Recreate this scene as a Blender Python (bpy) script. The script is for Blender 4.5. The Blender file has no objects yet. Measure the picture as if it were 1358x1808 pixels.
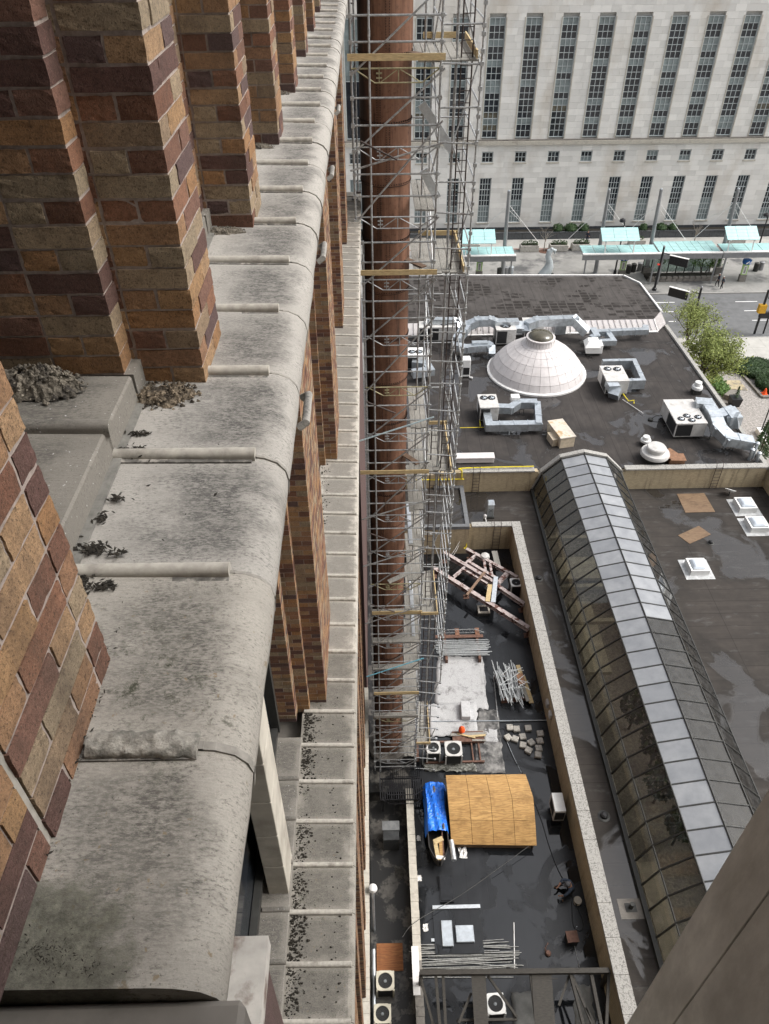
import bpy, bmesh, math, random
from mathutils import Vector, Matrix
random.seed(7)
R = math.radians
S = bpy.context.scene
COL = S.collection
# ------------------------------------------------------------------ camera
CAMZ = 40.0
F, CX, CY = 1345.0, 679.0, 904.0            # focal length and centre in photograph pixels
Zc = -Vector((690-CX, -(2500-CY), -F)).normalized()
Yc = Vector((642-CX, -(-230-CY), -F)).normalized()
Yc = (Yc - Zc*Yc.dot(Zc)).normalized()
Xc = Yc.cross(Zc)
RW = Matrix((Xc, Yc, Zc))                    # camera axes -> world axes
cam = bpy.data.cameras.new('camera'); camo = bpy.data.objects.new('camera', cam); COL.objects.link(camo)
camo.matrix_world = Matrix.Translation((0, 0, CAMZ)) @ RW.to_4x4()
cam.sensor_fit = 'VERTICAL'; cam.sensor_height = 36.0; cam.lens = F/1808*36
cam.clip_start = 0.05; cam.clip_end = 3000
S.camera = camo
def ray(px, py): return RW @ Vector((px-CX, -(py-CY), -F))
def W(px, py, z):
    d = ray(px, py); t = (z-CAMZ)/d.z; return Vector((d.x*t, d.y*t, z))
def WY(px, py, Y):
    d = ray(px, py); t = Y/d.y; return Vector((d.x*t, Y, CAMZ+d.z*t))
# ------------------------------------------------------------------ sky, sun, exposure
wd = bpy.data.worlds.new('World'); S.world = wd; wd.use_nodes = True
nt = wd.node_tree; bg = nt.nodes['Background']
sky = nt.nodes.new('ShaderNodeTexSky'); sky.sky_type = 'NISHITA'; sky.sun_disc = False
SUN_EL, SUN_AZ = 50, 90                       # azimuth clockwise from +Y
sky.sun_elevation = R(SUN_EL); sky.sun_rotation = R(SUN_AZ)
sky.air_density = 1.0; sky.dust_density = 6.0; sky.ozone_density = 1.0
hs = nt.nodes.new('ShaderNodeHueSaturation'); hs.inputs['Saturation'].default_value = 0.28
nt.links.new(sky.outputs[0], hs.inputs['Color']); nt.links.new(hs.outputs[0], bg.inputs[0])
bg.inputs[1].default_value = 0.15
sl = bpy.data.lights.new('sun', 'SUN'); sl.energy = 0.9; sl.angle = R(25); sl.color = (1.0, 0.97, 0.93)
so = bpy.data.objects.new('sun', sl); COL.objects.link(so)
sd = Vector((math.sin(R(SUN_AZ))*math.cos(R(SUN_EL)), math.cos(R(SUN_AZ))*math.cos(R(SUN_EL)), math.sin(R(SUN_EL))))
so.rotation_euler = sd.to_track_quat('Z', 'Y').to_euler(); so.location = (60, 40, 90)
S.view_settings.view_transform = 'Standard'; S.view_settings.look = 'None'
S.view_settings.exposure = 0.8; S.view_settings.gamma = 1.0
# ------------------------------------------------------------------ mesh builder
class B:
    def __init__(s): s.v = []; s.f = []
    def add(s, vs, fs):
        o = len(s.v); s.v += [tuple(v) for v in vs]; s.f += [tuple(i+o for i in f) for f in fs]; return s
    def box(s, x0, x1, y0, y1, z0, z1, M=None):
        vs = [Vector((x, y, z)) for z in (z0, z1) for (x, y) in ((x0, y0), (x1, y0), (x1, y1), (x0, y1))]
        if M is not None: vs = [M @ v for v in vs]
        return s.add(vs, [(3,2,1,0), (4,5,6,7), (0,1,5,4), (1,2,6,5), (2,3,7,6), (3,0,4,7)])
    def hexa(s, lo, hi):      # two matching rings of points
        n = len(lo)
        return s.add(list(lo)+list(hi), [tuple(range(n))[::-1], tuple(range(n, 2*n))] + [(i, (i+1)%n, n+(i+1)%n, n+i) for i in range(n)])
    def prism(s, poly, z0, z1):
        return s.hexa([(p[0], p[1], z0) for p in poly], [(p[0], p[1], z1) for p in poly])
    def prismY(s, poly, y0, y1):   # poly in (x,z)
        return s.hexa([(p[0], y0, p[1]) for p in poly][::-1], [(p[0], y1, p[1]) for p in poly][::-1])
    def bar(s, p, q, w, h, up=(0,0,1)):   # rectangular bar from p to q
        p = Vector(p); q = Vector(q); d = (q-p).normalized(); u = Vector(up)
        if abs(d.dot(u)) > .98: u = Vector((0,1,0))
        a = d.cross(u).normalized()*w/2; b = a.cross(d).normalized()*h/2
        r = [-a-b, a-b, a+b, -a+b]
        return s.hexa([p+k for k in r], [q+k for k in r])
    def tube(s, pts, r, n=8, cap=True):
        pts = [Vector(p) for p in pts]; rings = []; prev = None
        for i, p in enumerate(pts):
            d = (pts[min(i+1, len(pts)-1)]-pts[max(i-1, 0)]).normalized()
            if prev is None:
                a = d.orthogonal().normalized()
            else:
                a = (prev - d*prev.dot(d)).normalized()
            prev = a; b = d.cross(a); rr = r[i] if isinstance(r, (list, tuple)) else r
            rings.append([p + (a*math.cos(2*math.pi*k/n)+b*math.sin(2*math.pi*k/n))*rr for k in range(n)])
        o = len(s.v)
        for rg in rings: s.v += [tuple(v) for v in rg]
        for i in range(len(rings)-1):
            for k in range(n):
                s.f.append((o+i*n+k, o+i*n+(k+1)%n, o+(i+1)*n+(k+1)%n, o+(i+1)*n+k))
        if cap:
            s.f.append(tuple(o+k for k in range(n))[::-1]); s.f.append(tuple(o+(len(rings)-1)*n+k for k in range(n)))
        return s
    def lathe(s, prof, n=24, c=(0,0,0)):
        o = len(s.v)
        for (r, z) in prof:
            for k in range(n):
                a = 2*math.pi*k/n; s.v.append((c[0]+r*math.cos(a), c[1]+r*math.sin(a), c[2]+z))
        for i in range(len(prof)-1):
            for k in range(n):
                s.f.append((o+i*n+k, o+i*n+(k+1)%n, o+(i+1)*n+(k+1)%n, o+(i+1)*n+k))
        s.f.append(tuple(o+k for k in range(n))[::-1]); s.f.append(tuple(o+(len(prof)-1)*n+k for k in range(n)))
        return s
    def mesh(s, name, m, smooth=False):
        me = bpy.data.meshes.new(name); me.from_pydata(s.v, [], s.f); me.validate()
        bm = bmesh.new(); bm.from_mesh(me); bmesh.ops.recalc_face_normals(bm, faces=bm.faces); bm.to_mesh(me); bm.free()
        if smooth:
            for p in me.polygons: p.use_smooth = True
            try: me.set_sharp_from_angle(angle=R(40))
            except Exception: pass
        me.materials.append(m); return me
    def ob(s, name, m, par=None, smooth=False, bev=0, seg=1):
        o = link(name, s.mesh(name, m, smooth), par)
        if bev: bevel(o, bev, seg)
        return o
def bevel(o, w, seg=1):
    md = o.modifiers.new('bevel', 'BEVEL'); md.width = w; md.segments = seg; md.limit_method = 'ANGLE'; md.angle_limit = R(35)
def link(name, data, par=None):
    o = bpy.data.objects.new(name, data); COL.objects.link(o)
    if par is not None: o.parent = par
    return o
def tag(o, label, cat, group=None, kind=None):
    if label: o['label'] = label
    if cat: o['category'] = cat
    if group: o['group'] = group
    if kind: o['kind'] = kind
    return o
def thing(name, label, cat, group=None, loc=(0,0,0), rz=0):
    o = link(name, None); o.location = loc; o.rotation_euler = (0, 0, rz); o.empty_display_size = .2
    return tag(o, label, cat, group)
def struct(name, b, m): return tag(b.ob(name, m), None, None, None, 'structure')
def copytree(o, par=None):
    c = o.copy(); COL.objects.link(c)
    if par is not None: c.parent = par
    for ch in list(o.children): copytree(ch, c)
    return c
U = random.uniform
# ------------------------------------------------------------------ materials
MATS = {}
class N:
    def __init__(s, name):
        s.m = bpy.data.materials.new(name); s.m.use_nodes = True; s.t = s.m.node_tree
        s.bs = s.t.nodes['Principled BSDF']; s.out = s.t.nodes['Material Output']
    def n(s, typ, **k):
        nd = s.t.nodes.new(typ)
        for a, b in k.items(): setattr(nd, a, b)
        return nd
    def l(s, a, b): s.t.links.new(a, b)
    def co(s, world=True, sc=(1,1,1)):
        if world: src = s.n('ShaderNodeNewGeometry').outputs['Position']
        else: src = s.n('ShaderNodeTexCoord').outputs['Object']
        if sc != (1,1,1):
            mp = s.n('ShaderNodeMapping'); mp.inputs['Scale'].default_value = sc; s.l(src, mp.inputs[0]); src = mp.outputs[0]
        return src
    def noise(s, vec, sc, det=5, rough=.6, dist=0):
        nd = s.n('ShaderNodeTexNoise'); nd.inputs['Scale'].default_value = sc; nd.inputs['Detail'].default_value = det
        nd.inputs['Roughness'].default_value = rough; nd.inputs['Distortion'].default_value = dist
        if vec is not None: s.l(vec, nd.inputs['Vector'])
        return nd.outputs['Fac']
    def ramp(s, fac, lo, hi, a=0., b=1.):
        nd = s.n('ShaderNodeMapRange'); nd.inputs[1].default_value = lo; nd.inputs[2].default_value = hi
        nd.inputs[3].default_value = a; nd.inputs[4].default_value = b; s.l(fac, nd.inputs[0]); return nd.outputs[0]
    def mix(s, fac, a, b, mode='MIX'):
        nd = s.n('ShaderNodeMix', data_type='RGBA', blend_type=mode)
        for k, x in ((0, fac), (6, a), (7, b)):
            if isinstance(x, (int, float)): nd.inputs[k].default_value = x
            elif isinstance(x, tuple): nd.inputs[k].default_value = (*x, 1) if len(x) == 3 else x
            else: s.l(x, nd.inputs[k])
        return nd.outputs[2]
    def math(s, op, a, b=0.):
        nd = s.n('ShaderNodeMath', operation=op)
        for k, x in ((0, a), (1, b)):
            if isinstance(x, (int, float)): nd.inputs[k].default_value = x
            else: s.l(x, nd.inputs[k])
        return nd.outputs[0]
    def pal(s, fac, cols):
        nd = s.n('ShaderNodeValToRGB'); cr = nd.color_ramp; cr.interpolation = 'CONSTANT'
        while len(cr.elements) < len(cols): cr.elements.new(.5)
        for i, c in enumerate(cols): cr.elements[i].position = i/len(cols); cr.elements[i].color = (*c, 1)
        s.l(fac, nd.inputs[0]); return nd.outputs[0]
    def fin(s, col, rough=.8, bump=None, bstr=.3, bdist=.01, metal=0., spec=.35):
        for k, x in (('Base Color', col), ('Roughness', rough), ('Metallic', metal)):
            if isinstance(x, (int, float)): s.bs.inputs[k].default_value = x
            elif isinstance(x, tuple): s.bs.inputs[k].default_value = (*x, 1)
            else: s.l(x, s.bs.inputs[k])
        s.bs.inputs['Specular IOR Level'].default_value = spec
        if bump is not None:
            bp = s.n('ShaderNodeBump'); bp.inputs['Strength'].default_value = bstr; bp.inputs['Distance'].default_value = bdist
            s.l(bump, bp.inputs['Height']); s.l(bp.outputs[0], s.bs.inputs['Normal'])
        return s.m
def simple(name, c, rough=.7, sc=8., var=.25, metal=0., spec=.35, bstr=.15, bdist=.005, dirt=None, dsc=2., dlo=.55, dhi=.75, world=True, stretch=(1,1,1)):
    if name in MATS: return MATS[name]
    q = N(name); v = q.co(world, stretch)
    n1 = q.noise(v, sc)
    d = tuple(x*(1-var) for x in c); e = tuple(min(1, x*(1+var)) for x in c)
    col = q.mix(q.ramp(n1, .3, .7), d, e)
    if dirt:
        col = q.mix(q.ramp(q.noise(v, dsc, 8, .65), dlo, dhi), col, dirt)
    MATS[name] = q.fin(col, rough, n1, bstr, bdist, metal, spec); return MATS[name]
def brick_mat(name, cols, island=True):
    q = N(name); v = q.co()
    rnd = q.n('ShaderNodeNewGeometry').outputs['Random Per Island'] if island else q.n('ShaderNodeObjectInfo').outputs['Random']
    c = q.pal(rnd, cols)
    sp = q.noise(v, 230, 3, .75); big = q.noise(v, 18, 4)
    md = q.noise(v, 70, 4, .7)
    c = q.mix(q.ramp(md, .35, .65), q.mix(1.0, c, (.8,.79,.79), 'MULTIPLY'), q.mix(1.0, c, (1.14,1.13,1.12), 'MULTIPLY'))
    c = q.mix(q.ramp(q.noise(v, 130, 3, .75), .56, .64, 0, .6), c, (.03, .02, .015))
    c = q.mix(q.ramp(sp, .57, .66, 0, .7), c, (.02, .014, .012))
    c = q.mix(q.ramp(q.noise(q.co(True, (6,6,1.2)), 1, 5, .65), .5, .75, 0, .55), c, (.06,.045,.036))
    c = q.mix(q.ramp(sp, .4, .32, 0, .2), c, (.5, .42, .32))
    c = q.mix(q.ramp(big, .5, .75, 0, .4), c, (.07, .045, .035))
    return q.fin(c, .85, q.math('ADD', sp, q.math('MULTIPLY', big, 2.)), .6, .005, 0, .2)
BR = [(0.3, 0.1805, 0.1018), (0.17, 0.0855, 0.0563), (0.35, 0.228, 0.131), (0.12, 0.0684, 0.0582), (0.29, 0.2327, 0.16), (0.24, 0.1235, 0.0776), (0.33, 0.2042, 0.1067), (0.115, 0.076, 0.0718), (0.28, 0.1615, 0.097), (0.19, 0.1045, 0.0776), (0.32, 0.247, 0.1649), (0.17, 0.0902, 0.063), (0.31, 0.1757, 0.0873), (0.26, 0.19, 0.1261)]
random.Random(3).shuffle(BR)
m_brick_o = brick_mat('glazed_brown_brick', BR, False); m_brick_i = brick_mat('glazed_brown_bricks', BR, True)
m_mortar = simple('mortar', (.32,.27,.24), .95, 60, .25, bstr=.5, bdist=.004, dirt=(.12,.1,.085), dsc=9)
def lime(name, base, dark, mossy=False, soot=.8, veil=.35, x0=.22, crust=False):
    q = N(name); v = q.co()
    n1 = q.noise(v, 7, 8, .7); fine = q.noise(v, 240, 5, .8)
    lines = q.noise(q.co(True, (8, 220, 8)), 1.0, 2)
    c = q.mix(q.ramp(n1, .3, .7), tuple(x*.9 for x in base), tuple(x*1.08 for x in base))
    c = q.mix(q.ramp(fine, .42, .62, 0, .3), c, tuple(x*.55 for x in base))
    c = q.mix(q.ramp(lines, .42, .65, 0, .15), c, tuple(x*.6 for x in base))
    sp_ = q.n('ShaderNodeSeparateXYZ'); q.l(q.n('ShaderNodeTexCoord').outputs['Generated'], sp_.inputs[0])
    wob = q.ramp(q.noise(v, 4.5, 4), .3, .7, -.14, .14)
    gx = q.math('ADD', sp_.outputs[0], wob)
    by = q.math('MULTIPLY', q.ramp(sp_.outputs[1], .02, .22), q.ramp(sp_.outputs[1], .99, .8)); bx = q.math('MULTIPLY', q.ramp(gx, x0, x0+.35), q.ramp(gx, .97, .76))
    an = q.noise(q.co(True, (75, 190, 75)), 1.0, 6, .75); an2 = q.noise(q.co(True, (16, 40, 16)), 1.0, 5, .7)
    pat = q.math('MULTIPLY', q.ramp(an, .33, .54), q.ramp(an2, .26, .52))
    mm = q.math('MULTIPLY', q.math('MULTIPLY', bx, by), pat); mm = q.math('MULTIPLY', mm, q.ramp(q.noise(v, 3.0, 4), .22, .48))
    c = q.mix(q.math('MULTIPLY', mm, soot), c, dark)
    c = q.mix(q.math('MULTIPLY', q.math('MULTIPLY', bx, by), veil), c, tuple(x*.5 for x in base))
    c = q.mix(q.math('MULTIPLY', q.ramp(an, .52, .64), q.ramp(n1, .4, .58, 0, .75)), c, dark)
    c = q.mix(q.ramp(q.noise(v, 110, 3, .7), .66, .73, 0, .8), c, tuple(x*.5 for x in dark))
    if mossy:
        c = q.mix(q.math('MULTIPLY', q.ramp(q.noise(v, 22, 8, .8), .52, .62), q.ramp(q.noise(v, 3.2, 3), .52, .64)), c, (.05,.052,.036))
        c = q.mix(q.ramp(q.noise(v, 42, 4, .6), .66, .7, 0, .6), c, (.2,.14,.07))
    hb = q.math('ADD', fine, q.math('MULTIPLY', lines, .4))
    if crust:
        cm = q.math('MULTIPLY', q.ramp(q.math('ADD', sp_.outputs[1], wob), .42, .08), q.ramp(q.math('ADD', sp_.outputs[0], wob), .85, .5))
        rk = q.noise(v, 48, 8, .8)
        cm = q.math('MULTIPLY', q.ramp(q.math('ADD', cm, q.math('MULTIPLY', rk, .9)), .75, 1.05), .85)
        c = q.mix(cm, c, q.mix(q.ramp(rk, .35, .65), (.035,.036,.026), (.17,.165,.13)))
        hb = q.math('ADD', hb, q.math('MULTIPLY', cm, q.math('MULTIPLY', rk, 4.)))
    return q.fin(c, .9, hb, .4, .005, 0, .2)
m_lime = lime('weathered_limestone', (.37,.352,.322), (.055,.054,.052), soot=1.0)
m_lime2 = lime('mossy_limestone', (.37,.347,.308), (.055,.052,.046), mossy=True, soot=.85)
m_lime5 = lime('crusted_limestone', (.37,.347,.308), (.055,.052,.046), mossy=True, soot=.85, crust=True)
m_stone = simple('cream_stone', (.45,.42,.36), .85, 5, .12, dirt=(.25,.225,.19), dsc=1.2)
m_stone_dk = simple('grey_stone', (.2,.185,.165), .85, 5, .18, dirt=(.1,.095,.085), dsc=2)
m_sill = lime('damp_grey_stone', (.23,.214,.188), (.07,.066,.06), soot=.8, veil=.15, x0=-.4)
def flecked(m):
    t = m.node_tree; bs = t.nodes['Principled BSDF']; src = bs.inputs['Base Color'].links[0].from_socket
    g = t.nodes.new('ShaderNodeNewGeometry'); n_ = t.nodes.new('ShaderNodeTexNoise'); n_.inputs['Scale'].default_value = 75; n_.inputs['Detail'].default_value = 4; t.links.new(g.outputs['Position'], n_.inputs['Vector'])
    r = t.nodes.new('ShaderNodeMapRange'); r.inputs[1].default_value = .68; r.inputs[2].default_value = .74; t.links.new(n_.outputs['Fac'], r.inputs[0])
    x = t.nodes.new('ShaderNodeMix'); x.data_type = 'RGBA'; t.links.new(r.outputs[0], x.inputs[0]); t.links.new(src, x.inputs[6]); x.inputs[7].default_value = (.6,.6,.6,1); t.links.new(x.outputs[2], bs.inputs['Base Color'])
flecked(m_sill)
def roofmat(name, base, wet, thr, sc=.22, seam=(1,0), rmin=.06, drough=.55, patch=None, pthr=.56, wetc=None, streak=0, dspec=.2):
    q = N(name); v = q.co()
    sep = q.n('ShaderNodeSeparateXYZ'); q.l(v, sep.inputs[0])
    n1 = q.noise(v, 1.3, 8, .65); n2 = q.noise(v, 30, 4)
    st = q.noise(q.co(True, (3.0, .35, 1) if seam[0] else (.35, 3.0, 1)), 1, 5)
    c = q.mix(q.ramp(n1, .3, .7), tuple(x*.75 for x in base), tuple(x*1.25 for x in base))
    c = q.mix(q.ramp(st, .5, .75, 0, .5), c, tuple(min(1, x*1.7) for x in base))
    # lapped membrane seams
    fr = q.math('FRACT', q.math('DIVIDE', sep.outputs[0 if seam[0] else 1], 1.05))
    c = q.mix(q.math('MULTIPLY', q.math('LESS_THAN', fr, .035), .65), c, tuple(x*.35 for x in base))
    fr2 = q.math('FRACT', q.math('DIVIDE', sep.outputs[1 if seam[0] else 0], 7.3))
    c = q.mix(q.math('MULTIPLY', q.math('LESS_THAN', fr2, .006), .6), c, tuple(x*.4 for x in base))
    if streak: c = q.mix(q.math('MULTIPLY', q.ramp(q.noise(q.co(True, (.5,1.6,1)), 1, 7, .7), .56, .74), streak), c, (.2,.2,.2))
    pud = q.noise(v, sc, 6, .55, .6)
    msk = q.ramp(pud, thr, thr+.035)
    damp = q.ramp(pud, thr-.09, thr+.02)
    c = q.mix(q.math('MULTIPLY', damp, .6), c, wet if wetc is None else wetc)
    if patch:
        bt = q.n('ShaderNodeTexBrick'); bt.offset = 0.0; q.l(v, bt.inputs['Vector']); bt.inputs['Scale'].default_value = 1.0
        bt.inputs['Brick Width'].default_value = .9; bt.inputs['Row Height'].default_value = .62; bt.inputs['Mortar Size'].default_value = .07
        bt.inputs['Color1'].default_value = (1,1,1,1); bt.inputs['Color2'].default_value = (.25,.25,.25,1); bt.inputs['Mortar'].default_value = (0,0,0,1)
        pm = q.math('MULTIPLY', q.ramp(q.noise(v, .19, 5, .6, .5), pthr, pthr+.05), q.ramp(q.math('ADD', bt.outputs['Color'], q.noise(v, 1.6, 4)), .98, 1.08))
        c = q.mix(q.math('MULTIPLY', pm, .85), c, patch)
    rg = q.n('ShaderNodeMapRange'); q.l(msk, rg.inputs[0]); rg.inputs[3].default_value = drough; rg.inputs[4].default_value = rmin
    rr = q.math('ADD', rg.outputs[0], q.ramp(n1, .3, .7, -.05, .1))
    bh = q.math('MULTIPLY', q.math('ADD', n2, q.math('MULTIPLY', n1, 3.)), q.ramp(msk, 0, 1, 1, 0))
    m_ = q.fin(c, rr, bh, .25, .006, 0, .5); q.l(q.ramp(msk, 0, 1, dspec, .7), q.bs.inputs['Specular IOR Level']); return m_
m_deck = roofmat('wet_black_membrane', (.0135,.0145,.0165), (.007,.008,.009), .49, .35, (1,0), .02, .3, dspec=.4)
m_roof = roofmat('brown_grey_membrane', (.045,.04,.037), (.02,.019,.019), .535, .3, (1,0), .0, .8)
m_roofhi = roofmat('upper_brown_membrane', (.062,.056,.052), (.03,.026,.022), .66, .25, (1,0), .1, .6, patch=(.014,.011,.009), pthr=.44)
m_rooflow = roofmat('damp_brown_membrane', (.042,.0365,.032), (.018,.0165,.015), .55, .2, (0,1), .01, .75, streak=.35)
m_alley = simple('dirty_wet_concrete', (.075,.07,.062), .4, 4, .5, dirt=(.01,.01,.01), dsc=1.1, dlo=.44, dhi=.5, spec=.5)
def ybrick(name):
    q = N(name); v = q.co(); sep = q.n('ShaderNodeSeparateXYZ'); q.l(v, sep.inputs[0])
    cb = q.n('ShaderNodeCombineXYZ'); q.l(q.math('ADD', sep.outputs[0], sep.outputs[1]), cb.inputs[0]); q.l(sep.outputs[2], cb.inputs[1])
    bt = q.n('ShaderNodeTexBrick'); q.l(cb.outputs[0], bt.inputs['Vector']); bt.inputs['Scale'].default_value = 1
    bt.inputs['Brick Width'].default_value = .21; bt.inputs['Row Height'].default_value = .075; bt.inputs['Mortar Size'].default_value = .008
    bt.inputs['Color1'].default_value = (.5,.405,.26,1); bt.inputs['Color2'].default_value = (.4,.325,.205,1); bt.inputs['Mortar'].default_value = (.27,.23,.17,1)
    c = q.mix(q.ramp(q.noise(q.co(True, (3,3,.4)), 1, 6), .52, .75, 0, .7), bt.outputs['Color'], (.1,.075,.05))
    return q.fin(c, .85, bt.outputs['Fac'], .3, .004)
m_ybrick = ybrick('buff_brick')
m_coping = simple('speckled_coping', (.36,.35,.325), .8, 40, .5, dirt=(.17,.165,.155), dsc=14, dlo=.5, dhi=.6)
m_white = simple('white_paint', (.72,.71,.69), .6, 4, .08, dirt=(.42,.4,.37), dsc=3)
m_pink = simple('pale_sheet_metal', (.55,.52,.51), .5, 2, .1, dirt=(.42,.34,.3), dsc=2.5, dlo=.6, dhi=.8)
m_galv = simple('galvanized_steel', (.5,.54,.57), .38, 3, .22, metal=.75, spec=.5)
m_cab = simple('unit_cabinet_grey', (.5,.49,.47), .5, 3, .12, dirt=(.3,.28,.25), dsc=2)
m_cabw = simple('unit_cabinet_white', (.72,.72,.7), .45, 3, .06)
m_dark = simple('dark_grille', (.02,.02,.021), .5, 20, .3)
m_black = simple('black_paint', (.018,.018,.02), .4, 10, .2)
m_frame = simple('dark_bronze_frame', (.045,.045,.042), .45, 6, .25, metal=.3)
m_scaf = simple('weathered_scaffold_tube', (.4,.41,.41), .45, 14, .35, metal=.55, dirt=(.12,.075,.05), dsc=3)
m_scafd = simple('rusty_ladder_steel', (.06,.045,.04), .6, 14, .4, metal=.3)
m_plank = simple('weathered_plank', (.26,.25,.225), .85, 9, .35, stretch=(6,.8,1), dirt=(.13,.12,.1), dsc=1.5)
m_lumber = simple('yellow_lumber', (.48,.37,.2), .75, 7, .25, stretch=(1,6,6), dirt=(.3,.18,.07), dsc=3)
m_alum = simple('aluminium', (.62,.65,.67), .35, 8, .15, metal=.7)
def rustmat():
    q = N('rusted_riveted_plate'); v = q.co(); st = q.noise(q.co(True, (5,5,.35)), 1, 6, .65); n1 = q.noise(v, 9, 8, .7)
    c = q.mix(q.ramp(st, .3, .7), (.12,.06,.038), (.29,.15,.095))
    c = q.mix(q.ramp(n1, .52, .72, 0, .75), c, (.05,.025,.018))
    c = q.mix(q.ramp(q.noise(q.co(True, (9,9,.5)), 1, 5, .7), .5, .7, 0, .5), c, (.34,.19,.12))
    c = q.mix(q.ramp(q.noise(q.co(True, (3,3,.2)), 1.6, 4), .58, .7, 0, .75), c, (.03,.022,.02))
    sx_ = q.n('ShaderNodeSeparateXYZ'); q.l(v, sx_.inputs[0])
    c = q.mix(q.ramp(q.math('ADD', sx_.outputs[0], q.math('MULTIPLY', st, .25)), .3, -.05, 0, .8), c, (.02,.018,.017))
    return q.fin(c, .75, n1, .4, .006, .1, .3)
m_rust = rustmat()
m_peel = simple('peeling_pink_paint', (.4,.34,.325), .75, 5, .2, dirt=(.1,.045,.035), dsc=2.6, dlo=.53, dhi=.57)
m_brownsteel = simple('brown_rusty_steel', (.13,.07,.05), .75, 6, .4)
def plymat(name, a, b, sc=(1.0, 6, 6)):
    q = N(name); v = q.co(True, sc); n1 = q.noise(v, 1.1, 6, .6, 1.2); g = q.n('ShaderNodeTexWave'); g.bands_direction = 'Y'
    q.l(q.co(True, (.35, 1.3, 1.3)), g.inputs['Vector']); g.inputs['Scale'].default_value = 2.0; g.inputs['Distortion'].default_value = 14; g.inputs['Detail'].default_value = 3; g.inputs['Detail Scale'].default_value = 1.4
    c = q.mix(q.ramp(n1, .3, .7), a, b); c = q.mix(q.math('MULTIPLY', q.ramp(g.outputs['Fac'], .55, .9), .45), c, tuple(x*.55 for x in a))
    oi = q.n('ShaderNodeObjectInfo').outputs['Random']; c = q.mix(q.ramp(oi, 0, 1, 0, .3), c, tuple(x*.7 for x in a))
    c = q.mix(q.ramp(q.noise(q.co(), 1.3, 6, .7), .5, .7, 0, .55), c, tuple(x*.5 for x in a))
    return q.fin(c, .7, n1, .2, .003)
m_ply = plymat('wet_plywood', (.36,.2,.07), (.55,.34,.13))
m_plyd = plymat('old_plywood', (.16,.1,.06), (.25,.17,.1))
m_plyr = plymat('red_brown_plywood', (.24,.085,.03), (.34,.15,.055))
m_bluet = simple('blue_tarp', (.02,.17,.72), .4, 5, .25, bstr=.4, bdist=.03, spec=.5)
def sheetmat():
    q = N('dirty_white_membrane'); v = q.co(); n1 = q.noise(v, 1.1, 9, .7); n2 = q.noise(v, 9, 8, .75)
    c = q.mix(q.ramp(q.noise(v, 34, 6, .8), .4, .62), (.5,.5,.495), (.26,.26,.26))
    c = q.mix(q.math('MULTIPLY', q.ramp(n1, .52, .7), q.ramp(n2, .35, .55)), c, (.06,.055,.05))
    return q.fin(c, .55, n2, .5, .02, 0, .4)
m_sheet = sheetmat()
m_paver = simple('dirty_concrete_block', (.42,.4,.36), .9, 12, .3, dirt=(.1,.09,.08), dsc=4)
m_orange = simple('orange_plastic', (.8,.1,.02), .5, 3, .1)
m_yellow = simple('yellow_gas_pipe', (.62,.5,.03), .5, 3, .15)
m_red = simple('faded_red_cloth', (.4,.05,.04), .7, 4, .2)
m_card = simple('wet_cardboard', (.22,.12,.07), .8, 5, .3)
m_moss = simple('dark_debris', (.03,.026,.02), .95, 40, .6, bstr=.8, bdist=.02)
m_rubble = simple('grey_rubble', (.17,.15,.12), .95, 30, .7, bstr=.9, bdist=.02, dirt=(.04,.035,.03), dsc=15, dlo=.48, dhi=.6)
def glassmat(name, tint, fr=1.45, dirtc=None, damt=.0):
    q = N(name); tr = q.n('ShaderNodeBsdfTransparent'); tr.inputs[0].default_value = (*tint, 1)
    gl = q.n('ShaderNodeBsdfGlossy'); gl.inputs['Roughness'].default_value = .03
    lw = q.n('ShaderNodeLayerWeight'); lw.inputs[0].default_value = .5
    ms = q.n('ShaderNodeMixShader'); q.l(q.math('ADD', .05, q.math('MULTIPLY', q.math('POWER', lw.outputs['Facing'], 4.), .8)), ms.inputs[0]); q.l(tr.outputs[0], ms.inputs[1]); q.l(gl.outputs[0], ms.inputs[2])
    last = ms
    if dirtc:
        df = q.n('ShaderNodeBsdfDiffuse'); df.inputs[0].default_value = (*dirtc, 1)
        m2 = q.n('ShaderNodeMixShader'); q.l(q.ramp(q.noise(q.co(), 3, 6), .35, .8, 0, damt), m2.inputs[0]); q.l(ms.outputs[0], m2.inputs[1]); q.l(df.outputs[0], m2.inputs[2]); last = m2
    q.l(last.outputs[0], q.out.inputs[0]); return q.m
m_vglass = glassmat('smoked_glass', (.66,.65,.61), 1.5, (.2,.2,.2), .2)
def frostmat():
    q = N('whitewashed_glass'); v = q.co(); n1 = q.noise(v, 1.2, 6); sp = q.noise(v, 22, 4, .7)
    oi = q.n('ShaderNodeObjectInfo').outputs['Random']
    c = q.mix(q.ramp(n1, .3, .7), (.2,.21,.225), (.3,.31,.32)); c = q.mix(q.ramp(oi, 0, 1, 0, .5), c, (.16,.17,.185))
    c = q.mix(q.ramp(sp, .62, .72, 0, .4), c, (.15,.15,.15))
    return q.fin(c, .25, sp, .05, .003, 0, .5)
m_frost = frostmat()
m_cyan = simple('turquoise_glass', (.36,.58,.575), .15, 2, .1, spec=.5)
m_pane_dark = simple('dark_window_glass', (.02,.024,.03), .08, 1.5, .5, spec=.6)
m_pane_pale = simple('drawn_blind_behind_glass', (.2,.235,.235), .2, 1.2, .3, spec=.5)
m_pane_warm = simple('lit_blind_behind_glass', (.11,.1,.075), .2, 2.5, .5, spec=.5)
m_winframe = simple('grey_green_sash', (.46,.5,.5), .6, 5, .12)
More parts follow.
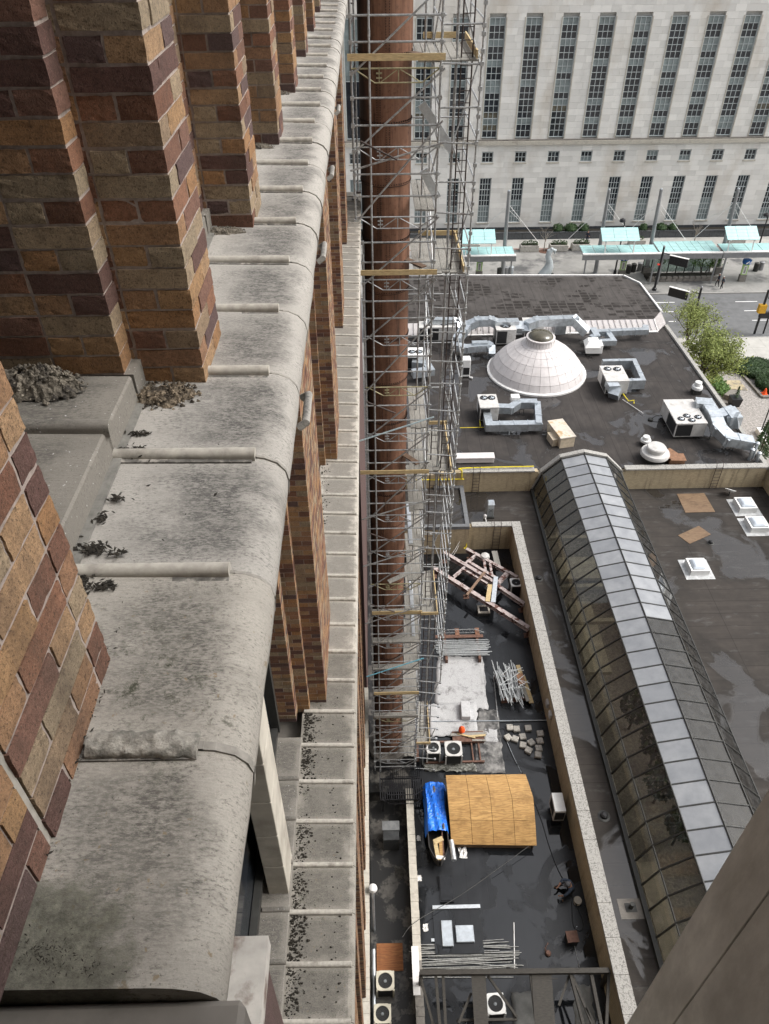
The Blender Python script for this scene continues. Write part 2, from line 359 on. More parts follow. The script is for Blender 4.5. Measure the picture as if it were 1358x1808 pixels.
def ashl(name, base, island=True):
    q = N(name); v = q.co()
    rnd = q.n('ShaderNodeNewGeometry').outputs['Random Per Island'] if island else q.n('ShaderNodeObjectInfo').outputs['Random']
    c = q.mix(rnd, tuple(x*.86 for x in base), tuple(x*1.06 for x in base))
    c = q.mix(q.ramp(q.noise(q.co(True, (.25,1,.12)), 1, 6), .5, .75, 0, .55), c, (.4,.33,.24))
    c = q.mix(q.ramp(q.noise(v, .5, 6), .56, .72, 0, .5), c, tuple(x*.75 for x in base))
    return q.fin(c, .85, q.noise(v, 6, 5), .2, .01, 0, .2)
m_ash_i = ashl('pale_ashlar_blocks', (.72,.705,.665), True); m_ash_o = ashl('pale_ashlar_block', (.72,.705,.665), False)
m_joint = simple('ashlar_joint', (.55,.54,.51), .9, 5, .1)
m_granite = simple('dark_polished_granite', (.06,.065,.07), .25, 4, .2, spec=.5)
m_asphalt = simple('asphalt', (.135,.138,.14), .8, 1.5, .12, dirt=(.085,.085,.085), dsc=.25, dlo=.5, dhi=.7)
m_pave = simple('plaza_concrete', (.27,.265,.25), .75, .6, .18, dirt=(.1,.1,.1), dsc=.18, dlo=.52, dhi=.62)
m_pave2 = simple('pale_sidewalk_concrete', (.42,.41,.38), .75, 1, .1, dirt=(.3,.29,.27), dsc=.4)
m_line = simple('road_paint', (.75,.75,.74), .6, 6, .08)
m_gravel = simple('gravel', (.3,.28,.26), .9, 6, .45, bstr=.9, bdist=.05, dirt=(.13,.12,.11), dsc=9)
m_kerb = simple('kerb_stone', (.33,.32,.3), .8, 2, .12)
m_pole = simple('grey_steel_mast', (.26,.265,.27), .4, 2, .15, metal=.4)
def leafmat(name, a, b):
    q = N(name); rnd = q.n('ShaderNodeNewGeometry').outputs['Random Per Island']
    q.fin(q.mix(rnd, a, b), .6, None, spec=.3); q.bs.inputs['Subsurface Weight'].default_value = 0
    return q.m
m_leaf = leafmat('young_leaves', (.12,.155,.035), (.27,.31,.085)); m_leafd = leafmat('dark_leaves', (.018,.04,.014), (.05,.09,.03))
m_leafg = leafmat('green_leaves', (.05,.11,.025), (.13,.22,.05))
m_bark = simple('bark', (.07,.055,.045), .9, 20, .35)
m_barkp = simple('pale_bark', (.3,.27,.23), .9, 20, .3)
# ================================================================== SETTING
ZD, ZL, ZR, ZH = 1.6, 3.6, 5.3, 6.25          # well deck, lower roof, dome roof, raised roof
q2 = lambda x, y: (780+x*.4256, 540+y*.4255)
q3 = lambda x, y: (760+x*.44035, 820+y*.44025)
q1 = lambda x, y: (800+x*.4109, 380+y*.4108)
q6 = lambda x, y: (600+x*.2655, 960+y*.2655)
q7 = lambda x, y: (600+x*.3682, 1360+y*.3681)
q5 = lambda x, y: (940+x*.3696, 1140+y*.3695)
qr = lambda x, y: (1060+x*.2194, 540+y*.2195)   # roof right crop
qs = lambda x, y: (1100+x*.19, 400+y*.19)       # street right crop
ql = lambda x, y: (800+x*.2209, 390+y*.2209)    # street left crop
qd = lambda x, y: (720+x*.2062, 1080+y*.2062)   # deck crop
struct('ground', B().box(-1500, 1500, -1500, 2500, -2, -.02), m_gravel)
YK, YN = 87.9, 76.4                              # far kerb line, near kerb line
struct('road', B().box(-300, 400, YN-.05, YK+.05, -.3, 0), m_asphalt)
pl = struct('plaza_pavement', B().box(-300, 400, YK+.18, 118, -.3, .13), m_pave)
struct('kerb', B().box(-300, 400, YK, YK+.176, -.3, .134), m_kerb)
struct('kerb', B().box(-300, 400, YN-.176, YN, -.3, .134), m_kerb)
sw = struct('sidewalk', B().box(-300, 400, 69.6, YN-.18, -.3, .13), m_pave2)
for k in range(26):                              # paving slabs of the near walk that show beside the tree
    x = 30+k*1.0
    for (a, b2) in ((69.75, 71.6), (71.63, 73.9), (73.93, 76.1)):
        B().box(x*1.6-18+.02, x*1.6-18+1.58, a, b2, .12, .138).ob('slab', m_pave2, sw)
for k in range(18):
    for j in range(2):
        B().box(8+k*3.0+.03, 8+k*3.0+2.97, 88.2+j*2.4+.03, 88.2+j*2.4+2.37, .12, .137).ob('slab', m_pave, pl)
struct('granite_paving_band', B().box(0, 70, 102.6, 103.0, 0, .142), simple('red_brick_band', (.3,.2,.17), .8))
struct('pale_walk', B().box(0, 80, 103.02, 106.2, 0, .14), m_pave2)
for (xa, ya, xb, yb) in ((300, 706, 482, 706), (1045, 698, 1250, 697), (360, 793, 505, 793), (1128, 782, 1330, 780), (425, 882, 490, 882), (1200, 871, 1420, 869)):
    p, q_ = W(*qs(xa, ya), .004), W(*qs(xb, yb), .004); struct('lane_marking', B().box(p.x, q_.x, p.y-.07, p.y+.07, -.05, .004), m_line)
# ------------------------------------------------------------------ courthouse
YC = 108.5; P0 = WY(857+14.4, 140, YC).x; PW = 4.44
ch = thing('courthouse', 'long pale limestone courthouse with tall strips of paned windows across the street', 'building', loc=(35, YC, 0))
def chp(o): o.parent = ch; o.matrix_parent_inverse = Matrix.Translation((-35, -YC, 0)); return o
XA, XB = -12.0, 66.0
cols = [P0+PW*i for i in range(-5, 11)]
wins = []      # x0,x1,z0,z1,kind
for c in cols:
    wins += [(c-.98, c+.98, 12.85, 26.3, 0), (c-.74, c+.74, 9.75, 11.05, 1), (c-.78, c+.78, 1.75, 7.75, 2)]
chp(B().box(XA, XB, YC+.5, YC+14, -.5, 29.6).ob('wall_core', m_joint))
zz = 1.1; blocks = []; row = 0
while zz < 28.8:
    h = .66 if zz < 12 else .74
    if zz+h > 12.75 and zz < 12.0: h = 12.0-zz+.001; h = max(h, .2)
    cuts = sorted([(a-.02, b2+.02) for (a, b2, z0, z1, k) in wins if z0 < zz+h-.05 and z1 > zz+.05])
    x = XA
    free = []
    for (a, b2) in cuts:
        if a > x: free.append((x, a))
        x = b2
    free.append((x, XB))
    for (a, b2) in free:
        nb = max(1, round((b2-a)/1.25)); off = (row % 2)*.5
        e = [a] + [a+(b2-a)*(i+.5*off)/nb for i in range(1, nb)] + [b2]
        for i in range(len(e)-1):
            if e[i+1]-e[i] > .08: blocks.append((e[i], e[i+1], zz, zz+h))
    zz += h+.01; row += 1
cube = B().box(-.5, .5, -.5, .5, -.5, .5).mesh('ashlar_block', m_ash_o)
stuff = B(); cnt = 0
for (a, b2, z0, z1) in blocks:
    d = U(.0, .008)
    if 13 < (a+b2)/2 < 52 and z0 < 12 and cnt < 300:
        o = link('ashlar_block', cube, ch); o.location = ((a+b2)/2-35, .25-d/2, (z0+z1)/2); o.scale = (b2-a-.007, .5+d, z1-z0); cnt += 1
    else:
        stuff.box(a+.0035, b2-.0035, YC-d, YC+.5, z0, z1)
o = chp(stuff.ob('ashlar_blocks', m_ash_i)); o['kind'] = 'stuff'
chp(B().prismY([(XA, 12.05), (XB, 12.05), (XB, 12.5), (XA, 12.5)], YC-.4, YC+.1).ob('string_course', m_stone))
chp(B().box(XA, XB, YC-.25, YC+.1, 12.502, 12.66).ob('string_course', m_stone_dk))
chp(B().box(XA, XB, YC-.12, YC+.49, -.3, 1.08).ob('base_course', m_granite))
rs = random.Random(5)
def paned(c, x0, x1, z0, z1, nx, nz, rowmat):
    f = B()
    f.box(x0, x0+.07, YC+.12, YC+.34, z0, z1).box(x1-.07, x1, YC+.12, YC+.34, z0, z1)
    f.box(x0+.07, x1-.07, YC+.12, YC+.34, z1-.07, z1).box(x0+.07, x1-.07, YC+.08, YC+.34, z0, z0+.08)
    xs = [x0+.07+(x1-x0-.14)*i/nx for i in range(1, nx)]
    for x in xs: f.box(x-.032, x+.032, YC+.17, YC+.25, z0+.08, z1-.07)
    hz = (z1-z0-.15)/nz
    for j in range(1, nz):
        zc = z0+.08+hz*j; t = .05 if j % 3 == 0 else .03
        segs = [x0+.07]+xs+[x1-.07]
        for i in range(nx): f.box(segs[i]+.032, segs[i+1]-.032, YC+.18, YC+.24, zc-t, zc+t)
    w = chp(f.ob('window', m_winframe))
    for j in range(nz):
        p = B().box(x0+.05, x1-.05, YC+.255, YC+.27, z0+.08+hz*j+.002, z0+.08+hz*(j+1)-.002).ob('pane', rowmat(j), w)
for ci, c in enumerate(cols):
    sty = []
    for s in range(6):
        dn = rs.choice([0, 1, 1, 1, 2, 2]); sty.append(dn)
    def rm(j, sty=sty):
        k = j//3; r_ = j % 3; d = sty[min(k, 5)]
        return m_pane_pale if (r_ == 2 and d >= 1) or (r_ == 1 and d == 2) else (m_pane_warm if rs.random() < .05 else m_pane_dark)
    vis = c > 4
    paned(c, c-.98, c+.98, 12.85, 26.3, 3, 18 if vis else 2, rm)
    paned(c, c-.74, c+.74, 9.75, 11.05, 3, 2, lambda j: m_pane_dark if rs.random() < .8 else m_pane_pale)
    nl = rs.randint(1, 4)
    paned(c, c-.78, c+.78, 1.75, 7.75, 4, 8 if vis else 2, lambda j, nl=nl: m_pane_pale if j < nl else m_pane_dark)
    for (a, b2, z0) in ((c-.86, c+.86, 9.75), (c-.92, c+.92, 1.75), ):
        chp(B().box(a, b2, YC-.09, YC+.1, z0-.16, z0-.005).ob('sill', m_stone))
    for s in (-1, 1):
        chp(B().box(c+s*1.09-.06, c+s*1.09+.06, YC-.06, YC+.05, 12.67, 26.36).ob('window_trim', m_stone))
# planter wall in front of the courthouse, clipped shrubs
gw = thing('planter_wall', 'long low dark granite planter wall along the foot of the courthouse', 'planter', loc=(35, 107, 0))
def par(o, p):
    o.parent = p; o.matrix_parent_inverse = Matrix.Translation(-p.location); return o
for k in range(30):
    par(B().box(-5+k*2.4+.02, -5+k*2.4+2.38, 106.3, 106.55, .1, 1.0).ob('granite_panel', m_granite), gw)
par(B().box(-5, 67, 106.56, 108.36, .1, .78).ob('soil_bed', m_moss), gw)
par(B().box(-5, 67, 106.24, 106.6, 1.004, 1.1).ob('coping', m_granite), gw)
def leafball(b, c, rx, ry, rz, n, s, seed):
    rr = random.Random(seed)
    for i in range(n):
        u = rr.uniform(-1, 1); a = rr.uniform(0, 6.283); t = math.sqrt(1-u*u); rad = rr.uniform(.82, 1.05)
        p = Vector((c[0]+rx*t*math.cos(a)*rad, c[1]+ry*t*math.sin(a)*rad, c[2]+rz*u*rad))
        d1 = Vector((rr.uniform(-1,1), rr.uniform(-1,1), rr.uniform(-1,1))).normalized()*s; d2 = d1.orthogonal().normalized()*s*.7
        b.add([p-d1, p+d2, p+d1, p-d2], [(0,1,2,3)])
    return b
def shrub(px, py, Y, w, h, label, mat=m_leafd, group=None, n=260, seed=1, z0=None):
    p = WY(px, py, Y); z = p.z if z0 is None else z0
    t = thing('shrub', label, 'shrub', group, (p.x, Y, z))
    leafball(B(), (0,0,h*.45), w/2, w/2*.8, h*.55, n, .09*max(w, h)**.5, seed).ob('foliage', mat, t)
    b = B()
    b.tube([(0,0,-.02), (0,0,h*.5)], .04, 6); b.ob('stem', m_bark, t)
    B().lathe([(w*.36, h*.1), (w*.44, h*.45), (w*.3, h*.8), (.02, h*.92)], 10).ob('inner_foliage', m_leafd, t)
GS = 'clipped shrubs in the granite planter'
for i, (x, w) in enumerate(((830, 72), (932, 95), (1035, 72))):
    shrub(*ql(x, 112), 107.1, w*.015+.4, 1.25, 'rounded green shrub growing in the dark granite planter by the courthouse', group=GS, seed=i, z0=.78)
for i, (x, w) in enumerate(((180, 60), (345, 95), (450, 75))):
    shrub(*qs(x, 60), 107.1, w*.013+.4, 1.1, 'rounded green shrub growing in the dark granite planter by the courthouse', group=GS, seed=i+9, z0=.78)
# ------------------------------------------------------------------ low podium building: roofs, dome roof, lower roof, well
pod = thing('podium_building', 'low podium building with dark flat roofs, buff brick walls and a light well', 'building', loc=(15, 45, 0))
def pp(o): return par(o, pod)
YWB = 41.1; XC0, XC1 = 9.85, 10.5               # well back wall, coping of the right well wall
YD0, YD1 = 45.4, 69.0                            # dome roof block
XE = 29.55
# dome roof block, with the roof membrane as its own part
pp(B().box(1.2, XE-.05, YD0+.02, YD1, -.2, ZR-.05).ob('block_wall', m_ybrick))
pp(B().prism([(1.25, YD0+.42), (XE-.35, YD0+.42), (28.9, YD1-.2), (1.25, YD1-.2)], ZR-.06, ZR).ob('roof_membrane', m_roof))
pp(B().box(12.2-1e-3, 19.0, YD0-.0, YD0+.019, ZL, ZR-.4).ob('wall_panel', m_ybrick))
# parapet of the dome roof towards the lower roofs: separate coping stones either side of the vault
def copingrow(x0, x1, y0, y1, z, st, m=m_coping, along='x'):
    L = (x1-x0) if along == 'x' else (y1-y0); n = max(1, round(L/st))
    for i in range(n):
        if along == 'x': b = B().box(x0+L*i/n+.005, x0+L*(i+1)/n-.005, y0, y1, z-.12, z+U(0,.008))
        else: b = B().box(x0, x1, y0+L*i/n+.005, y0+L*(i+1)/n-.005, z-.12, z+U(0,.008))
        pp(b.ob('coping_stone', m, bev=.012))
pp(B().box(4.6, 12.3, YD0, YD0+.4, ZL-.5, ZR+.13).ob('parapet_wall', m_ybrick)); pp(B().box(18.9, XE, YD0+.001, YD0+.4, ZL-.5, ZR+.13).ob('parapet_wall', m_ybrick))
copingrow(6.6, 12.05, YD0-.08, YD0+.46, ZR+.255, 1.4); copingrow(18.85, XE+.1, YD0-.08, YD0+.46, ZR+.255, 1.5)
# east parapet of the dome roof
EA = W(*qr(1330, 1290), ZR+.2); EB = W(*qr(515, 150), ZR+.2)
ev = (EB-EA)
for i in range(16):
    a = EA+ev*(i/16+.0006); b2 = EA+ev*((i+1)/16-.0006); n = Vector((ev.y, -ev.x, 0)).normalized()*.34
    pp(B().hexa([a+Vector((0,0,-.4)), a+n+Vector((0,0,-.4)), b2+n+Vector((0,0,-.4)), b2+Vector((0,0,-.4))], [a, a+n, b2+n, b2]).ob('coping_stone', m_coping, bev=.012))
n = Vector((ev.y, -ev.x, 0)).normalized()
pp(B().hexa([EA+n*.04+Vector((0,0,-5.6)), EA+n*.3+Vector((0,0,-5.6)), EB+n*.3+Vector((0,0,-5.6)), EB+n*.04+Vector((0,0,-5.6))], [EA+n*.04+Vector((0,0,-.41)), EA+n*.3+Vector((0,0,-.41)), EB+n*.3+Vector((0,0,-.41)), EB+n*.04+Vector((0,0,-.41))]).ob('parapet_wall', m_ybrick))
pp(B().prism([(EA.x-1.5, YD0+.46), (EA.x-.02, YD0+.46), (EB.x-.02, EB.y), (EB.x-1.5, EB.y)], ZR-.07, ZR-.003).ob('roof_membrane', m_roof))
# raised roof block with pale seamed skirt
hp = [W(*q1(-220, 262), ZH), W(*q1(730, 262), ZH), W(*q1(800, 295), ZH), W(*q1(890, 415), ZH), W(*q1(862, 447), ZH), W(*q1(-220, 466), ZH)]
pp(B().prism([(p.x, p.y) for p in hp], -.2, ZH-.06).ob('raised_block', m_ybrick))
pp(B().prism([(p.x, p.y) for p in hp], ZH-.058, ZH).ob('raised_roof_membrane', m_roofhi))
eg = B()
for i in range(4):
    if i == 3: continue
    a, b2 = hp[i], hp[i+1]; d = (b2-a).normalized(); nn = Vector((-d.y, d.x, 0))*.16
    a2 = a-d*.0; eg = B().hexa([a2+Vector((0,0,-.2)), b2+Vector((0,0,-.2)), b2+nn+Vector((0,0,-.2)), a2+nn+Vector((0,0,-.2))], [a2+Vector((0,0,.14)), b2+Vector((0,0,.14)), b2+nn+Vector((0,0,.14)), a2+nn+Vector((0,0,.14))])
    pp(eg.ob('metal_edge', m_white))
sb0 = W(*q1(-220, 522), ZR+.05); sb1 = W(*q1(880, 500), ZR+.05); st0, st1 = hp[5], hp[4]
sb2 = W(*q1(912, 466), ZR+.05); st2 = hp[3]
def skirt(b0, b1, t0, t1, n):
    for i in range(n):
        u0, u1 = i/n+.0012, (i+1)/n-.0012
        q_ = [b0.lerp(b1, u0), b0.lerp(b1, u1), t0.lerp(t1, u1), t0.lerp(t1, u0)]
        nn = (q_[1]-q_[0]).cross(q_[3]-q_[0]).normalized()*.03
        pp(B().hexa(q_, [k+nn for k in q_]).ob('skirt_panel', m_pink))
        e = q_[1]; g = q_[2]
        pp(B().bar(e+nn*1.6, g+nn*1.6, .03, .05, nn).ob('standing_seam', m_pink))
skirt(sb0, sb1, st0, st1, 44); skirt(sb1, sb2, st1, st2, 9)
pp(B().bar(sb0+Vector((0,-.05,.03)), sb1+Vector((0,-.05,.03)), .2, .1).ob('skirt_flashing', m_white))
# lower roof: strip left of the vault, field right of the vault
VX0, VX1 = 12.1, 19.1
pp(B().box(XC1, VX0-.02, .9, YD0, ZL-.25, ZL).ob('lower_roof_membrane', m_rooflow))
pp(B().box(6.9, XC1, YWB+.45, YD0-.002, ZL-.25, ZL-.002).ob('lower_roof_membrane', m_rooflow))
pp(B().box(VX1+.02, XE+.3, .9, YD0, ZL-.25, ZL+.001).ob('lower_roof_membrane', m_rooflow))
pp(B().box(XE+.3, XE+.7, .9, YD0+.3, -.2, ZR+.1).ob('east_wall', m_ybrick))
copingrow(XE+.25, XE+.75, 18, YD0+.3, ZR+.23, 1.6, along='y')
# well walls
pp(B().box(XC0+.05, XC1-.03, .9, YWB+.4, -.2, 3.78).ob('well_wall', m_ybrick))
pp(B().box(6.7, XC0+.049, YWB, YWB+.4, -.2, 3.78).ob('well_wall', m_ybrick))
copingrow(XC0, XC1, 6, YWB+.45, 3.9, 1.5, along='y'); copingrow(6.95, XC0-.01, YWB-.04, YWB+.45, 3.9, 1.45)
# small raised block at the left of the well's end with dark curb
sx1 = WY(827, 921, YWB-.3).x; zb = 4.1
pp(B().box(1.2, 6.72, YWB-.42, YD0-.03, -.2, zb-.06).ob('stair_block', m_ybrick))
pp(B().box(1.25, 6.66, YWB-.36, YD0-.1, zb-.058, zb).ob('stair_roof', m_rooflow))
for (a, b2, c, d) in ((1.2, 6.75, YWB-.46, YWB-.16), (6.45, 6.75, YWB-.158, YD0-.01), (4.5, 6.448, YD0-.3, YD0-.012)):
    pp(B().box(a, b2, c, d, zb-.1, zb+.16).ob('roof_curb', simple('lead_curb', (.13,.135,.14), .5, 4, .2)))
# deck of the well and alley
dk = pp(B().box(1.72, XC0+.05, 4, YWB-.42, -.15, ZD).ob('well_deck', m_deck)); pp(B().box(6.72, XC0+.04, YWB-.42, YWB, -.15, ZD-.002).ob('well_deck', m_deck))
pp(B().box(-.55, 1.45, 4, YWB-.42, -.15, .7).ob('alley_floor', m_alley))
pp(B().box(-.6, 1.45, 26.5, YWB-.42, .0, ZD-.01).ob('alley_deck', m_alley))
pp(B().box(-.55, 1.72, 21.9, 26.5, .0, ZD-.006).ob('well_deck', m_alley))
pp(B().box(1.45, 1.72, 4, 21.9, -.1, 1.9).ob('low_wall', m_ybrick))
for i in range(34):
    y = 21.85-i*.37
    if y < 12.6: m = m_stone_dk
    else: m = m_stone
    pp(B().box(1.4, 1.78+U(-.01,.01), y-.36, y, 1.904, 1.99+U(0,.015)).ob('coping_brick', m if y > 13.4 else m_stone_dk))
# shallow membrane laps and patches on the deck
for (x, y, w, l, a) in ((4.6, 24, 1.1, .7, .1), (8.2, 25.5, .9, .9, 0), (6.0, 32.4, 1.4, 1.0, .1), (4.2, 30.0, .8, 2.2, 0), (8.9, 19.5, 1.0, 1.2, .06), (5.6, 17.1, .8, 2.6, .03), (7.6, 15.1, .6, 3.2, .02)):
    M_ = Matrix.Translation((x, y, 0)) @ Matrix.Rotation(a, 4, 'Z')
    pp(B().box(-w/2, w/2, -l/2, l/2, ZD, ZD+.006, M_).ob('membrane_patch', m_deck))
# ================================================================== GLASS VAULT
vt = thing('glass_vault', 'long glazed barrel vault skylight with smoked and whitewashed panels', 'skylight', loc=(15.6, 28, ZL))
VP = [(12.12, ZL+.25), (12.62, 5.3), (13.85, 6.6), (15.5, 7.02), (17.2, 6.6), (18.5, 5.3), (19.08, ZL+.25)]
BAY = 1.14; YV1 = 45.3; NB = 36
for s in (0, 6):
    x = VP[s][0]; sg = -1 if s == 0 else 1
    par(B().box(min(x, x+sg*.22), max(x, x+sg*.22), YV1-NB*BAY, YV1+.05, ZL-.3, ZL+.24).ob('vault_curb', m_frame), vt)
for i in range(NB+1):
    y = YV1-i*BAY; f = B()
    for k in range(6):
        a = Vector((VP[k][0], y, VP[k][1])); b2 = Vector((VP[k+1][0], y, VP[k+1][1])); f.bar(a, b2, .06, .1, (b2-a).cross(Vector((0,1,0))))
    par(f.ob('glazing_rib', m_frame), vt)
for k in range(1, 6):
    par(B().tube([(VP[k][0], YV1+.05, VP[k][1]+.03), (VP[k][0], YV1-NB*BAY, VP[k][1]+.03)], .045, 6).ob('purlin', m_frame), vt)
for i in range(NB):
    y1 = YV1-i*BAY-.035; y0 = y1-BAY+.07
    for k in range(6):
        a = Vector((VP[k][0], 0, VP[k][1])); b2 = Vector((VP[k+1][0], 0, VP[k+1][1])); d = (b2-a).normalized()
        nn = Vector((-d.z, 0, d.x)); a += d*.04; b2 -= d*.04
        j = U(-.004, .004)
        r = [a-nn*(.01-j), b2-nn*(.01+j), b2+nn*(.012-j), a+nn*(.012+j)]
        mt = m_frost if (k == 2 or (k == 3 and y0 > 29.2)) else m_vglass
        par(B().hexa([(p.x, y0, p.z) for p in r], [(p.x, y1, p.z) for p in r]).ob('glass_panel', mt, ), vt)
# stone arch at the vault's far end
arch = B()
for k in range(6):
    a = Vector((VP[k][0], YV1+.25, VP[k][1]+.03)); b2 = Vector((VP[k+1][0], YV1+.25, VP[k+1][1]+.03)); d = (b2-a).normalized()
    par(B().bar(a-d*.05, b2+d*.05, .38, .3, (b2-a).cross(Vector((0,1,0)))).ob('arch_coping', m_coping), vt)
par(B().prismY([(VP[i][0], VP[i][1]-.1) for i in range(7)], YV1+.08, YV1+.3).ob('end_wall', m_ybrick), vt)
# hall under the vault
m_tan = simple('tan_plaster', (.5,.47,.4), .8, 2, .12); m_floor = simple('hall_floor', (.36,.335,.3), .4, 2, .2)
pp(B().box(12.0, VX1+.15, .9, YD0-.02, -.6, -.2).ob('hall_floor', m_floor))
pp(B().box(11.9, VX0+.05, .9, YD0-.03, -.2, ZL-.26).ob('hall_wall', m_tan)); pp(B().box(VX1-.05, VX1+.2, .9, YD0-.03, -.2, ZL-.26).ob('hall_wall', m_tan))
for (y, z) in ((41.5, 2.2), (36.3, 2.4), (33.5, 2.0)):
    pp(B().box(12.2, 19.0, y, y+.3, z-.3, z).ob('hall_beam', m_tan))
pp(B().box(13.2, 19.0, 38.2, 40.4, 1.0, 1.3).ob('hall_gallery', m_tan)); pp(B().box(13.1, 14.6, 29.6, 35.6, 1.4, 1.7).ob('hall_gallery', m_tan))
pp(B().box(13.1, 14.1, 12.0, 18.0, .8, 1.1).ob('hall_gallery', m_floor))
for i, (x, y, r) in enumerate(((15.2, 26.6, .9), (15.8, 24.2, 1.0), (15.3, 21.8, .9), (15.6, 19.4, .8))):
    t = thing('indoor_tree', 'dark green leafy tree growing inside the hall under the glass vault', 'tree', 'trees under the glass vault', (x, y, -.2))
    leafball(leafball(B(), (0,0,2.5), r, r, 1.1, 260, .16, i), (.3,-.2,2.9), r*.7, r*.7, .8, 160, .16, i+50).ob('crown', m_leafd, t)
    B().tube([(0,0,0), (.05,.02,1.2), (0,.05,2.6)], [.08,.06,.03], 6).ob('trunk', m_bark, t)
# ================================================================== DOME
DC = Vector((14.78, 60.5, ZR))
dm = thing('dome', 'pale panelled metal dome with a round glass lantern on the flat roof', 'dome', loc=tuple(DC))
B().lathe([(4.42, 0), (4.42, .16), (4.28, .22), (4.2, .22)], 56).ob('base_ring', m_white, dm, smooth=True)
prof = [(4.24, .2), (3.95, .78), (3.45, 1.42), (2.85, 1.98), (2.2, 2.42), (1.6, 2.72), (1.2, 2.88)]
NS = 28
B().lathe([(r-.06, z-.04) for r, z in prof], 56).ob('dome_core', m_stone_dk, dm, smooth=True)
for i in range(len(prof)-1):
    (r0, z0), (r1, z1) = prof[i], prof[i+1]; dd = Vector((r1-r0, 0, z1-z0)).normalized()*.012; r0 += dd.x; z0 += dd.z; r1 -= dd.x; z1 -= dd.z
    vs = []; st = 3; g0 = .012/r0; g1 = .012/r1; hw = math.pi/NS
    lo = []; 
    for (r, z, g) in ((r0, z0, g0), (r1, z1, g1)):
        for k in range(st): a = -hw+g+(2*hw-2*g)*k/(st-1); lo.append((r*math.cos(a), r*math.sin(a), z))
    b = B(); b.add(lo+[(x*.985, y*.985, z-.05) for x, y, z in lo], [(0,1,4,3), (1,2,5,4), (6,9,10,7), (7,10,11,8), (0,6,7,1), (1,7,8,2), (3,4,10,9), (4,5,11,10), (0,3,9,6), (2,8,11,5)])
    me = b.mesh('dome_panel', m_pink)
    for k in range(NS):
        o = link('dome_panel', me, dm); o.rotation_euler = (0, 0, 2*math.pi*(k+.5*(0))/NS)
ln = B().lathe([(1.3, 2.84), (1.26, 3.1), (1.2, 3.32), (1.26, 3.36), (1.26, 3.46), (1.08, 3.48)], 36).ob('lantern', m_pink, dm, smooth=True)
for k in range(28):
    a = 2*math.pi*k/28; B().bar((1.275*math.cos(a), 1.275*math.sin(a), 2.9), (1.225*math.cos(a), 1.225*math.sin(a), 3.3), .025, .025).ob('lantern_seam', m_stone_dk, ln)
B().lathe([(1.09, 3.47), (1.05, 3.6), (.85, 3.78), (.5, 3.9), (.1, 3.94)], 30).ob('lantern_glass', simple('bronze_dome_glass', (.07,.062,.04), .06, 2, .35, spec=.7), dm, smooth=True)
# ================================================================== ROOF EQUIPMENT
def fan(par_, c, r):
    """fan on top of a cabinet: raised ring, dark well, blades"""
    rg = B()
    n = 20
    for k in range(n):
        a, b2 = 2*math.pi*k/n, 2*math.pi*(k+1)/n
        rg.hexa([(c[0]+r*m*math.cos(t), c[1]+r*m*math.sin(t), c[2]) for t, m in ((a,.86),(a,1.04),(b2,1.04),(b2,.86))], [(c[0]+r*m*math.cos(t), c[1]+r*m*math.sin(t), c[2]+.05) for t, m in ((a,.86),(a,1.04),(b2,1.04),(b2,.86))])
    f = rg.ob('fan', m_black, par_)
    B().lathe([(r*.85, .004), (r*.85, .012)], 20, c).ob('fan_well', m_dark, f)
    bl = B()
    for k in range(5):
        a = 2*math.pi*k/5+.3; M_ = Matrix.Translation(Vector(c)+Vector((0,0,.03))) @ Matrix.Rotation(a, 4, 'Z') @ Matrix.Rotation(.35, 4, 'X')
        bl.box(r*.16, r*.8, -r*.14, r*.14, -.006, .006, M_)
    bl.lathe([(r*.2, .018), (r*.2, .05), (r*.1, .055)], 12, c)
    bl.ob('fan_blades', m_galv, f)
def duct(par_, pts, w, h, m=None, name='duct_section'):
    pts = [Vector(p) for p in pts]
    for i in range(len(pts)-1):
        p, q_ = pts[i], pts[i+1]; d = (q_-p).normalized(); L = (q_-p).length
        nseg = max(1, round(L/1.15))
        a = p-d*(w*.42 if i > 0 else 0); b2 = q_+d*(w*.42 if i < len(pts)-2 else 0)
        for k in range(nseg):
            s0 = a.lerp(b2, k/nseg); s1 = a.lerp(b2, (k+1)/nseg)
            o = B().bar(s0, s1, w-.001*(i%2), h-.002*(i%2)-.001*(k%2)).ob(name, m or m_galv, par_)
            if k > 0: B().bar(s0-d*.025, s0+d*.025, w+.07, h+.07).ob('duct_flange', m or m_galv, o)
def stands(par_, pts, z0, z1, s=.18):
    for p in pts:
        b = B().bar((p[0]-s, p[1], z0), (p[0]-s, p[1], z1), .04, .04).bar((p[0]+s, p[1], z0), (p[0]+s, p[1], z1), .04, .04).bar((p[0]-s*1.2, p[1], z1), (p[0]+s*1.2, p[1], z1), .04, .04)
        b.box(p[0]-s-.08, p[0]-s+.08, p[1]-.08, p[1]+.08, z0, z0+.03).box(p[0]+s-.08, p[0]+s+.08, p[1]-.08, p[1]+.08, z0, z0+.03)
        b.ob('stand', m_frame, par_)
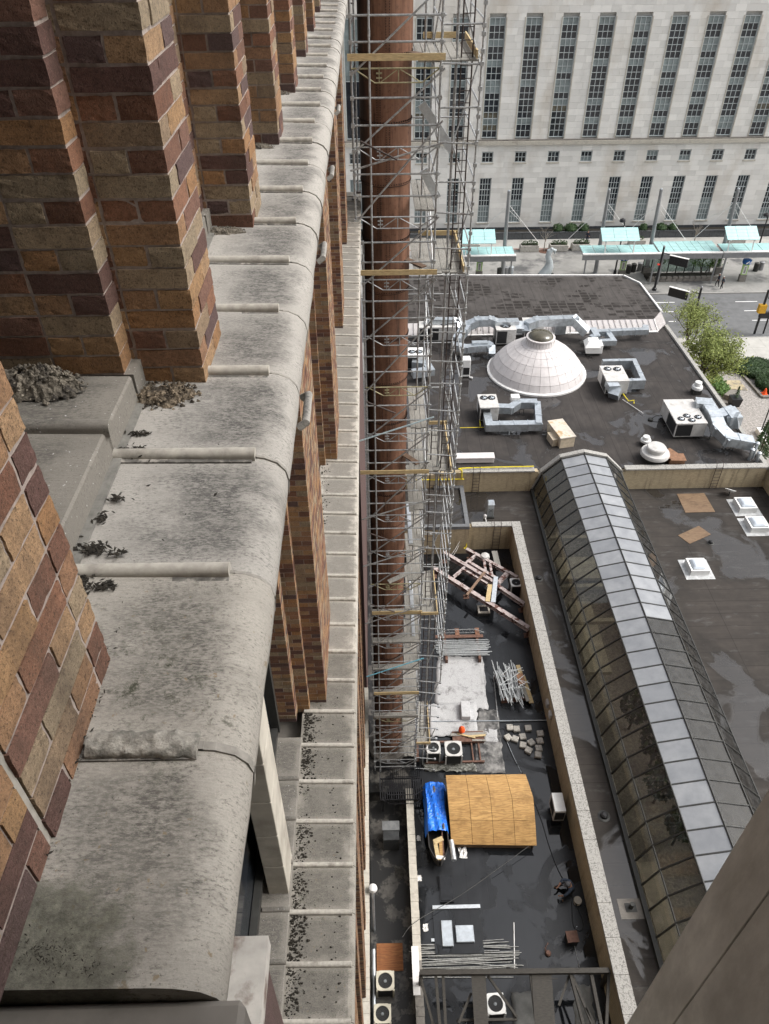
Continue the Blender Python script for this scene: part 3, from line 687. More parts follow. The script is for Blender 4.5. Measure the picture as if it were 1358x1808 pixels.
def cabinet(par_, x0, x1, y0, y1, z0, z1, fans, m=m_cab, fr=.3):
    c = B().box(x0, x1, y0, y1, z0+.12, z1).ob('cabinet', m, par_, bev=.02)
    B().box(x0+.06, x1-.06, y0+.06, y1-.06, z0, z0+.121).ob('base_rail', m_frame, par_)
    g = B()
    nx = max(2, int((x1-x0)/.06))
    B().box(x0+.08, x0+(x1-x0)*.55, y0-.012, y0+.02, z0+.2, z1-.12).ob('coil_grille', m_dark, c)
    for k in range(3): B().box(x1-(x1-x0)*.4, x1-.06, y0-.008-.001*k, y0+.02, z0+.2+k*(z1-z0-.3)/3, z0+.2+(k+.94)*(z1-z0-.3)/3).ob('access_panel', m, c)
    B().box(x0-.012, x0+.02, y0+.1, y1-(y1-y0)*.45, z0+.2, z1-.12).ob('coil_grille', m_dark, c)
    B().box(x0-.03, x1+.03, y0-.03, y1+.03, z1+.001, z1+.035).ob('cabinet_lid', m, c)
    for (fx, fy) in fans: fan(c, (x0+(x1-x0)*fx, y0+(y1-y0)*fy, z1+.036), fr)
    return c
GR = None
# unit A: left front, looped duct
a0 = W(*q2(152, 372), 6.75)
ua = thing('roof_unit', 'rooftop air unit with two fans and a looped square duct beside the pale dome', 'air conditioner', loc=(a0.x+.7, a0.y-1, ZR))
def U_(o): return o
L = lambda x, y, z, t: W(*q2(x, y), z)-t.location
cabinet(ua, -.75, .75, -.9, 1.1, .1, 1.45, ((.3,.72), (.72,.72)), fr=.3)
duct(ua, [L(200, 425, 6.3, ua), L(285, 428, 6.3, ua), L(320, 406, 6.3, ua), L(395, 406, 6.3, ua)], .62, .6)
duct(ua, [L(395, 408, 6.1, ua), L(398, 440, 6.1, ua), L(402, 498, 6.1, ua)], .5, .62)
duct(ua, [L(182, 430, 6.0, ua), L(196, 500, 6.0, ua), L(415, 496, 6.0, ua)], .62, .62)
stands(ua, [L(x, y, ZR, ua) for x, y in ((190, 530), (300, 530), (395, 525), (330, 450), (390, 450))], 0, .45)
b = B(); 
for (x0, y0, x1, y1) in ((155, 440, 160, 500), (75, 506, 175, 504)):
    b.tube([L(x0, y0, 5.6, ua), L(x1, y1, 5.6, ua)], .03, 6)
b.ob('gas_pipe', m_yellow, ua)
o = B().box(-.35, .35, -.3, .3, 0, .5).ob('hood', m_cabw, ua); o.location = L(303, 395, 6.3, ua)
# unit B: mid right
b0 = W(*q2(660, 262), 6.75)
ub = thing('roof_unit', 'rooftop air unit with two fans enclosed by a square duct loop and yellow gas pipe', 'air conditioner', loc=(b0.x+.95, b0.y-1.1, ZR))
cabinet(ub, -.95, .95, -1.1, 1.5, .15, 1.5, ((.28,.78), (.7,.75)), fr=.32)
duct(ub, [L(665, 243, 6.0, ub), L(795, 240, 6.0, ub), L(832, 322, 6.0, ub), L(735, 326, 6.0, ub)], .4, .85)
duct(ub, [L(700, 318, 6.5, ub), L(715, 345, 6.4, ub)], .95, .6); duct(ub, [L(718, 352, 6.3, ub), L(719, 372, 5.6, ub)], .9, .75)
stands(ub, [L(x, y, ZR, ub) for x, y in ((760, 345), (800, 345), (828, 345))], 0, .4)
b = B(); b.tube([L(652, 300, 5.7, ub), L(690, 360, 5.7, ub)], .03, 6); b.tube([L(752, 365, 5.7, ub), L(775, 395, 5.7, ub), L(798, 392, 5.7, ub), L(797, 405, 5.6, ub)], .05, 6); b.ob('gas_pipe', m_yellow, ub)
b = B().tube([L(750, 388, 5.42, ub), L(836, 446, 5.42, ub)], .025, 6).ob('condensate_pipe', m_white, ub)
# unit C: large right
c0 = W(*q2(940, 400), 6.8); c1 = W(*q2(1092, 478), 6.8)
uc = thing('roof_unit', 'large rooftop air unit with four fans and a curving duct to the parapet', 'air conditioner', loc=((c0.x+c1.x)/2-.1, (c0.y+c1.y)/2, ZR))
wx = 1.2
cabinet(uc, -wx, wx, -1.75, 1.75, .15, 1.5, ((.22,.18), (.46,.3), (.54,.12), (.8,.24)), fr=.27)
duct(uc, [L(1052, 408, 6.9, uc), L(1098, 412, 6.9, uc), L(1130, 462, 6.8, uc), L(1150, 512, 6.6, uc), L(1190, 553, 6.4, uc), L(1288, 570, 6.2, uc)], 1.0, .75)
duct(uc, [L(1150, 462, 6.6, uc), L(1195, 446, 6.7, uc), L(1213, 470, 6.7, uc), L(1216, 500, 6.1, uc)], .95, .8)
stands(uc, [L(x, y, ZR, uc) for x, y in ((1125, 555), (1180, 595), (1190, 600), (1240, 585))], 0, .55, .3)
b = B(); b.tube([L(935, 470, 5.9, uc), L(985, 530, 5.7, uc), L(1000, 532, 5.7, uc)], .04, 6); b.ob('gas_pipe', m_yellow, uc)
b = B().tube([L(925, 456, 5.6, uc), L(890, 456, 5.6, uc), L(866, 470, 5.4, uc)], .03, 6); b.lathe([(.2,.0), (.22,.1), (.1,.16)], 12, tuple(L(866, 473, ZR, uc))); b.ob('drain_pipe', m_frame, uc)
# units D: back row with long ducts
d0 = W(*q2(222, 168), ZR)
ud = thing('roof_unit', 'grey condenser with a long square duct arching over it, left of the dome lantern', 'air conditioner', loc=(d0.x+.95, d0.y+.9, ZR))
cabinet(ud, -.95, .9, -.9, .9, .1, 1.65, ((.5,.5),), fr=.5)
duct(ud, [L(60, 145, 6.6, ud), L(108, 84, 6.9, ud), L(150, 66, 7.2, ud), L(205, 64, 7.2, ud), L(232, 74, 7.0, ud), L(318, 72, 7.0, ud)], .8, .7)
duct(ud, [L(322, 72, 6.9, ud), L(322, 105, 6.5, ud)], .85, .7)
stands(ud, [L(x, y, ZR, ud) for x, y in ((150, 118), (205, 120), (110, 130))], 0, 1.3, .25)
ue = thing('roof_unit', 'grey condenser under a long square duct stepping down behind the dome lantern', 'air conditioner', loc=tuple(W(*q2(378, 145), ZR)+Vector((0,.9,0))))
cabinet(ue, -.9, .9, -.9, .9, .1, 1.5, ((.5,.5),), fr=.5)
duct(ue, [L(352, 82, 7.0, ue), L(395, 66, 7.1, ue), L(550, 60, 7.1, ue), L(602, 112, 6.2, ue)], .8, .75)
duct(ue, [L(352, 84, 6.8, ue), L(350, 108, 6.4, ue)], .85, .7)
B().box(-.5, .5, -.4, .4, 0, 1.0).ob('duct_box', m_galv, ue).location = L(488, 112, ZR, ue)
stands(ue, [L(x, y, ZR, ue) for x, y in ((430, 118), (520, 118))], 0, 1.5, .25)
uf = thing('roof_duct', 'stepped galvanized duct run on legs along the pale seamed skirt', 'duct', loc=tuple(W(*q2(700, 125), ZR)))
duct(uf, [L(625, 100, 6.3, uf), L(640, 128, 6.2, uf), L(620, 138, 6.1, uf)], .6, .55); duct(uf, [L(640, 112, 6.2, uf), L(845, 104, 6.2, uf), L(843, 88, 6.2, uf)], .55, .5)
duct(uf, [L(690, 118, 6.1, uf), L(712, 150, 6.0, uf), L(655, 152, 6.0, uf)], .5, .5)
stands(uf, [L(x, y, ZR, uf) for x, y in ((730, 130), (790, 128), (835, 126), (690, 172))], 0, .75, .2)
ug = thing('roof_vent', 'white square exhaust hood on a tilted curb below the stepped duct', 'vent', loc=tuple(W(*q2(630, 212), ZR)+Vector((0,.7,0))))
B().prism([(-.75,-.55), (.75,-.6), (.85,.55), (-.6,.6)], .25, 1.1).ob('hood', m_cabw, ug, bev=.03); B().box(-.55, .6, -.45, .45, 0, .26).ob('curb', m_frame, ug)
B().hexa([(-.95,-.75,.95), (.5,-.8,.95), (.6,.5,1.05), (-.85,.55,1.05)], [(-.6,-.4,1.4), (.35,-.45,1.4), (.4,.35,1.45), (-.55,.35,1.45)]).ob('hood_top', m_cabw, ug)
uh = thing('roof_duct', 'short square galvanized duct on legs beside the scaffold, left of the dome', 'duct', loc=tuple(W(*q2(150, 215), ZR)))
duct(uh, [L(40, 165, 6.3, uh), L(100, 178, 6.2, uh), L(190, 170, 6.2, uh), L(207, 160, 6.3, uh)], .65, .6); duct(uh, [L(125, 158, 6.5, uh), L(190, 156, 6.5, uh)], .5, .4)
duct(uh, [L(207, 168, 6.2, uh), L(208, 205, 5.7, uh)], .6, .6); stands(uh, [L(x, y, ZR, uh) for x, y in ((130, 205), (172, 222), (60, 205))], 0, .6, .25)
ui = thing('roof_unit', 'narrow white cabinet standing beside the scaffold left of the dome', 'air conditioner', loc=tuple(W(*q2(100, 298), ZR)))
B().box(-.35, .35, 0, .8, .1, 1.75).ob('cabinet', m_cabw, ui, bev=.03); B().box(-.3, .3, .05, .75, 0, .11).ob('base_rail', m_frame, ui); B().box(-.28, .28, -.01, .02, .3, 1.0).ob('coil_grille', m_dark, ui)
b = B().tube([(.3,-.1,.1), (.55,-.25,.12)], .08, 8).ob('pipe_elbow', m_white, ui)
# equipment half hidden behind the scaffold
for (px, py, w, d_, h, lab) in ((770, 600, 3.4, 1.3, 1.6, 'long grey air handler behind the scaffold near the pale skirt'), (733, 648, 1.6, 1.6, 1.5, 'square white condenser with two fans behind the scaffold')):
    p = W(px, py, ZR); t = thing('roof_unit', lab, 'air conditioner', loc=(p.x, p.y, ZR))
    cabinet(t, -w/2, w/2, -d_/2, d_/2, .1, h, ((.3,.5), (.7,.5)), fr=.32, m=m_cabw if w < 2 else m_cab)
    if w < 2: duct(t, [(-.3,-.9,.9), (.9,-1.2,.9), (1.2,-2.2,.8), (-.4,-2.6,.8)], .7, .6)
    else: duct(t, [(-1.0,.2,1.9), (1.9,.1,1.9), (2.3,-.6,1.2)], .6, .5)
def mushroom(px, py, r, h, lab, base=.6):
    p = W(px, py, ZR); t = thing('exhaust_fan', lab, 'vent', loc=(p.x, p.y, ZR))
    B().box(-r*base, r*base, -r*base, r*base, 0, h*.35).ob('curb', m_frame if base > .55 else m_cabw, t)
    B().lathe([(r*.6, h*.35), (r*.98, h*.4), (r, h*.5), (r*.93, h*.62), (r*.62, h*.66)], 28).ob('skirt', m_cabw if r < .6 else m_cab, t, smooth=True)
    B().lathe([(r*.62, h*.655), (r*.66, h*.9), (r*.6, h*.96), (r*.2, h)], 28).ob('cap', m_cabw if r < .6 else m_cab, t, smooth=True)
mushroom(*q2(877, 640), 1.1, 1.35, 'wide pale round mushroom exhaust fan beside torn cardboard boxes')
mushroom(*q2(842, 575), .42, .8, 'small white capped roof vent behind the wide round fan', .62)
mushroom(*q2(1053, 362), .46, 1.15, 'small round vent on a brown square curb near the east parapet', .75)
for (x, y, sx, sy, sz, rz, lab) in ((940, 618, 1.3, 1.0, .12, .5, 'flattened brown cardboard box beside the round exhaust fan'), (968, 652, 1.15, .7, .65, -.05, 'upright brown cardboard box beside the flattened one')):
    p = W(*q2(x, y), ZR); t = thing('cardboard_box', lab, 'box', loc=(p.x, p.y, ZR), rz=rz)
    B().box(-sx/2, sx/2, -sy/2, sy/2, .0, sz).ob('carton', m_card, t)
    B().box(-sx/2, sx/2, -sy*.8, -sy/2+.02, sz-.03, sz-.01).ob('flap', m_card, t); B().box(-sx/2-.25, -sx/2+.01, -sy/2, sy/2, sz+.002, sz+.02).ob('flap', m_card, t)
p = W(*q2(137, 655), ZR); t = thing('roof_bench', 'long low pinkish box lying on the roof beside the scaffold', 'box', loc=(p.x, p.y+.3, ZR))
B().box(-1.45, 1.45, -.32, .32, .08, .5).ob('carcass', m_pink, t, bev=.02); B().box(-1.5, 1.5, -.36, .36, .501, .56).ob('lid', m_pink, t); B().box(-1.3, -1.1, -.3, .3, 0, .081).ob('foot', m_frame, t); B().box(1.1, 1.3, -.3, .3, 0, .081).ob('foot', m_frame, t)
p = W(*q2(510, 588), ZR); t = thing('crate', 'tan wooden duct box propped at the far end of the glass vault', 'crate', loc=(p.x, p.y+.9, ZR), rz=.22)
B().box(-.65, .55, -.9, 1.6, 0, .9).ob('carcass', simple('pale_ply_crate', (.52,.44,.33), .8, 3, .25), t); B().box(-.7, .6, -.95, 1.65, .901, .98).ob('lid', simple('stained_crate_lid', (.55,.5,.43), .7, 1.2, .3, dirt=(.4,.28,.15), dsc=1.2, dlo=.5, dhi=.6), t); B().box(-1.1, -.66, -.5, .6, 0, .6).ob('side_box', simple('pale_ply_crate', (.5,.42,.3)), t)
# vent pipes and flues by the parapet corner
p = W(*q2(1322, 650), ZR); t = thing('flue_pipe', 'short silver vent pipes clustered at the roof corner by the east parapet', 'pipe', loc=(p.x-.4, p.y+.6, ZR))
for (x, y, h) in ((0,0,1.3), (-.35,-.25,.9), (.15,-.45,.7)): B().tube([(x,y,0), (x,y,h)], .13, 12).ob('pipe', m_galv, t); B().lathe([(.17,0), (.17,.12), (.05,.2)], 12, (x,y,h)).ob('pipe_cap', m_galv, t)
# ladders over the parapets
def wall_ladder(x, y, z0, z1, lab, off=.12):
    t = thing('wall_ladder', lab, 'ladder', loc=(x, y, z0))
    for s in (-.25, .25):
        B().tube([(s,-off,0), (s,-off,z1-z0), (s,.1,z1-z0+.25), (s,.45,z1-z0+.1)], .022, 6).ob('rail', m_scafd, t)
    for k in range(int((z1-z0)/.3)): B().tube([(-.25,-off,.2+k*.3), (.25,-off,.2+k*.3)], .014, 6).ob('rung', m_scafd, t)
p = WY(840, 850, YD0); wall_ladder(p.x, YD0, ZL, ZR+.35, 'thin rusty ladder on the buff wall left of the glass vault')
p = WY(*q3(1140, 60), YD0); wall_ladder(p.x, YD0, ZL, ZR+.5, 'dark ladder hooked over the buff parapet right of the glass vault')
p = WY(876, 950, YWB); wall_ladder(p.x, YWB, ZD, 3.95, 'rusty ladder down the back wall of the light well')
# ---- lower roof, right field
def skylight(x, y, w, l, lab, grp, z=ZL):
    p = W(*q3(x, y), z); t = thing('skylight', lab, 'skylight', grp, (p.x, p.y, z))
    B().box(-w/2-.35, w/2+.35, -l/2-.35, l/2+.3, .001, .012).ob('flashing', simple('pale_flashing', (.45,.46,.46), .5, 3, .3), t)
    for (a, b2, c, d) in ((-w/2,-w/2+.12,-l/2,l/2), (w/2-.12,w/2,-l/2,l/2), (-w/2+.121,w/2-.121,-l/2,-l/2+.12), (-w/2+.121,w/2-.121,l/2-.12,l/2)): B().box(a, b2, c, d, 0, .45).ob('curb', m_cabw, t)
    b = B(); b.hexa([(-w/2+.1,-l/2+.1,.44), (w/2-.1,-l/2+.1,.44), (w/2-.1,l/2-.1,.44), (-w/2+.1,l/2-.1,.44)], [(-w/4,-l/4,.64), (w/4,-l/4,.64), (w/4,l/4,.64), (-w/4,l/4,.64)]); b.ob('skylight_dome', simple('acrylic_dome', (.5,.55,.6), .12, 2, .1, spec=.6), t, bev=.08, seg=2)
skylight(1258, 172, 1.3, 1.3, 'white framed skylight beside the small round dish near the buff parapet', None)
skylight(1305, 250, 1.35, 1.3, 'white framed skylight between two others on the brown lower roof', None)
skylight(1066, 420, 1.25, 1.25, 'white framed skylight standing alone amid pale streaks beyond the plywood sheets', None)
for (pts, lab) in ((((988,118), (1098,115), (1142,190), (1023,193)), 'weathered plywood sheet lying in a puddle near the ladder'), (((993,284), (1077,246), (1125,280), (1040,318)), 'weathered plywood sheet lying at an angle on the brown roof')):
    P = [W(*q3(x, y), ZL+.03) for x, y in pts]; c = sum(P, Vector())/4
    o = B().prism([(p.x-c.x, p.y-c.y) for p in P], 0, .025).ob('plywood_sheet', m_plyd); o.location = (c.x, c.y, ZL+.006); tag(o, lab, 'plywood')
def drain(px, py, z, lab, r=.2):
    p = W(px, py, z); t = thing('roof_drain', lab, 'drain', loc=(p.x, p.y, z))
    B().lathe([(r*1.3, 0), (r*1.3, .02), (r*.9, .04)], 16).ob('flange', m_frame, t); B().lathe([(r*.8, .03), (r*.75, .16), (r*.4, .22)], 12).ob('strainer', m_dark, t)
drain(*q3(1123, 315), ZL, 'round dark roof drain beside the angled plywood sheet'); drain(*q5(342, 815), ZL, 'round roof drain in the strip between coping and vault', .24); drain(*q3(434, 458), ZL, 'round black drain on the strip near the well corner', .24)
p = W(*q3(238, 208), ZL); t = thing('roof_vent', 'silver sheet metal vent box with a black cross on its side', 'vent', loc=(p.x, p.y, ZL))
B().box(-.22, .22, -.2, .25, .12, 1.25).ob('vent_box', m_galv, t, bev=.02); B().box(-.3, .3, -.28, .3, 0, .12).ob('base', m_frame, t)
B().bar((-.14,-.206,.55), (.14,-.206,.85), .02, .012, (0,1,0)).bar((-.14,-.207,.85), (.14,-.207,.55), .02, .012, (0,1,0)).ob('cross_mark', m_black, t); B().hexa([(-.26,-.24,1.252), (.26,-.24,1.252), (.26,.29,1.252), (-.26,.29,1.252)], [(-.2,-.1,1.4), (.2,-.1,1.4), (.2,.2,1.4), (-.2,.2,1.4)]).ob('hood', m_galv, t)
b = B().tube([(-.38,-.3,.06), (-.35,-.5,.1), (-.35,-1.3,.1)], .035, 6); b.lathe([(.12,0), (.12,.3), (.05,.36)], 10, (-.38,-.2,0)); b.ob('pipe', m_white, t)
p = W(*q3(1195, 125), ZL); t = thing('satellite_dish', 'small white round dish on a stub beside the skylight', 'dish', loc=(p.x, p.y, ZL))
B().tube([(0,0,0), (0,0,.4)], .04, 8).ob('post', m_frame, t); b = B().lathe([(.05,0), (.3,.06), (.42,.16), (.4,.17), (.28,.08), (.02,.02)], 20); o = b.ob('reflector', m_cabw, t, smooth=True); o.location = (0,-.02,.4); o.rotation_euler = (-.5,.3,0)
p = W(*q5(470, 1252), ZL); t = thing('vent_pipe', 'small open vent pipe on a square patch between coping and vault', 'pipe', loc=(p.x, p.y, ZL))
B().box(-.55, .6, -.5, .4, .001, .012).ob('patch', m_stone_dk, t); B().tube([(0,0,0), (0,0,.4)], .1, 12).ob('pipe', m_frame, t); B().box(-.25, .25, -.2, .2, .0125, .03).ob('flange', m_frame, t)
from mathutils import noise as mn
# ================================================================== BRICK TOWER (the building seen along its face at left)
Z1, ZS1, Z2, Z3 = 38.7, 38.8, 31.9, 5.0
tw = thing('brick_tower', 'tall brown brick tower with piers and limestone ledges seen along its face', 'building', loc=(-2, 12, 0))
def tp(o): return par(o, tw)
YT0, YT1 = .42, 26.4
XEDGE = -.255
tp(B().box(-12, -1.3, YT0+.3, YT1, -.2, 44).ob('tower_core', m_stone_dk))
_bm = {}
def brickmesh(sx, sy, sz):
    var = rb.randint(0, 3); k = (round(sx, 3), round(sy, 3), round(sz, 3), var)
    if k not in _bm:
        b = bmesh.new(); bmesh.ops.create_cube(b, size=1)
        for v in b.verts: v.co = Vector((v.co.x*sx, v.co.y*sy, v.co.z*sz))
        bmesh.ops.subdivide_edges(b, edges=list(b.edges), cuts=3, use_grid_fill=True)
        for v in b.verts:
            e = (abs(abs(v.co.x)-sx/2) < 1e-4)+(abs(abs(v.co.y)-sy/2) < 1e-4)+(abs(abs(v.co.z)-sz/2) < 1e-4)
            if e >= 2: v.co *= 1-rb.uniform(.001, .004)*e/max(.08, max(sx, sy))*.25; v.co += Vector((rb.uniform(-1,1), rb.uniform(-1,1), rb.uniform(-1,1)))*.0014
        me = bpy.data.meshes.new('brick'); b.to_mesh(me); b.free(); me.materials.append(m_brick_o); _bm[k] = me
    return _bm[k]
CS = .0663; JT = .008
rb = random.Random(21)
nbrick = 0
def put(par_, org, x0, x1, y0, y1, z, stuff, real):
    """one brick; a real object on the nearest courses, otherwise joined"""
    global nbrick
    sz = CS-JT; dz = rb.uniform(-.0015, .0015); dp = rb.uniform(-.001, .003)
    if real and nbrick < 320:
        o = link('brick', brickmesh(x1-x0, y1-y0, sz), par_); nbrick += 1
        o.location = ((x0+x1)/2+dp-org[0], (y0+y1)/2-dp-org[1], z+sz/2+dz-org[2]); o.rotation_euler = (rb.uniform(-.006,.006), rb.uniform(-.004,.004), rb.uniform(-.008,.008))
    else:
        stuff.box(x0+dp, x1+dp, y0-dp, y1-dp, z+dz, z+sz+dz)
def outer(par_, org, x0, x1, y0, y1, z0, z1, stuff, realz, ph=0):
    """courses of a rectangular pier: bricks on the -Y face and the +X face"""
    n = int((z1-z0)/CS); a = x1-x0; bl = y1-y0; J = JT
    for c in range(n):
        z = z0+c*CS; rl = z < realz
        if (c+ph) % 2 == 0:
            # front stretchers
            L = .205; x = x1
            first = True
            while x > x0+.03:
                xl = max(x0, x-L); 
                if xl-x0 < .04: xl = x0
                put(par_, org, xl, x, y0, y0+.1, z, stuff, rl); x = xl-J
            y = y0+.1+J
            while y < y1-.03:
                yh = min(y1, y+.205)
                if y1-yh < .05: yh = y1
                put(par_, org, x1-.1, x1, y, yh, z, stuff, rl); y = yh+J
        else:
            put(par_, org, max(x0, x1-.1), x1, y0, min(y1, y0+.205), z, stuff, rl)
            x = x1-.1-J; L = .095
            while x > x0+.03:
                xl = max(x0, x-L); 
                if xl-x0 < .04: xl = x0
                put(par_, org, xl, x, y0, y0+.1, z, stuff, rl); x = xl-J; L = .205
            y = y0+.205+J
            while y < y1-.03:
                yh = min(y1, y+.1)
                if y1-yh < .05: yh = y1
                put(par_, org, x1-.1, x1, y, yh, z, stuff, rl); y = yh+J
def pier(name, boxes, z0, z1, realz, ph=0, dw=.0):
    """a stepped pier; boxes = list of (x0,x1,y0,y1,zbase); mortar core + bricks"""
    org = (boxes[0][0], boxes[0][2], z0)
    core = B(); st = B()
    for i, (x0, x1, y0, y1, zb) in enumerate(boxes):
        core.box(x0-.05, x1-.0025, y0+.0025, y1-.003, zb-.002*i, z1-.003*i)
    p = tp(core.ob(name, m_mortar)); 
    for i, (x0, x1, y0, y1, zb) in enumerate(boxes):
        sub = B()
        o_ = thing_loc = None
        outer(p, (0,0,0), x0, x1, y0, y1, zb+.004, z1, st, realz, ph+i)
    if st.v:
        s = st.ob('bricks', m_brick_i, p); s['kind'] = 'stuff'
    return p
PX = -.552; RX = -.745
ys = [.668] + [2.215+1.433*k for k in range(0, 17)]
for i, y in enumerate(ys):
    if y > YT1-.5: continue
    if i == 0: bx = [(-.80, PX-.02, .668, 1.06, Z1), (-1.3, RX-.03, .59, 1.14, ZS1)]
    else: bx = [(-.80, PX, y, y+.345, Z1), (-1.3, RX-.028, y-.105, y+.45, ZS1)]
    top = 40.15 if y < 9 else 40.0
    pier('brick_pier', bx, Z1, top, 39.62 if i == 0 else (39.75 if i == 1 else (39.4 if i == 2 else 0)), i % 2)
    tp(B().box(-1.3, PX-.011, y+.01, y+.33, top+.001, 44).ob('pier_shaft', m_brick_i))
# corner brickwork by the wing (near left), separated from the first pier by a pale movement joint
pier('brick_corner', [(-.9, PX-.024, .38, .652, Z1)], Z1, 40.2, 39.5, 1)
tp(B().box(-.9, PX-.026, .653, .667, Z1, 40.2).ob('movement_joint', simple('pale_sealant', (.36,.34,.3), .8, 30, .2)))
tp(B().box(-1.3, PX-.05, .33, .36, Z1, 44).ob('corner_shaft', m_mortar))
# windows and spandrel behind the piers
for i in range(len(ys)-1):
    y0 = ys[i]+.455; y1 = ys[i+1]-.107
    if y1 > YT1: break
    w = tp(B().box(-1.3, -1.22, y0, y1, ZS1+.12, 39.05).ob('window_frame', m_frame)); B().box(-1.29, -1.24, y0+.05, y1-.05, 39.051, 42).ob('glass', m_pane_dark, w)
# upper ledge: separate limestone blocks with rolled joints
prof1 = [(-.76, Z1-.16), (XEDGE-.03, Z1-.16), (XEDGE-.005, Z1-.13), (XEDGE, Z1-.085), (XEDGE-.008, Z1-.05), (XEDGE-.03, Z1-.022), (XEDGE-.065, Z1-.005), (XEDGE-.1, Z1), (-.76, Z1+.012)]
m_rubble_l = simple('crumbling_stone', (.27,.255,.225), .95, 60, .35, bstr=.9, bdist=.006, dirt=(.12,.115,.1), dsc=32, dlo=.45, dhi=.65)
m_grime_shade = simple('joint_grime_shade', (.11,.105,.095), .95, 40, .5, dirt=(.3,.28,.25), dsc=30, dlo=.52, dhi=.62); m_roll = simple('pale_roll_stone', (.38,.357,.315), .85, 30, .2, dirt=(.2,.185,.16), dsc=8, dlo=.5, dhi=.7)
ribs = [.847+.478*k for k in range(-1, 54)]
for k in range(len(ribs)-1):
    y0, y1 = ribs[k]+.003, ribs[k+1]-.003
    if k == 0: y0 = .428
    if y1 > YT1: break
    dz = rb.uniform(-.003, .003); dx = rb.uniform(-.003, .003)
    b = B(); n = len(prof1); rings = []
    ns = 7
    for j in range(ns):
        y = y0+(y1-y0)*j/(ns-1)
        b.v += [(x+dx+(rb.uniform(-.0015,.0015) if x > -.7 else 0), y, z+dz) for (x, z) in prof1]
    for j in range(ns-1):
        for t in range(n): b.f.append((j*n+t, j*n+(t+1)%n, (j+1)*n+(t+1)%n, (j+1)*n+t))
    b.f.append(tuple(range(n))); b.f.append(tuple(range((ns-1)*n, ns*n))[::-1])
    st = tp(b.ob('ledge_stone', m_lime5 if k == 0 else (m_lime2 if k == 1 else m_lime), smooth=True))
    if k >= 1:
        # rolled rib over the joint
        rt = B(); x1 = -.35+rb.uniform(-.008,.008); r0 = .021
        pr_ = [(-.0205, -.012)]+[(-.0195*math.cos(math.pi*t_/14), .012+.0195*math.sin(math.pi*t_/14)) for t_ in range(15)]+[(.0205, -.012)]
        rt.hexa([(-.748, ribs[k]+a, Z1+c) for a, c in pr_], [(x1, ribs[k]+a*.92, Z1+c*.92) for a, c in pr_])
        if k == 1:
            pr_ = [(a*1.25, c*.75) for a, c in pr_]
            rt = B(); xs = [-.56+.21*i_/24 for i_ in range(25)]
            rings = []
            for xx in xs:
                s_ = 1 if xx < -.38 else .7
                s_ = 1.2 if xx < -.4 else max(.35, 1.2-(xx+.4)*14)
                rings.append([(xx, ribs[k]+a*1.15+.006*mn.noise(Vector((xx*60, a*80, 1))), Z1+c*s_+.007*mn.noise(Vector((xx*50, a*60, 5)))+rb.uniform(-.0015,.0015)) for a, c in pr_])
            nn = len(pr_)
            for rg in rings: rt.v += rg
            for j in range(len(xs)-1):
                for t in range(nn-1): rt.f.append((j*nn+t, j*nn+t+1, (j+1)*nn+t+1, (j+1)*nn+t))
            rt.f.append(tuple(range(nn))); rt.f.append(tuple(range((len(xs)-1)*nn, len(xs)*nn)))
        B().hexa([(-.744, ribs[k]-.036, Z1-.01), (-.352, ribs[k]-.03, Z1-.01), (-.352, ribs[k]-.018, Z1-.01), (-.744, ribs[k]-.018, Z1-.01)], [(-.744, ribs[k]-.036, Z1+.0135), (-.352, ribs[k]-.03, Z1+.0025), (-.352, ribs[k]-.018, Z1+.0025), (-.744, ribs[k]-.018, Z1+.0135)]).ob('grime_shade_line', m_grime_shade, st)  # dark strip colours in the rib's shadow together with crevice grime
        rt.ob('joint_roll', m_roll if k > 1 else m_rubble_l, st, smooth=True)
        # mortar line continuing over the nosing
        jl = B(); jp = [(-.34, Z1+.0035), (XEDGE-.1, Z1+.0035), (XEDGE-.063, Z1-.002), (XEDGE-.026, Z1-.02), (XEDGE-.004, Z1-.05), (XEDGE+.003, Z1-.085), (XEDGE-.002, Z1-.13)]
        wj = .009 if k == 1 else .0045
        for j in range(len(jp)-1):
            (xa, za), (xb, zb_) = jp[j], jp[j+1]
            jl.hexa([(xa, ribs[k]-wj, za-.01), (xa, ribs[k]+wj, za-.01), (xa, ribs[k]+wj, za), (xa, ribs[k]-wj, za)], [(xb, ribs[k]-wj, zb_-.01), (xb, ribs[k]+wj, zb_-.01), (xb, ribs[k]+wj, zb_), (xb, ribs[k]-wj, zb_)])
        jl.ob('mortar_joint', simple('old_mortar_line', (.25,.235,.21), .9, 40, .2), st)
tp(B().box(-.76, -.722, .68, YT1-.1, Z1+.004, Z1+.0165).ob('riser_mortar', simple('riser_mortar', (.17,.165,.15), .95, 30, .3)))
# window sills behind the ledge (a step up), one set of stones per bay
for i in range(len(ys)-1):
    y0 = ys[i]+.452; y1 = ys[i+1]-.107
    if i == 0: y0 = 1.145
    if y1 > YT1: break
    n = 3; cuts = [y0]+[r for r in ribs if y0+.05 < r < y1-.05]+[y1]
    for j in range(len(cuts)-1):
        s_ = tp(B().hexa([(-1.3, cuts[j]+.002, Z1-.05), (RX, cuts[j]+.002, Z1-.05), (RX, cuts[j+1]-.002, Z1-.05), (-1.3, cuts[j+1]-.002, Z1-.05)], [(-1.3, cuts[j]+.002, ZS1+.012), (RX-.006, cuts[j]+.002, ZS1), (RX-.006, cuts[j+1]-.002, ZS1), (-1.3, cuts[j+1]-.002, ZS1+.012)]).ob('sill_stone', m_sill, bev=.006))
        if j > 0: B().hexa([(-1.22, cuts[j]+a, ZS1+.008+c) for a, c in pr_], [(RX+.008, cuts[j]+a, ZS1+c) for a, c in pr_]).ob('joint_roll', m_sill, s_, smooth=True)
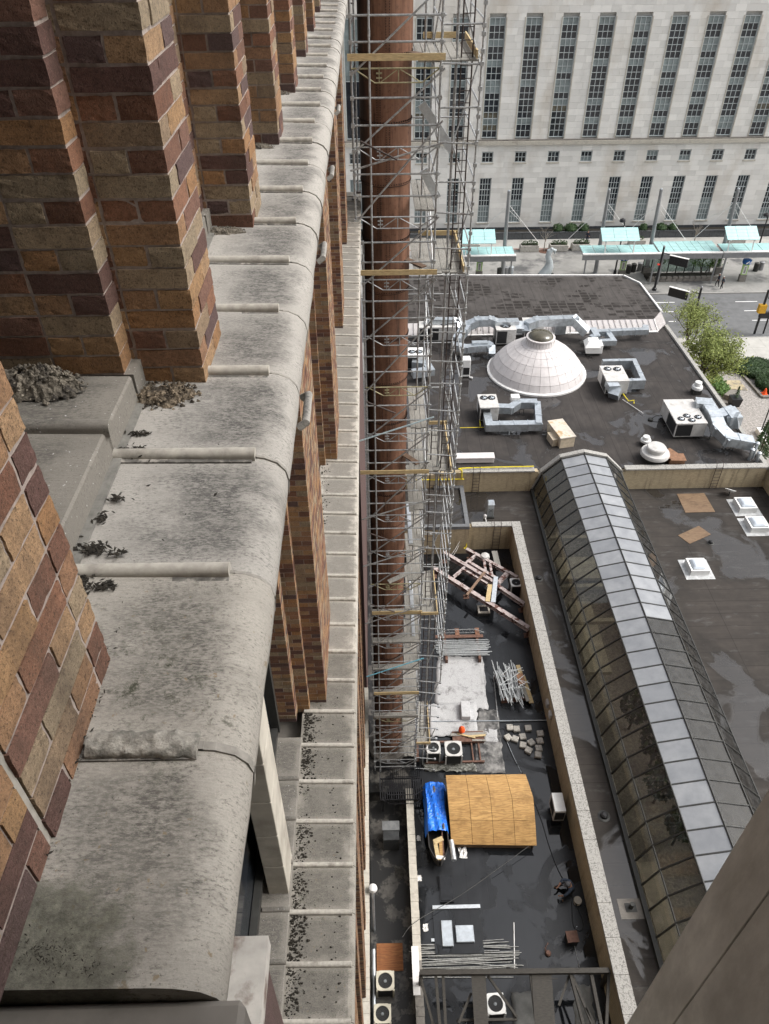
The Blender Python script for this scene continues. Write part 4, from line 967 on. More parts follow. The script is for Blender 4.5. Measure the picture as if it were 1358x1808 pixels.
    # low riser course under each pier's step
for i, y in enumerate(ys):
    if y > YT1-.5: continue
    tp(B().box(-1.3, RX-.002, y-.1, y+.445, Z1-.05, ZS1-.002).ob('riser_stone', m_sill))
# stone soffit under the ledge and the storey below
tp(B().box(-1.25, XEDGE-.12, YT0, YT1, Z1-.34, Z1-.165).ob('ledge_soffit', m_stone_dk))
tp(B().box(-1.25, -.5, YT0, YT1, Z1-.9, Z1-.341).ob('lintel', m_stone_dk))
# lower storeys between the two ledges: big brick piers every 5.17 m, windows between
def lowpier(yb, z0, z1, xo):
    """three-stepped pier, xo = plane of its outermost face"""
    pier('brick_pier', [(xo-.25, xo, yb, yb+1.55, z0), (xo-.42, xo-.205, yb-.13, yb+1.68, z0+.002), (xo-.75, xo-.35, yb-.33, yb+1.88, z0+.09)], z0, z1, 0)
lp = [5.86+5.17*k for k in range(0, 4)]
for yb in lp: lowpier(yb, Z2, Z1-.345, -.66)
bays = [(1.0, 5.3)]+[(lp[k]+1.88, lp[k+1]-.33) for k in range(3)]
for (a, b2) in bays:
    w = tp(B().box(-1.3, -1.27, a, b2, Z2+.3, Z1-.9).ob('window', m_pane_dark))
    n = 3
    for k in range(n+1):
        yy = a+(b2-a)*k/n; B().box(-1.265, -1.17, max(a, yy-.06), min(b2, yy+.06), Z2+.3, Z1-.9).ob('mullion', m_frame, w)
    for zz in (Z2+.34, 34.2, 34.9, 36.4): B().box(-1.264, -1.19, a+.06, b2-.06, zz-.05, zz+.05).ob('transom', m_frame, w)
# cream stone mullion nearest the wing, in separate blocks
zc = Z2+.1
while zc < Z1-1.0:
    tp(B().box(-1.15, -.945, 3.46, 3.86, zc+.004, zc+.596).ob('stone_mullion_block', m_stone, bev=.006)); zc += .6
tp(B().box(-1.13, -.96, 3.475, 3.85, Z2, Z1-.5).ob('stone_mullion_core', m_stone_dk))
tp(B().box(-.9, -.44, .45, 1.12, Z2, 36.9).ob('corner_pier', m_brick_i)); tp(B().box(-.92, -.42, .45, 1.15, 36.902, 37.0).ob('weathered_cap', simple('peeling_white_stone', (.4,.38,.35), .85, 6, .25, dirt=(.16,.12,.1), dsc=5, dlo=.48, dhi=.6)))
# stub brackets under the ledge nosing
for yy in (2.35, 3.85, 5.2, 6.9):
    tp(B().tube([(XEDGE-.01, yy-.07, Z1-.22), (XEDGE+.015, yy-.07, Z1-.2), (XEDGE+.015, yy+.12, Z1-.2), (XEDGE-.01, yy+.13, Z1-.22)], .015, 10).ob('ledge_bracket', m_lime, smooth=True))
# lower ledge
XE2 = -.272
prof2 = [(-.95, Z2-.25), (XE2-.02, Z2-.25), (XE2, Z2-.2), (XE2, Z2-.05), (XE2-.02, Z2-.015), (XE2-.06, Z2), (-.95, Z2+.03)]
r2 = [8.1*.289+.0595*8.1*k for k in range(-2, 52)]
m_lime4 = lime('dark_sooty_limestone', (.3,.28,.245), (.035,.034,.031), mossy=True, soot=1.0, veil=.7, x0=-.1)
m_lime3 = lime('sooty_limestone', (.42,.392,.345), (.045,.043,.04), soot=1.0, veil=.8, x0=-.02)
for k in range(len(r2)-1):
    if r2[k+1] > YT1: break
    dz = rb.uniform(-.004,.004)
    s_ = tp(B().prismY([(x, z+dz) for x, z in prof2], r2[k]+.003, r2[k+1]-.003).ob('ledge_stone', m_lime3 if r2[k] > 6.3 else m_lime4))
    x1 = XE2-.03
    B().hexa([(-.93, r2[k]+a*1.3, Z2+.028+c*1.2) for a, c in pr_], [(x1, r2[k]+a*1.3, Z2+c*1.2) for a, c in pr_]).ob('joint_roll', m_roll, s_, smooth=True)
for (a, b2) in bays:
    cuts = [a]+[r for r in r2 if a+.1 < r < b2-.1]+[b2]
    for j in range(len(cuts)-1):
        s_ = tp(B().box(-1.27, -.93, cuts[j]+.003, cuts[j+1]-.003, Z2-.1, Z2+.11).ob('sill_stone', m_sill, bev=.008))
        if j: B().hexa([(-1.2, cuts[j]+a_*1.3, Z2+.11+c) for a_, c in pr_], [(-.93, cuts[j]+a_*1.3, Z2+.105+c) for a_, c in pr_]).ob('joint_roll', m_sill, s_, smooth=True)
# facade from the lower ledge to the base: flush brick piers and dark recesses
fb = B(); rf = random.Random(4)
for yb in [.6+2.585*k for k in range(0, 10)]:
    pier_w = 1.3 if int((yb-.6)/2.585+.5) % 2 == 0 else .6
    tp(B().box(-1.3, -.72, yb, min(yb+pier_w, YT1-.1), Z3+.05, Z2-.26).ob('wall_pier', m_brick_i))
    z = Z3+.1
    while z < Z2-.4:
        y = yb+.002
        ye = min(yb+pier_w, YT1-.1)
        while y < ye-.05:
            L = rf.choice((.2, .2, .1)); fb.box(-.74, -.706+rf.uniform(0,.004), y, min(y+L, ye), z, z+.065); y += L+.012
        fb.box(-.95, -.72, yb-.012, yb+.02, z, z+.065); fb.box(-1.2, -.962, yb-.014, yb+.02, z, z+.065)
        z += .0775
o = tp(fb.ob('facade_bricks', m_brick_i)); o['kind'] = 'stuff'
tp(B().box(-1.3, -1.0, .6, YT1-.1, Z3+.05, Z2-.26).ob('window_band', m_pane_dark))
tp(B().box(-1.3, -.5, YT0, YT1-.1, Z2-.5, Z2-.251).ob('ledge_soffit', m_stone_dk))
# base ledge
for k in range(62):
    y = YT1-.1-.43*k
    if y < 1: break
    tp(B().box(-1.2, -.55+rb.uniform(-.006,.006), y-.42, y, Z3-.5, Z3+rb.uniform(-.003,.006)).ob('base_coping_stone', m_stone))
tp(B().box(-1.3, -.6, YT0, YT1, -.2, Z3-.51).ob('base_wall', m_stone_dk))
# ---- debris on the ledges: rubble heaps, moss, droppings
def heap(c, rx, ry, h, name, label, m, seed, par_=None, n=60):
    b = B(); N_ = n; off = Vector((seed*7.3, seed*3.1, 0)); idx = {}
    for i in range(N_+1):
        for j in range(N_+1):
            u, v = i/N_*2-1, j/N_*2-1; a_ = math.atan2(v, u); d = math.sqrt(u*u+v*v)/(.72+.28*mn.noise(Vector((math.cos(a_)*1.6, math.sin(a_)*1.6, 0))+off)+.06*mn.noise(Vector((math.cos(a_)*7, math.sin(a_)*7, 0))+off))
            if d > 1.0: continue
            e = (1-d**2.2); p = Vector((u*rx*28, v*ry*28, 0))+off
            z = h*e*(.55+.3*mn.noise(p*.4)+.25*abs(mn.noise(p*1.2))+.22*mn.noise(p*3.1))-.006
            idx[i, j] = len(b.v); b.v.append((u*rx, v*ry, z))
    for i in range(N_):
        for j in range(N_):
            k = [idx.get(t) for t in ((i,j), (i+1,j), (i+1,j+1), (i,j+1))]
            if None not in k: b.f.append(tuple(k))
    rr = random.Random(seed+90)
    for i in range(260 if h > .02 else 0):
        a_ = rr.uniform(0, 6.283); d = rr.uniform(.1, 1.05)**.6; s_ = rr.choice((.002,.003,.004,.006,.009))*(1 if h > .02 else .5)*max(rx, ry)/.17; u, v = math.cos(a_)*d*.8, math.sin(a_)*d*.8
        x, y, z = u*rx, v*ry, max(0, h*(1-d**2.2)*.62)
        vs = [(x+s_*rr.uniform(.6,1.2)*math.cos(k*1.26+a_), y+s_*rr.uniform(.6,1.2)*math.sin(k*1.26+a_), z-s_*.3+rr.uniform(-.2,.2)*s_) for k in range(5)]+[(x, y, z+s_*rr.uniform(.4,.9))]
        b.add(vs, [(k, (k+1)%5, 5) for k in range(5)])
    o = b.ob(name, m); o.location = c; tag(o, label, 'debris'); return o
heap((-.68, 2.13, Z1+.008), .16, .12, .05, 'mortar_heap', 'crumbled mortar heap at the foot of the second brick pier', simple('brown_mortar_rubble', (.17,.135,.095), .95, 40, .7, bstr=.9, bdist=.02, dirt=(.04,.032,.024), dsc=25, dlo=.45, dhi=.58), 1)
heap((-1.02, 2.02, ZS1+.01), .2, .12, .11, 'rubble_heap', 'grey rubble heap on the raised sill between the brick piers', m_rubble, 2)
for i, (y, s) in enumerate(((3.62, .1), (5.05, .07), (6.5, .07))): heap((PX-.13, y-.03, Z1+.01), .13, .06, .03, 'mortar_heap', 'small strip of crumbled mortar under a farther brick pier', m_rubble, 11+i).__setitem__('group', 'mortar strips under the farther piers')
rd = random.Random(8); cr = B()
def crumb(b, x, y, z, s):
    n = rd.randint(4, 6); a0 = rd.uniform(0, 6); vs = [(x+s*rd.uniform(.5,1.5)*math.cos(a0+6.283*k/n), y+s*rd.uniform(.4,1.1)*math.sin(a0+6.283*k/n), z-.008) for k in range(n)]
    vs.append((x+rd.uniform(-.3,.3)*s, y+rd.uniform(-.3,.3)*s, z+s*rd.uniform(.2,.6))); b.add(vs, [(k, (k+1)%n, n) for k in range(n)])
def bit(b, x, y, z, L):
    a0 = rd.uniform(0, 3.14); w = L*rd.uniform(.2,.4); dx, dy = math.cos(a0), math.sin(a0); tz = rd.uniform(-.2,.35)*L
    b.add([(x-dx*L, y-dy*L, z), (x+dy*w, y-dx*w, z+w*.8), (x+dx*L, y+dy*L, z+tz), (x-dy*w, y+dx*w, z+w*.5), (x, y, z-w)], [(0,1,3), (1,2,3), (0,4,1), (1,4,2), (2,4,3), (3,4,0)])
for (cx_, cy_, sx_, sy_, n) in ((-.7, 1.905, .018, .006, 60), (-.7, 1.815, .02, .014, 150), (-.69, 1.6, .008, .008, 40), (-.715, 1.52, .008, .012, 40), (-.7, 1.402, .02, .01, 130), (-.64, 1.385, .012, .006, 40), (-.715, 1.31, .02, .008, 60), (-.68, 1.275, .016, .012, 60), (-.635, 1.27, .012, .008, 50), (-.5, 1.82, .004, .004, 8), (-.55, 1.6, .12, .12, 12), (-.69, 2.4, .02, .02, 40), (-.575, .95, .008, .12, 60), (-.575, .75, .008, .1, 40), (-.53, .475, .035, .014, 160), (-.45, .45, .04, .008, 50)):
    for i in range(n): bit(cr, max(-.742, rd.gauss(cx_, sx_)), rd.gauss(cy_, sy_), Z1+(.014 if cy_ > .5 else .009)+rd.uniform(0,.006)*(1 if cy_ > .5 else .4), rd.choice((.004,.006,.008,.011))*(.32 if cy_ < .5 else (.6 if cy_ < 1 else 1)))
tag(cr.ob('moss_crumbs', m_moss), 'dark crumbs of moss scattered along the back of the upper ledge', 'debris', kind='stuff')
cr = B()
for i in range(2600):
    y = rd.uniform(2.3, 5.7) if rd.random() < .75 else rd.uniform(5.7, 12)
    if mn.noise(Vector((y*2.4, 3.3, 0))) < rd.uniform(-.35,.3): continue
    crumb(cr, -.92+abs(rd.gauss(0, .075)), y, Z2+.034, rd.choice((.004,.006,.008,.012,.018)))
for i in range(150): crumb(cr, rd.uniform(-.9,-.4), rd.uniform(2.3, 6), Z2+.02, rd.uniform(.004, .014))
tag(cr.ob('moss_crumbs', m_moss), 'black clumps of moss along the back of the lower ledge', 'debris', kind='stuff')
# ================================================================== WING (the photographer's own building): sill and pilaster by the window
wg = thing('wing_wall', 'plain grey stone wing wall with window sill and pilaster at the viewer, unseen masses sized to block sky light', 'wall', loc=(0, -.5, 0))
m_stone_p = simple('smooth_grey_limestone', (.78,.76,.72), .8, 14, .14, dirt=(.55,.53,.49), dsc=5, dlo=.46, dhi=.66, stretch=(1,1.5,.5), bstr=.4)
PXR = WY(1358, 1390, .55).x
for (x0, x1, y0, y1, z0, z1) in ((-.9, .5, -4, .385, -.2, 38.45), (-12, -.9, -4, .33, -.2, 46), (PXR+.3, 24, -4, .3, -.2, 48), (-.9, PXR+.3, -4, .3, 42.0, 48), (-.9, PXR+.3, -4, -3, 38.45, 41.3)):
    par(B().box(x0, x1, y0, y1, z0, z1).ob('wing_shade_mass', m_stone), wg)  # unseen masses, spread and height shaped to keep sky light off brick fronts
par(B().box(-.9, -.215, .1, .425, 38.452, 38.655).ob('window_sill', m_stone_dk, bev=.01), wg)
for (z0, z1) in ((-.2, 36), (36.01, 37.2), (37.21, 43)):
    par(B().box(PXR, PXR+1.2, .4605, .55, z0, z1).ob('pilaster_face', m_stone_p, bev=.001), wg)
    par(B().box(PXR+.002, PXR+1.2, -.5, .4597, z0, z1).ob('pilaster_return', m_stone_p, bev=.0008), wg)

ax = tag(B().box(-12, -.62, YT1+.1, 44, -.2, 25).ob('added_annex', m_brick_i), 'added brick annex darkening the gap beyond the end of the brick tower', 'building')  # added mass that turns the gap left of the stack dark
# ================================================================== STEEL CHIMNEY STACK
SC = Vector((.52, 24.75)); SR = .775
stk = thing('chimney_stack', 'tall rusty riveted steel chimney stack wrapped in scaffolding', 'chimney', loc=(SC.x, SC.y, ZD))
RH = 1.72; nr = 27; z = 0
def arcmesh(r0, r1, h):
    return B().lathe([(r0, 0), (r1, h)], 48)
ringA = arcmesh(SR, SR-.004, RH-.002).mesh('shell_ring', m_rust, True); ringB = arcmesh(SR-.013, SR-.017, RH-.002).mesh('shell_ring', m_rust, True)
rv = B()
for k in range(60):
    a = 2*math.pi*k/60; M_ = Matrix.Rotation(a, 4, 'Z'); rv.add([M_ @ Vector(v) for v in ((SR+.018,-.012,.055), (SR+.018,.012,.055), (SR+.018,.012,.085), (SR+.018,-.012,.085), (SR-.02,-.016,.05), (SR-.02,.016,.05), (SR-.02,.016,.09), (SR-.02,-.016,.09))], [(0,1,2,3), (0,4,5,1), (1,5,6,2), (2,6,7,3), (3,7,4,0)])
rvm = rv.mesh('rivet_row', simple('dark_rust', (.035,.02,.016), .8, 30, .4))
seam = B(); seam.lathe([(SR-.005, 0), (SR+.006, .004), (SR+.006, .02), (SR-.005, .024)], 48); sm = seam.mesh('lap_seam', simple('dark_rust', (.035,.02,.016)))
vr = B()
for k in range(26):
    for s in (-.05, .0, .05):
        if s == 0: continue
        a = -math.pi/2-.28+s/SR; zc = .08+k*.063; M_ = Matrix.Rotation(a, 4, 'Z')
        vr.box(SR-.02, SR+.014, -.011, .011, zc, zc+.022, M_)
vrm = vr.mesh('rivet_column', simple('dark_rust', (.035,.02,.016)))
zz0 = 40-.1637*(SC.y-SR)
kk = math.floor((zz0-ZD)/RH); zst = zz0-kk*RH-ZD
for i in range(nr):
    zb = zst+(i-1)*RH
    zl = max(0, zb)
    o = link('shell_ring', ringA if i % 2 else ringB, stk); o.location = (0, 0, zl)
    for nm, me in (('lap_seam', sm), ('rivet_row', rvm)):
        c = link(nm, me, o)
    c = link('rivet_column', vrm, o); c.rotation_euler = (0, 0, .35 if i % 2 else 0)
B().lathe([(1.15, 0), (1.15, .35), (.9, .45), (.82, .46)], 40).ob('foundation_collar', m_stone_dk, stk)
# ================================================================== SCAFFOLD
YF = 23.2; YB = 26.3; LIFT = .0843*YF
sf = thing('scaffold_tower', 'tall tube and lattice scaffold with plank decks around the rusty stack', 'scaffold', loc=(.8, 24.7, ZD))
def sp(o): return par(o, sf)
rs5 = random.Random(14)
zl = [40-.1745*YF-LIFT*k for k in range(-1, 19)]      # level of each lattice beam
XL, XM, XR, XS = -.42, .06, 1.98, 3.05
ZTOP = 41.5
def tube(a, b2, r=.026, name='ledger', m=None): return sp(B().tube([a, b2], r*1.12, 7).ob(name, m or m_scaf, smooth=True))
for (x, y, z0) in ((XL, YF, Z2+.02), (XM, YF-.05, ZD), (XR, YF, ZD), (XR, YB, ZD), (XS, YF-.1, ZD+8), (XS, YB, ZD+8), (2.42, YF+.3, ZD), (XM+1.0, YB, ZD), (XR-.35, YF+1.3, ZD), (XR+.12, YF+1.5, ZD), (2.62, YB-.6, ZD)):
    z = z0
    while z < ZTOP:
        z2_ = min(z+LIFT*2, ZTOP); tube((x, y, z), (x, y, z2_-.004), .027, 'standard'); z = z2_
        sp(B().tube([(x, y, z-.12), (x, y, z+.08)], .036, 7).ob('spigot', m_scaf)) if z < ZTOP-.2 else None
tube((-.24, YF+.02, ZD), (-.24, YF+.02, Z2-1.0), .027, 'standard')
for y in (YF+.9, YB): tube((-.22, y, ZD), (-.22, y, Z2-1.0), .027, 'standard')
cl = B()
def coupler(x, y, z): cl.box(x-.05, x+.05, y-.055, y+.045, z-.05, z+.05)
for k, z in enumerate(zl):
    xl = XL if z > Z2 else -.24
    # lattice beam at the front
    y = YF-.03; t = B(); t.tube([(xl, y, z), (XR, y, z)], .024, 6); zb_ = z-.34
    xa, xb = xl+.62, XR-.5
    t.tube([(xl+.1, y, z-.02), (xa, y, zb_), (xb, y, zb_), (XR-.05, y, z-.02)], .02, 6)
    mid = (xa+xb)/2
    for (p_, q_) in (((xa+.12, z), (xa+.12, zb_)), ((mid, z), (mid, zb_)), ((xa+.14, zb_), (mid-.02, z-.02)), ((mid+.04, z-.02), (xb-.02, zb_))): t.tube([(p_[0], y, p_[1]), (q_[0], y, q_[1])], .015, 6)
    t.box(xa+.04, xa+.2, y-.03, y+.03, z-.13, z-.1).box(xa+.04, xa+.2, y-.03, y+.03, z-.24, z-.21)
    sp(t.ob('lattice_beam', m_scaf if k % 5 != 1 else simple('yellowed_scaffold_tube', (.36,.33,.2), .5, 10, .3, metal=.4)))
    # two ledgers per lift
    for f in (.3, .62):
        zz = z+LIFT*f+rs5.uniform(-.04,.04); tube((xl, YF, zz), (XR+rs5.uniform(.03,.12), YF, zz), .025)
        coupler(xl, YF, zz); coupler(XR, YF, zz)
    # right bay: ledgers, transoms, zigzag
    for f in (.05, .5):
        zz = z+LIFT*f; tube((XR, YF+.02, zz), (XS+.05, YF-.1, zz+rs5.uniform(-.05,.05)), .022)
        coupler(XS, YF-.1, zz)
    if z > ZD+8:
        tube((XS, YF-.1, z+.2), (XS, YB, z+.2), .022, 'transom'); tube((XS, YF-.1, z+1.1), (XS, YB, z+1.1), .022, 'guard_rail')
    tube((XR, YF, z+.1), (XR, YB, z+.1), .022, 'transom'); tube((XR, YF, z+1.0), (XR, YB, z+1.0), .022, 'guard_rail')
    tube((XL if z > Z2 else -.22, YB, z+.05), (XS if z > ZD+8 else XR, YB, z+.05), .022)
    if k % 2 == 0: tube((XR, YF+.05, z), (XR, YB-.05, z+LIFT), .022, 'brace'); tube((2.42, YF+.3, z), (XS, YF+.6, z+LIFT), .022, 'brace')
    else: tube((XR, YB, z), (XR, YF, z+LIFT), .022, 'brace'); tube((XS if z > ZD+8 else 2.42, YF+.3, z), (2.42, YF+.6, z+LIFT), .022, 'brace')
    # long front brace, rising to the right
    dz = LIFT*(1.0 if k % 3 else 1.35)
    tube((xl+.02, YF-.08, z-.12), (XR+.1, YF-.08, z+dz), .024, 'brace')
    coupler(xl, YF-.05, z-.1); coupler(XR, YF, z)
    for f in (.2, .4, .75): coupler(XS if z > ZD+8 else XR, YF-.1 if z > ZD+8 else YF, z+f*LIFT)
o = sp(cl.ob('couplers', m_scaf)); o['kind'] = 'stuff'
# raking ties to the tower
for (z, dz, m) in ((33.4, .75, m_scaf), (24.0, 1.0, simple('pale_blue_tube', (.42,.52,.55), .45)), (20.2, 1.0, m_scaf), (17.6, 1.1, m_scaf), (14.0, 1.2, m_scaf), (10.2, 1.3, simple('light_blue_tube', (.2,.5,.62), .45)), (5.2, 1.3, m_scaf)):
    tube((-.53, YF-.16, z), (XR+.2, YF-.16, z+dz), .026, 'tie_tube', m)
for z in (33.7, 25.2, 19.0, 14.8, 5.6): tube((XL+.2, YF-.2, z+.5), (XM+.75, YF-.2, z), .024, 'brace', m_scafd)
# the row of standards on the tower's lower ledge
for (x, y) in ((-.47, 25.2), (-.36, 25.9)):
    tube((x, y, Z2+.03), (x, y, ZTOP), .027, 'standard'); sp(B().box(x-.09, x+.09, y-.09, y+.09, Z2+.012, Z2+.045).ob('base_plate', m_scafd))
for k in range(16): sp(B().tube([(-.47, 25.2, Z2+.5+k*.6), (-.36, 25.9, Z2+.5+k*.6+(.2 if k % 2 else -.1))], .022, 6).ob('ledger', m_scafd))
# plank decks
def deck(x0, x1, y0, y1, z, n, m=m_plank, along='y'):
    w = (x1-x0)/n
    for i in range(n):
        sp(B().box(x0+i*w+.008, x0+(i+1)*w-.008, y0+rs5.uniform(-.1,.05), y1+rs5.uniform(-.05,.1), z+rs5.uniform(-.003,.006), z+.045+rs5.uniform(-.003,.006)).ob('plank', m))
def board(a, b2, z, h=.16, m=None, name='toe_board'): return sp(B().bar((a[0], a[1], z), (b2[0], b2[1], z), .04, h).ob(name, m or m_lumber))
full = [0, 4, 8]
for k, z in enumerate(zl):
    if k in (1, 3, 4, 7, 8) or k >= 9:
        deck(1.36, XR-.03, YF+.1, YB-.1, z+.12, 3)
    if k in (1, 4, 8):
        deck(XR+.03, XS-.05, YF+.1, YB-.2, z+.12, 4)
        deck(-.2, 1.3, YB-.75, YB-.05, z+.12, 5)
        board((-.52, YF-.14), (XR+.1, YF-.14), z+.28, .165); board((XR-.3, YB+.05), (XR+.75 if k == 1 else XS, YB+.05), z+.3, .16)
        board((XS-.12, YF), (XS-.12, YB), z+.3, .2)
        for j in range(2): sp(B().box(1.2+j*.06, 1.42+j*.06, YF+.4+j*.9, YF+1.3+j*.9, z+.172+.05*j, z+.21+.05*j, Matrix.Translation((1.4, YF+1, 0)) @ Matrix.Rotation(.7, 4, 'Z') @ Matrix.Translation((-1.4, -YF-1, 0))).ob('loose_plank', simple('dark_wet_plank', (.14,.09,.06), .7, 6, .3)))
    if k in (12, 15, 16):
        board((-.2, YF-.14), (XR+.05, YF-.14), z+.25, .19, m_lumber if k != 16 else m_plank)
        sp(B().box(-.2, XR, YF-.1, YF+.2, z+.1, z+.14).ob('plank', m_plank))
    if k in (13, 14): sp(B().box(-.2, XR, YF-.12, YF+.18, z+.14, z+.18).ob('plank', m_plank)); 
    if k in (11, 13, 15):
        sp(B().box(.55, 1.5, YF+.05, YF+.28, z+.175, z+.21, Matrix.Translation((1, YF, 0)) @ Matrix.Rotation(.55, 4, 'Z') @ Matrix.Translation((-1, -YF, 0))).ob('loose_plank', m_plank))
for (k, x) in ((10, 1.47), (12, 1.6), (13, 1.7)): sp(B().box(x-.07, x+.09, YF+.2, YB-.3, zl[k]+.172, zl[k]+.2).ob('walk_board', m_alum))
# aluminium walk boards hung upright near the top
for (px, py, l, tilt) in ((772, 225, 1.6, .35), (760, 325, .95, .2)):
    p = WY(px, py, YF+1.2); M_ = Matrix.Translation(p) @ Matrix.Rotation(-.3-tilt, 4, 'Y')
    sp(B().box(-.13, .13, -.03, .03, -l/2, l/2, M_).ob('walk_board', m_alum))
# ladders in the right bay
for (x, y, z0, z1) in ((2.36, YF+.55, 4.2, 24), (2.7, YF+.2, 21, ZTOP), (2.62, YF+.9, 4.2, 14)):
    for s in (-.15, .15): sp(B().tube([(x+s, y, z0), (x+s, y+.25, z1)], .022, 6).ob('ladder_rail', m_scafd))
    n = int((z1-z0)/.3); lr = B()
    for k in range(n): f = (k+.5)/n; lr.tube([(x-.15, y+.25*f, z0+(z1-z0)*f), (x+.15, y+.25*f, z0+(z1-z0)*f)], .013, 5)
    o = sp(lr.ob('ladder_rungs', m_scafd)); o['kind'] = 'stuff'
# lower deck of the access tower
for z in (zl[12]+.1, 4.4):
    deck(XR+.05, XS-.35, YF-.2, YB-.6, z, 3); board((XR, YF-.22), (XS-.3, YF-.22), z+.15, .16); board((XS-.34, YF-.2), (XS-.34, YB-.6), z+.15, .14)
sp(B().box(XR+.0, XR+.22, YF+.2, YF+2.6, 2.1, 2.5).ob('side_board', m_brownsteel))
# ================================================================== THINGS IN THE LIGHT WELL
def T6(x, y, z=ZD): return W(*q6(x, y), z)
def T7(x, y, z=ZD): return W(*q7(x, y), z)
def TD(x, y, z=ZD): return W(*qd(x, y), z)
# steel beam frame with peeling paint
def ibeam(b, p, q_, w=.26, h=.34, t=.03):
    p = Vector(p); q_ = Vector(q_); up = Vector((0,0,1))
    b.bar(p+up*(h/2-t/2), q_+up*(h/2-t/2), w, t); b.bar(p-up*(h/2-t/2), q_-up*(h/2-t/2), w, t); b.bar(p, q_, t, h-2*t-.001); return b
q7b = lambda x, y: (740+x*.162, 900+y*.162)
def TB(x, y, z): return W(*q7b(x, y), z)
ZB = 2.5
fr = thing('steel_beam_frame', 'frame of steel beams with peeling pink paint standing over the well deck', 'frame', loc=(6, 37, ZD))
def fp(o): return par(o, fr)
beams = [((150, 640), (1195, 1300), .3), ((270, 475), (820, 800), .26), ((850, 835), (1145, 1035), .26), ((515, 435), (1075, 745), .24), ((520, 565), (850, 760), .22), ((480, 655), (745, 815), .14)]
zz_ = {}
for i, (a, b2, w) in enumerate(beams): fp(ibeam(B(), TB(*a, ZB), TB(*b2, ZB), w, .34-.02*i).ob('beam', m_peel))
for i, (a, b2) in enumerate((((625, 490), (485, 610)), ((510, 620), (375, 735)), ((705, 545), (725, 675)), ((770, 570), (795, 720)), ((950, 690), (860, 790)), ((985, 690), (870, 810)))): fp(ibeam(B(), TB(*a, ZB+.01), TB(*b2, ZB+.01), .16, .2-.005*i, .02).ob('cross_beam', m_peel))
for (x, y) in ((165, 650), (520, 870), (1190, 1290), (560, 460), (1060, 735), (830, 810), (1130, 1020), (290, 485)):
    p = TB(x, y, ZB-.17); fp(B().bar((p.x, p.y, ZD), (p.x, p.y, p.z-.002), .12, .12).ob('post', m_brownsteel)); fp(B().box(p.x-.2, p.x+.2, p.y-.2, p.y+.2, ZD+.001, ZD+.03).ob('foot_plate', m_brownsteel))
def plank_on(px0, px1, z, w, t, m, name, lab, cat='plank'):
    a = W(*px0, z); b2 = W(*px1, z); c = (a+b2)/2
    o = B().bar(a-c, b2-c, w, t).ob(name, m); o.location = c; tag(o, lab, cat); return o
plank_on(q7b(775, 815), q7b(747, 1000), ZB+.2, .3, .04, m_lumber, 'plank', 'yellow plank lying across the peeling steel beams')
plank_on(q7b(838, 730), q7b(808, 1008), ZB+.21, .3, .05, m_alum, 'plank', 'pale grey plank lying beside the yellow one on the beams')
plank_on(q7b(715, 680), q7b(520, 930), ZB+.23, .16, .08, simple('brown_timber', (.2,.13,.09), .8), 'timber', 'brown timber laid diagonally across the steel beams', 'timber')
o = plank_on(q7b(820, 450), q7b(865, 630), ZB+.05, .4, .04, m_plank, 'plank', 'wide grey plank leaning by the back wall of the well')
o.rotation_euler = (0, 0, 0)
p = TB(718, 520, ZB); t = thing('roof_vent', 'round grey turbine vent on a pipe beside the steel beams', 'vent', loc=(p.x, p.y, ZD))
B().tube([(0,0,0), (0,0,.8)], .18, 14).ob('pipe', m_galv, t); B().lathe([(.2,.8), (.3,.86), (.34,1.0), (.28,1.14), (.1,1.2)], 18).ob('turbine', m_cab, t, smooth=True)
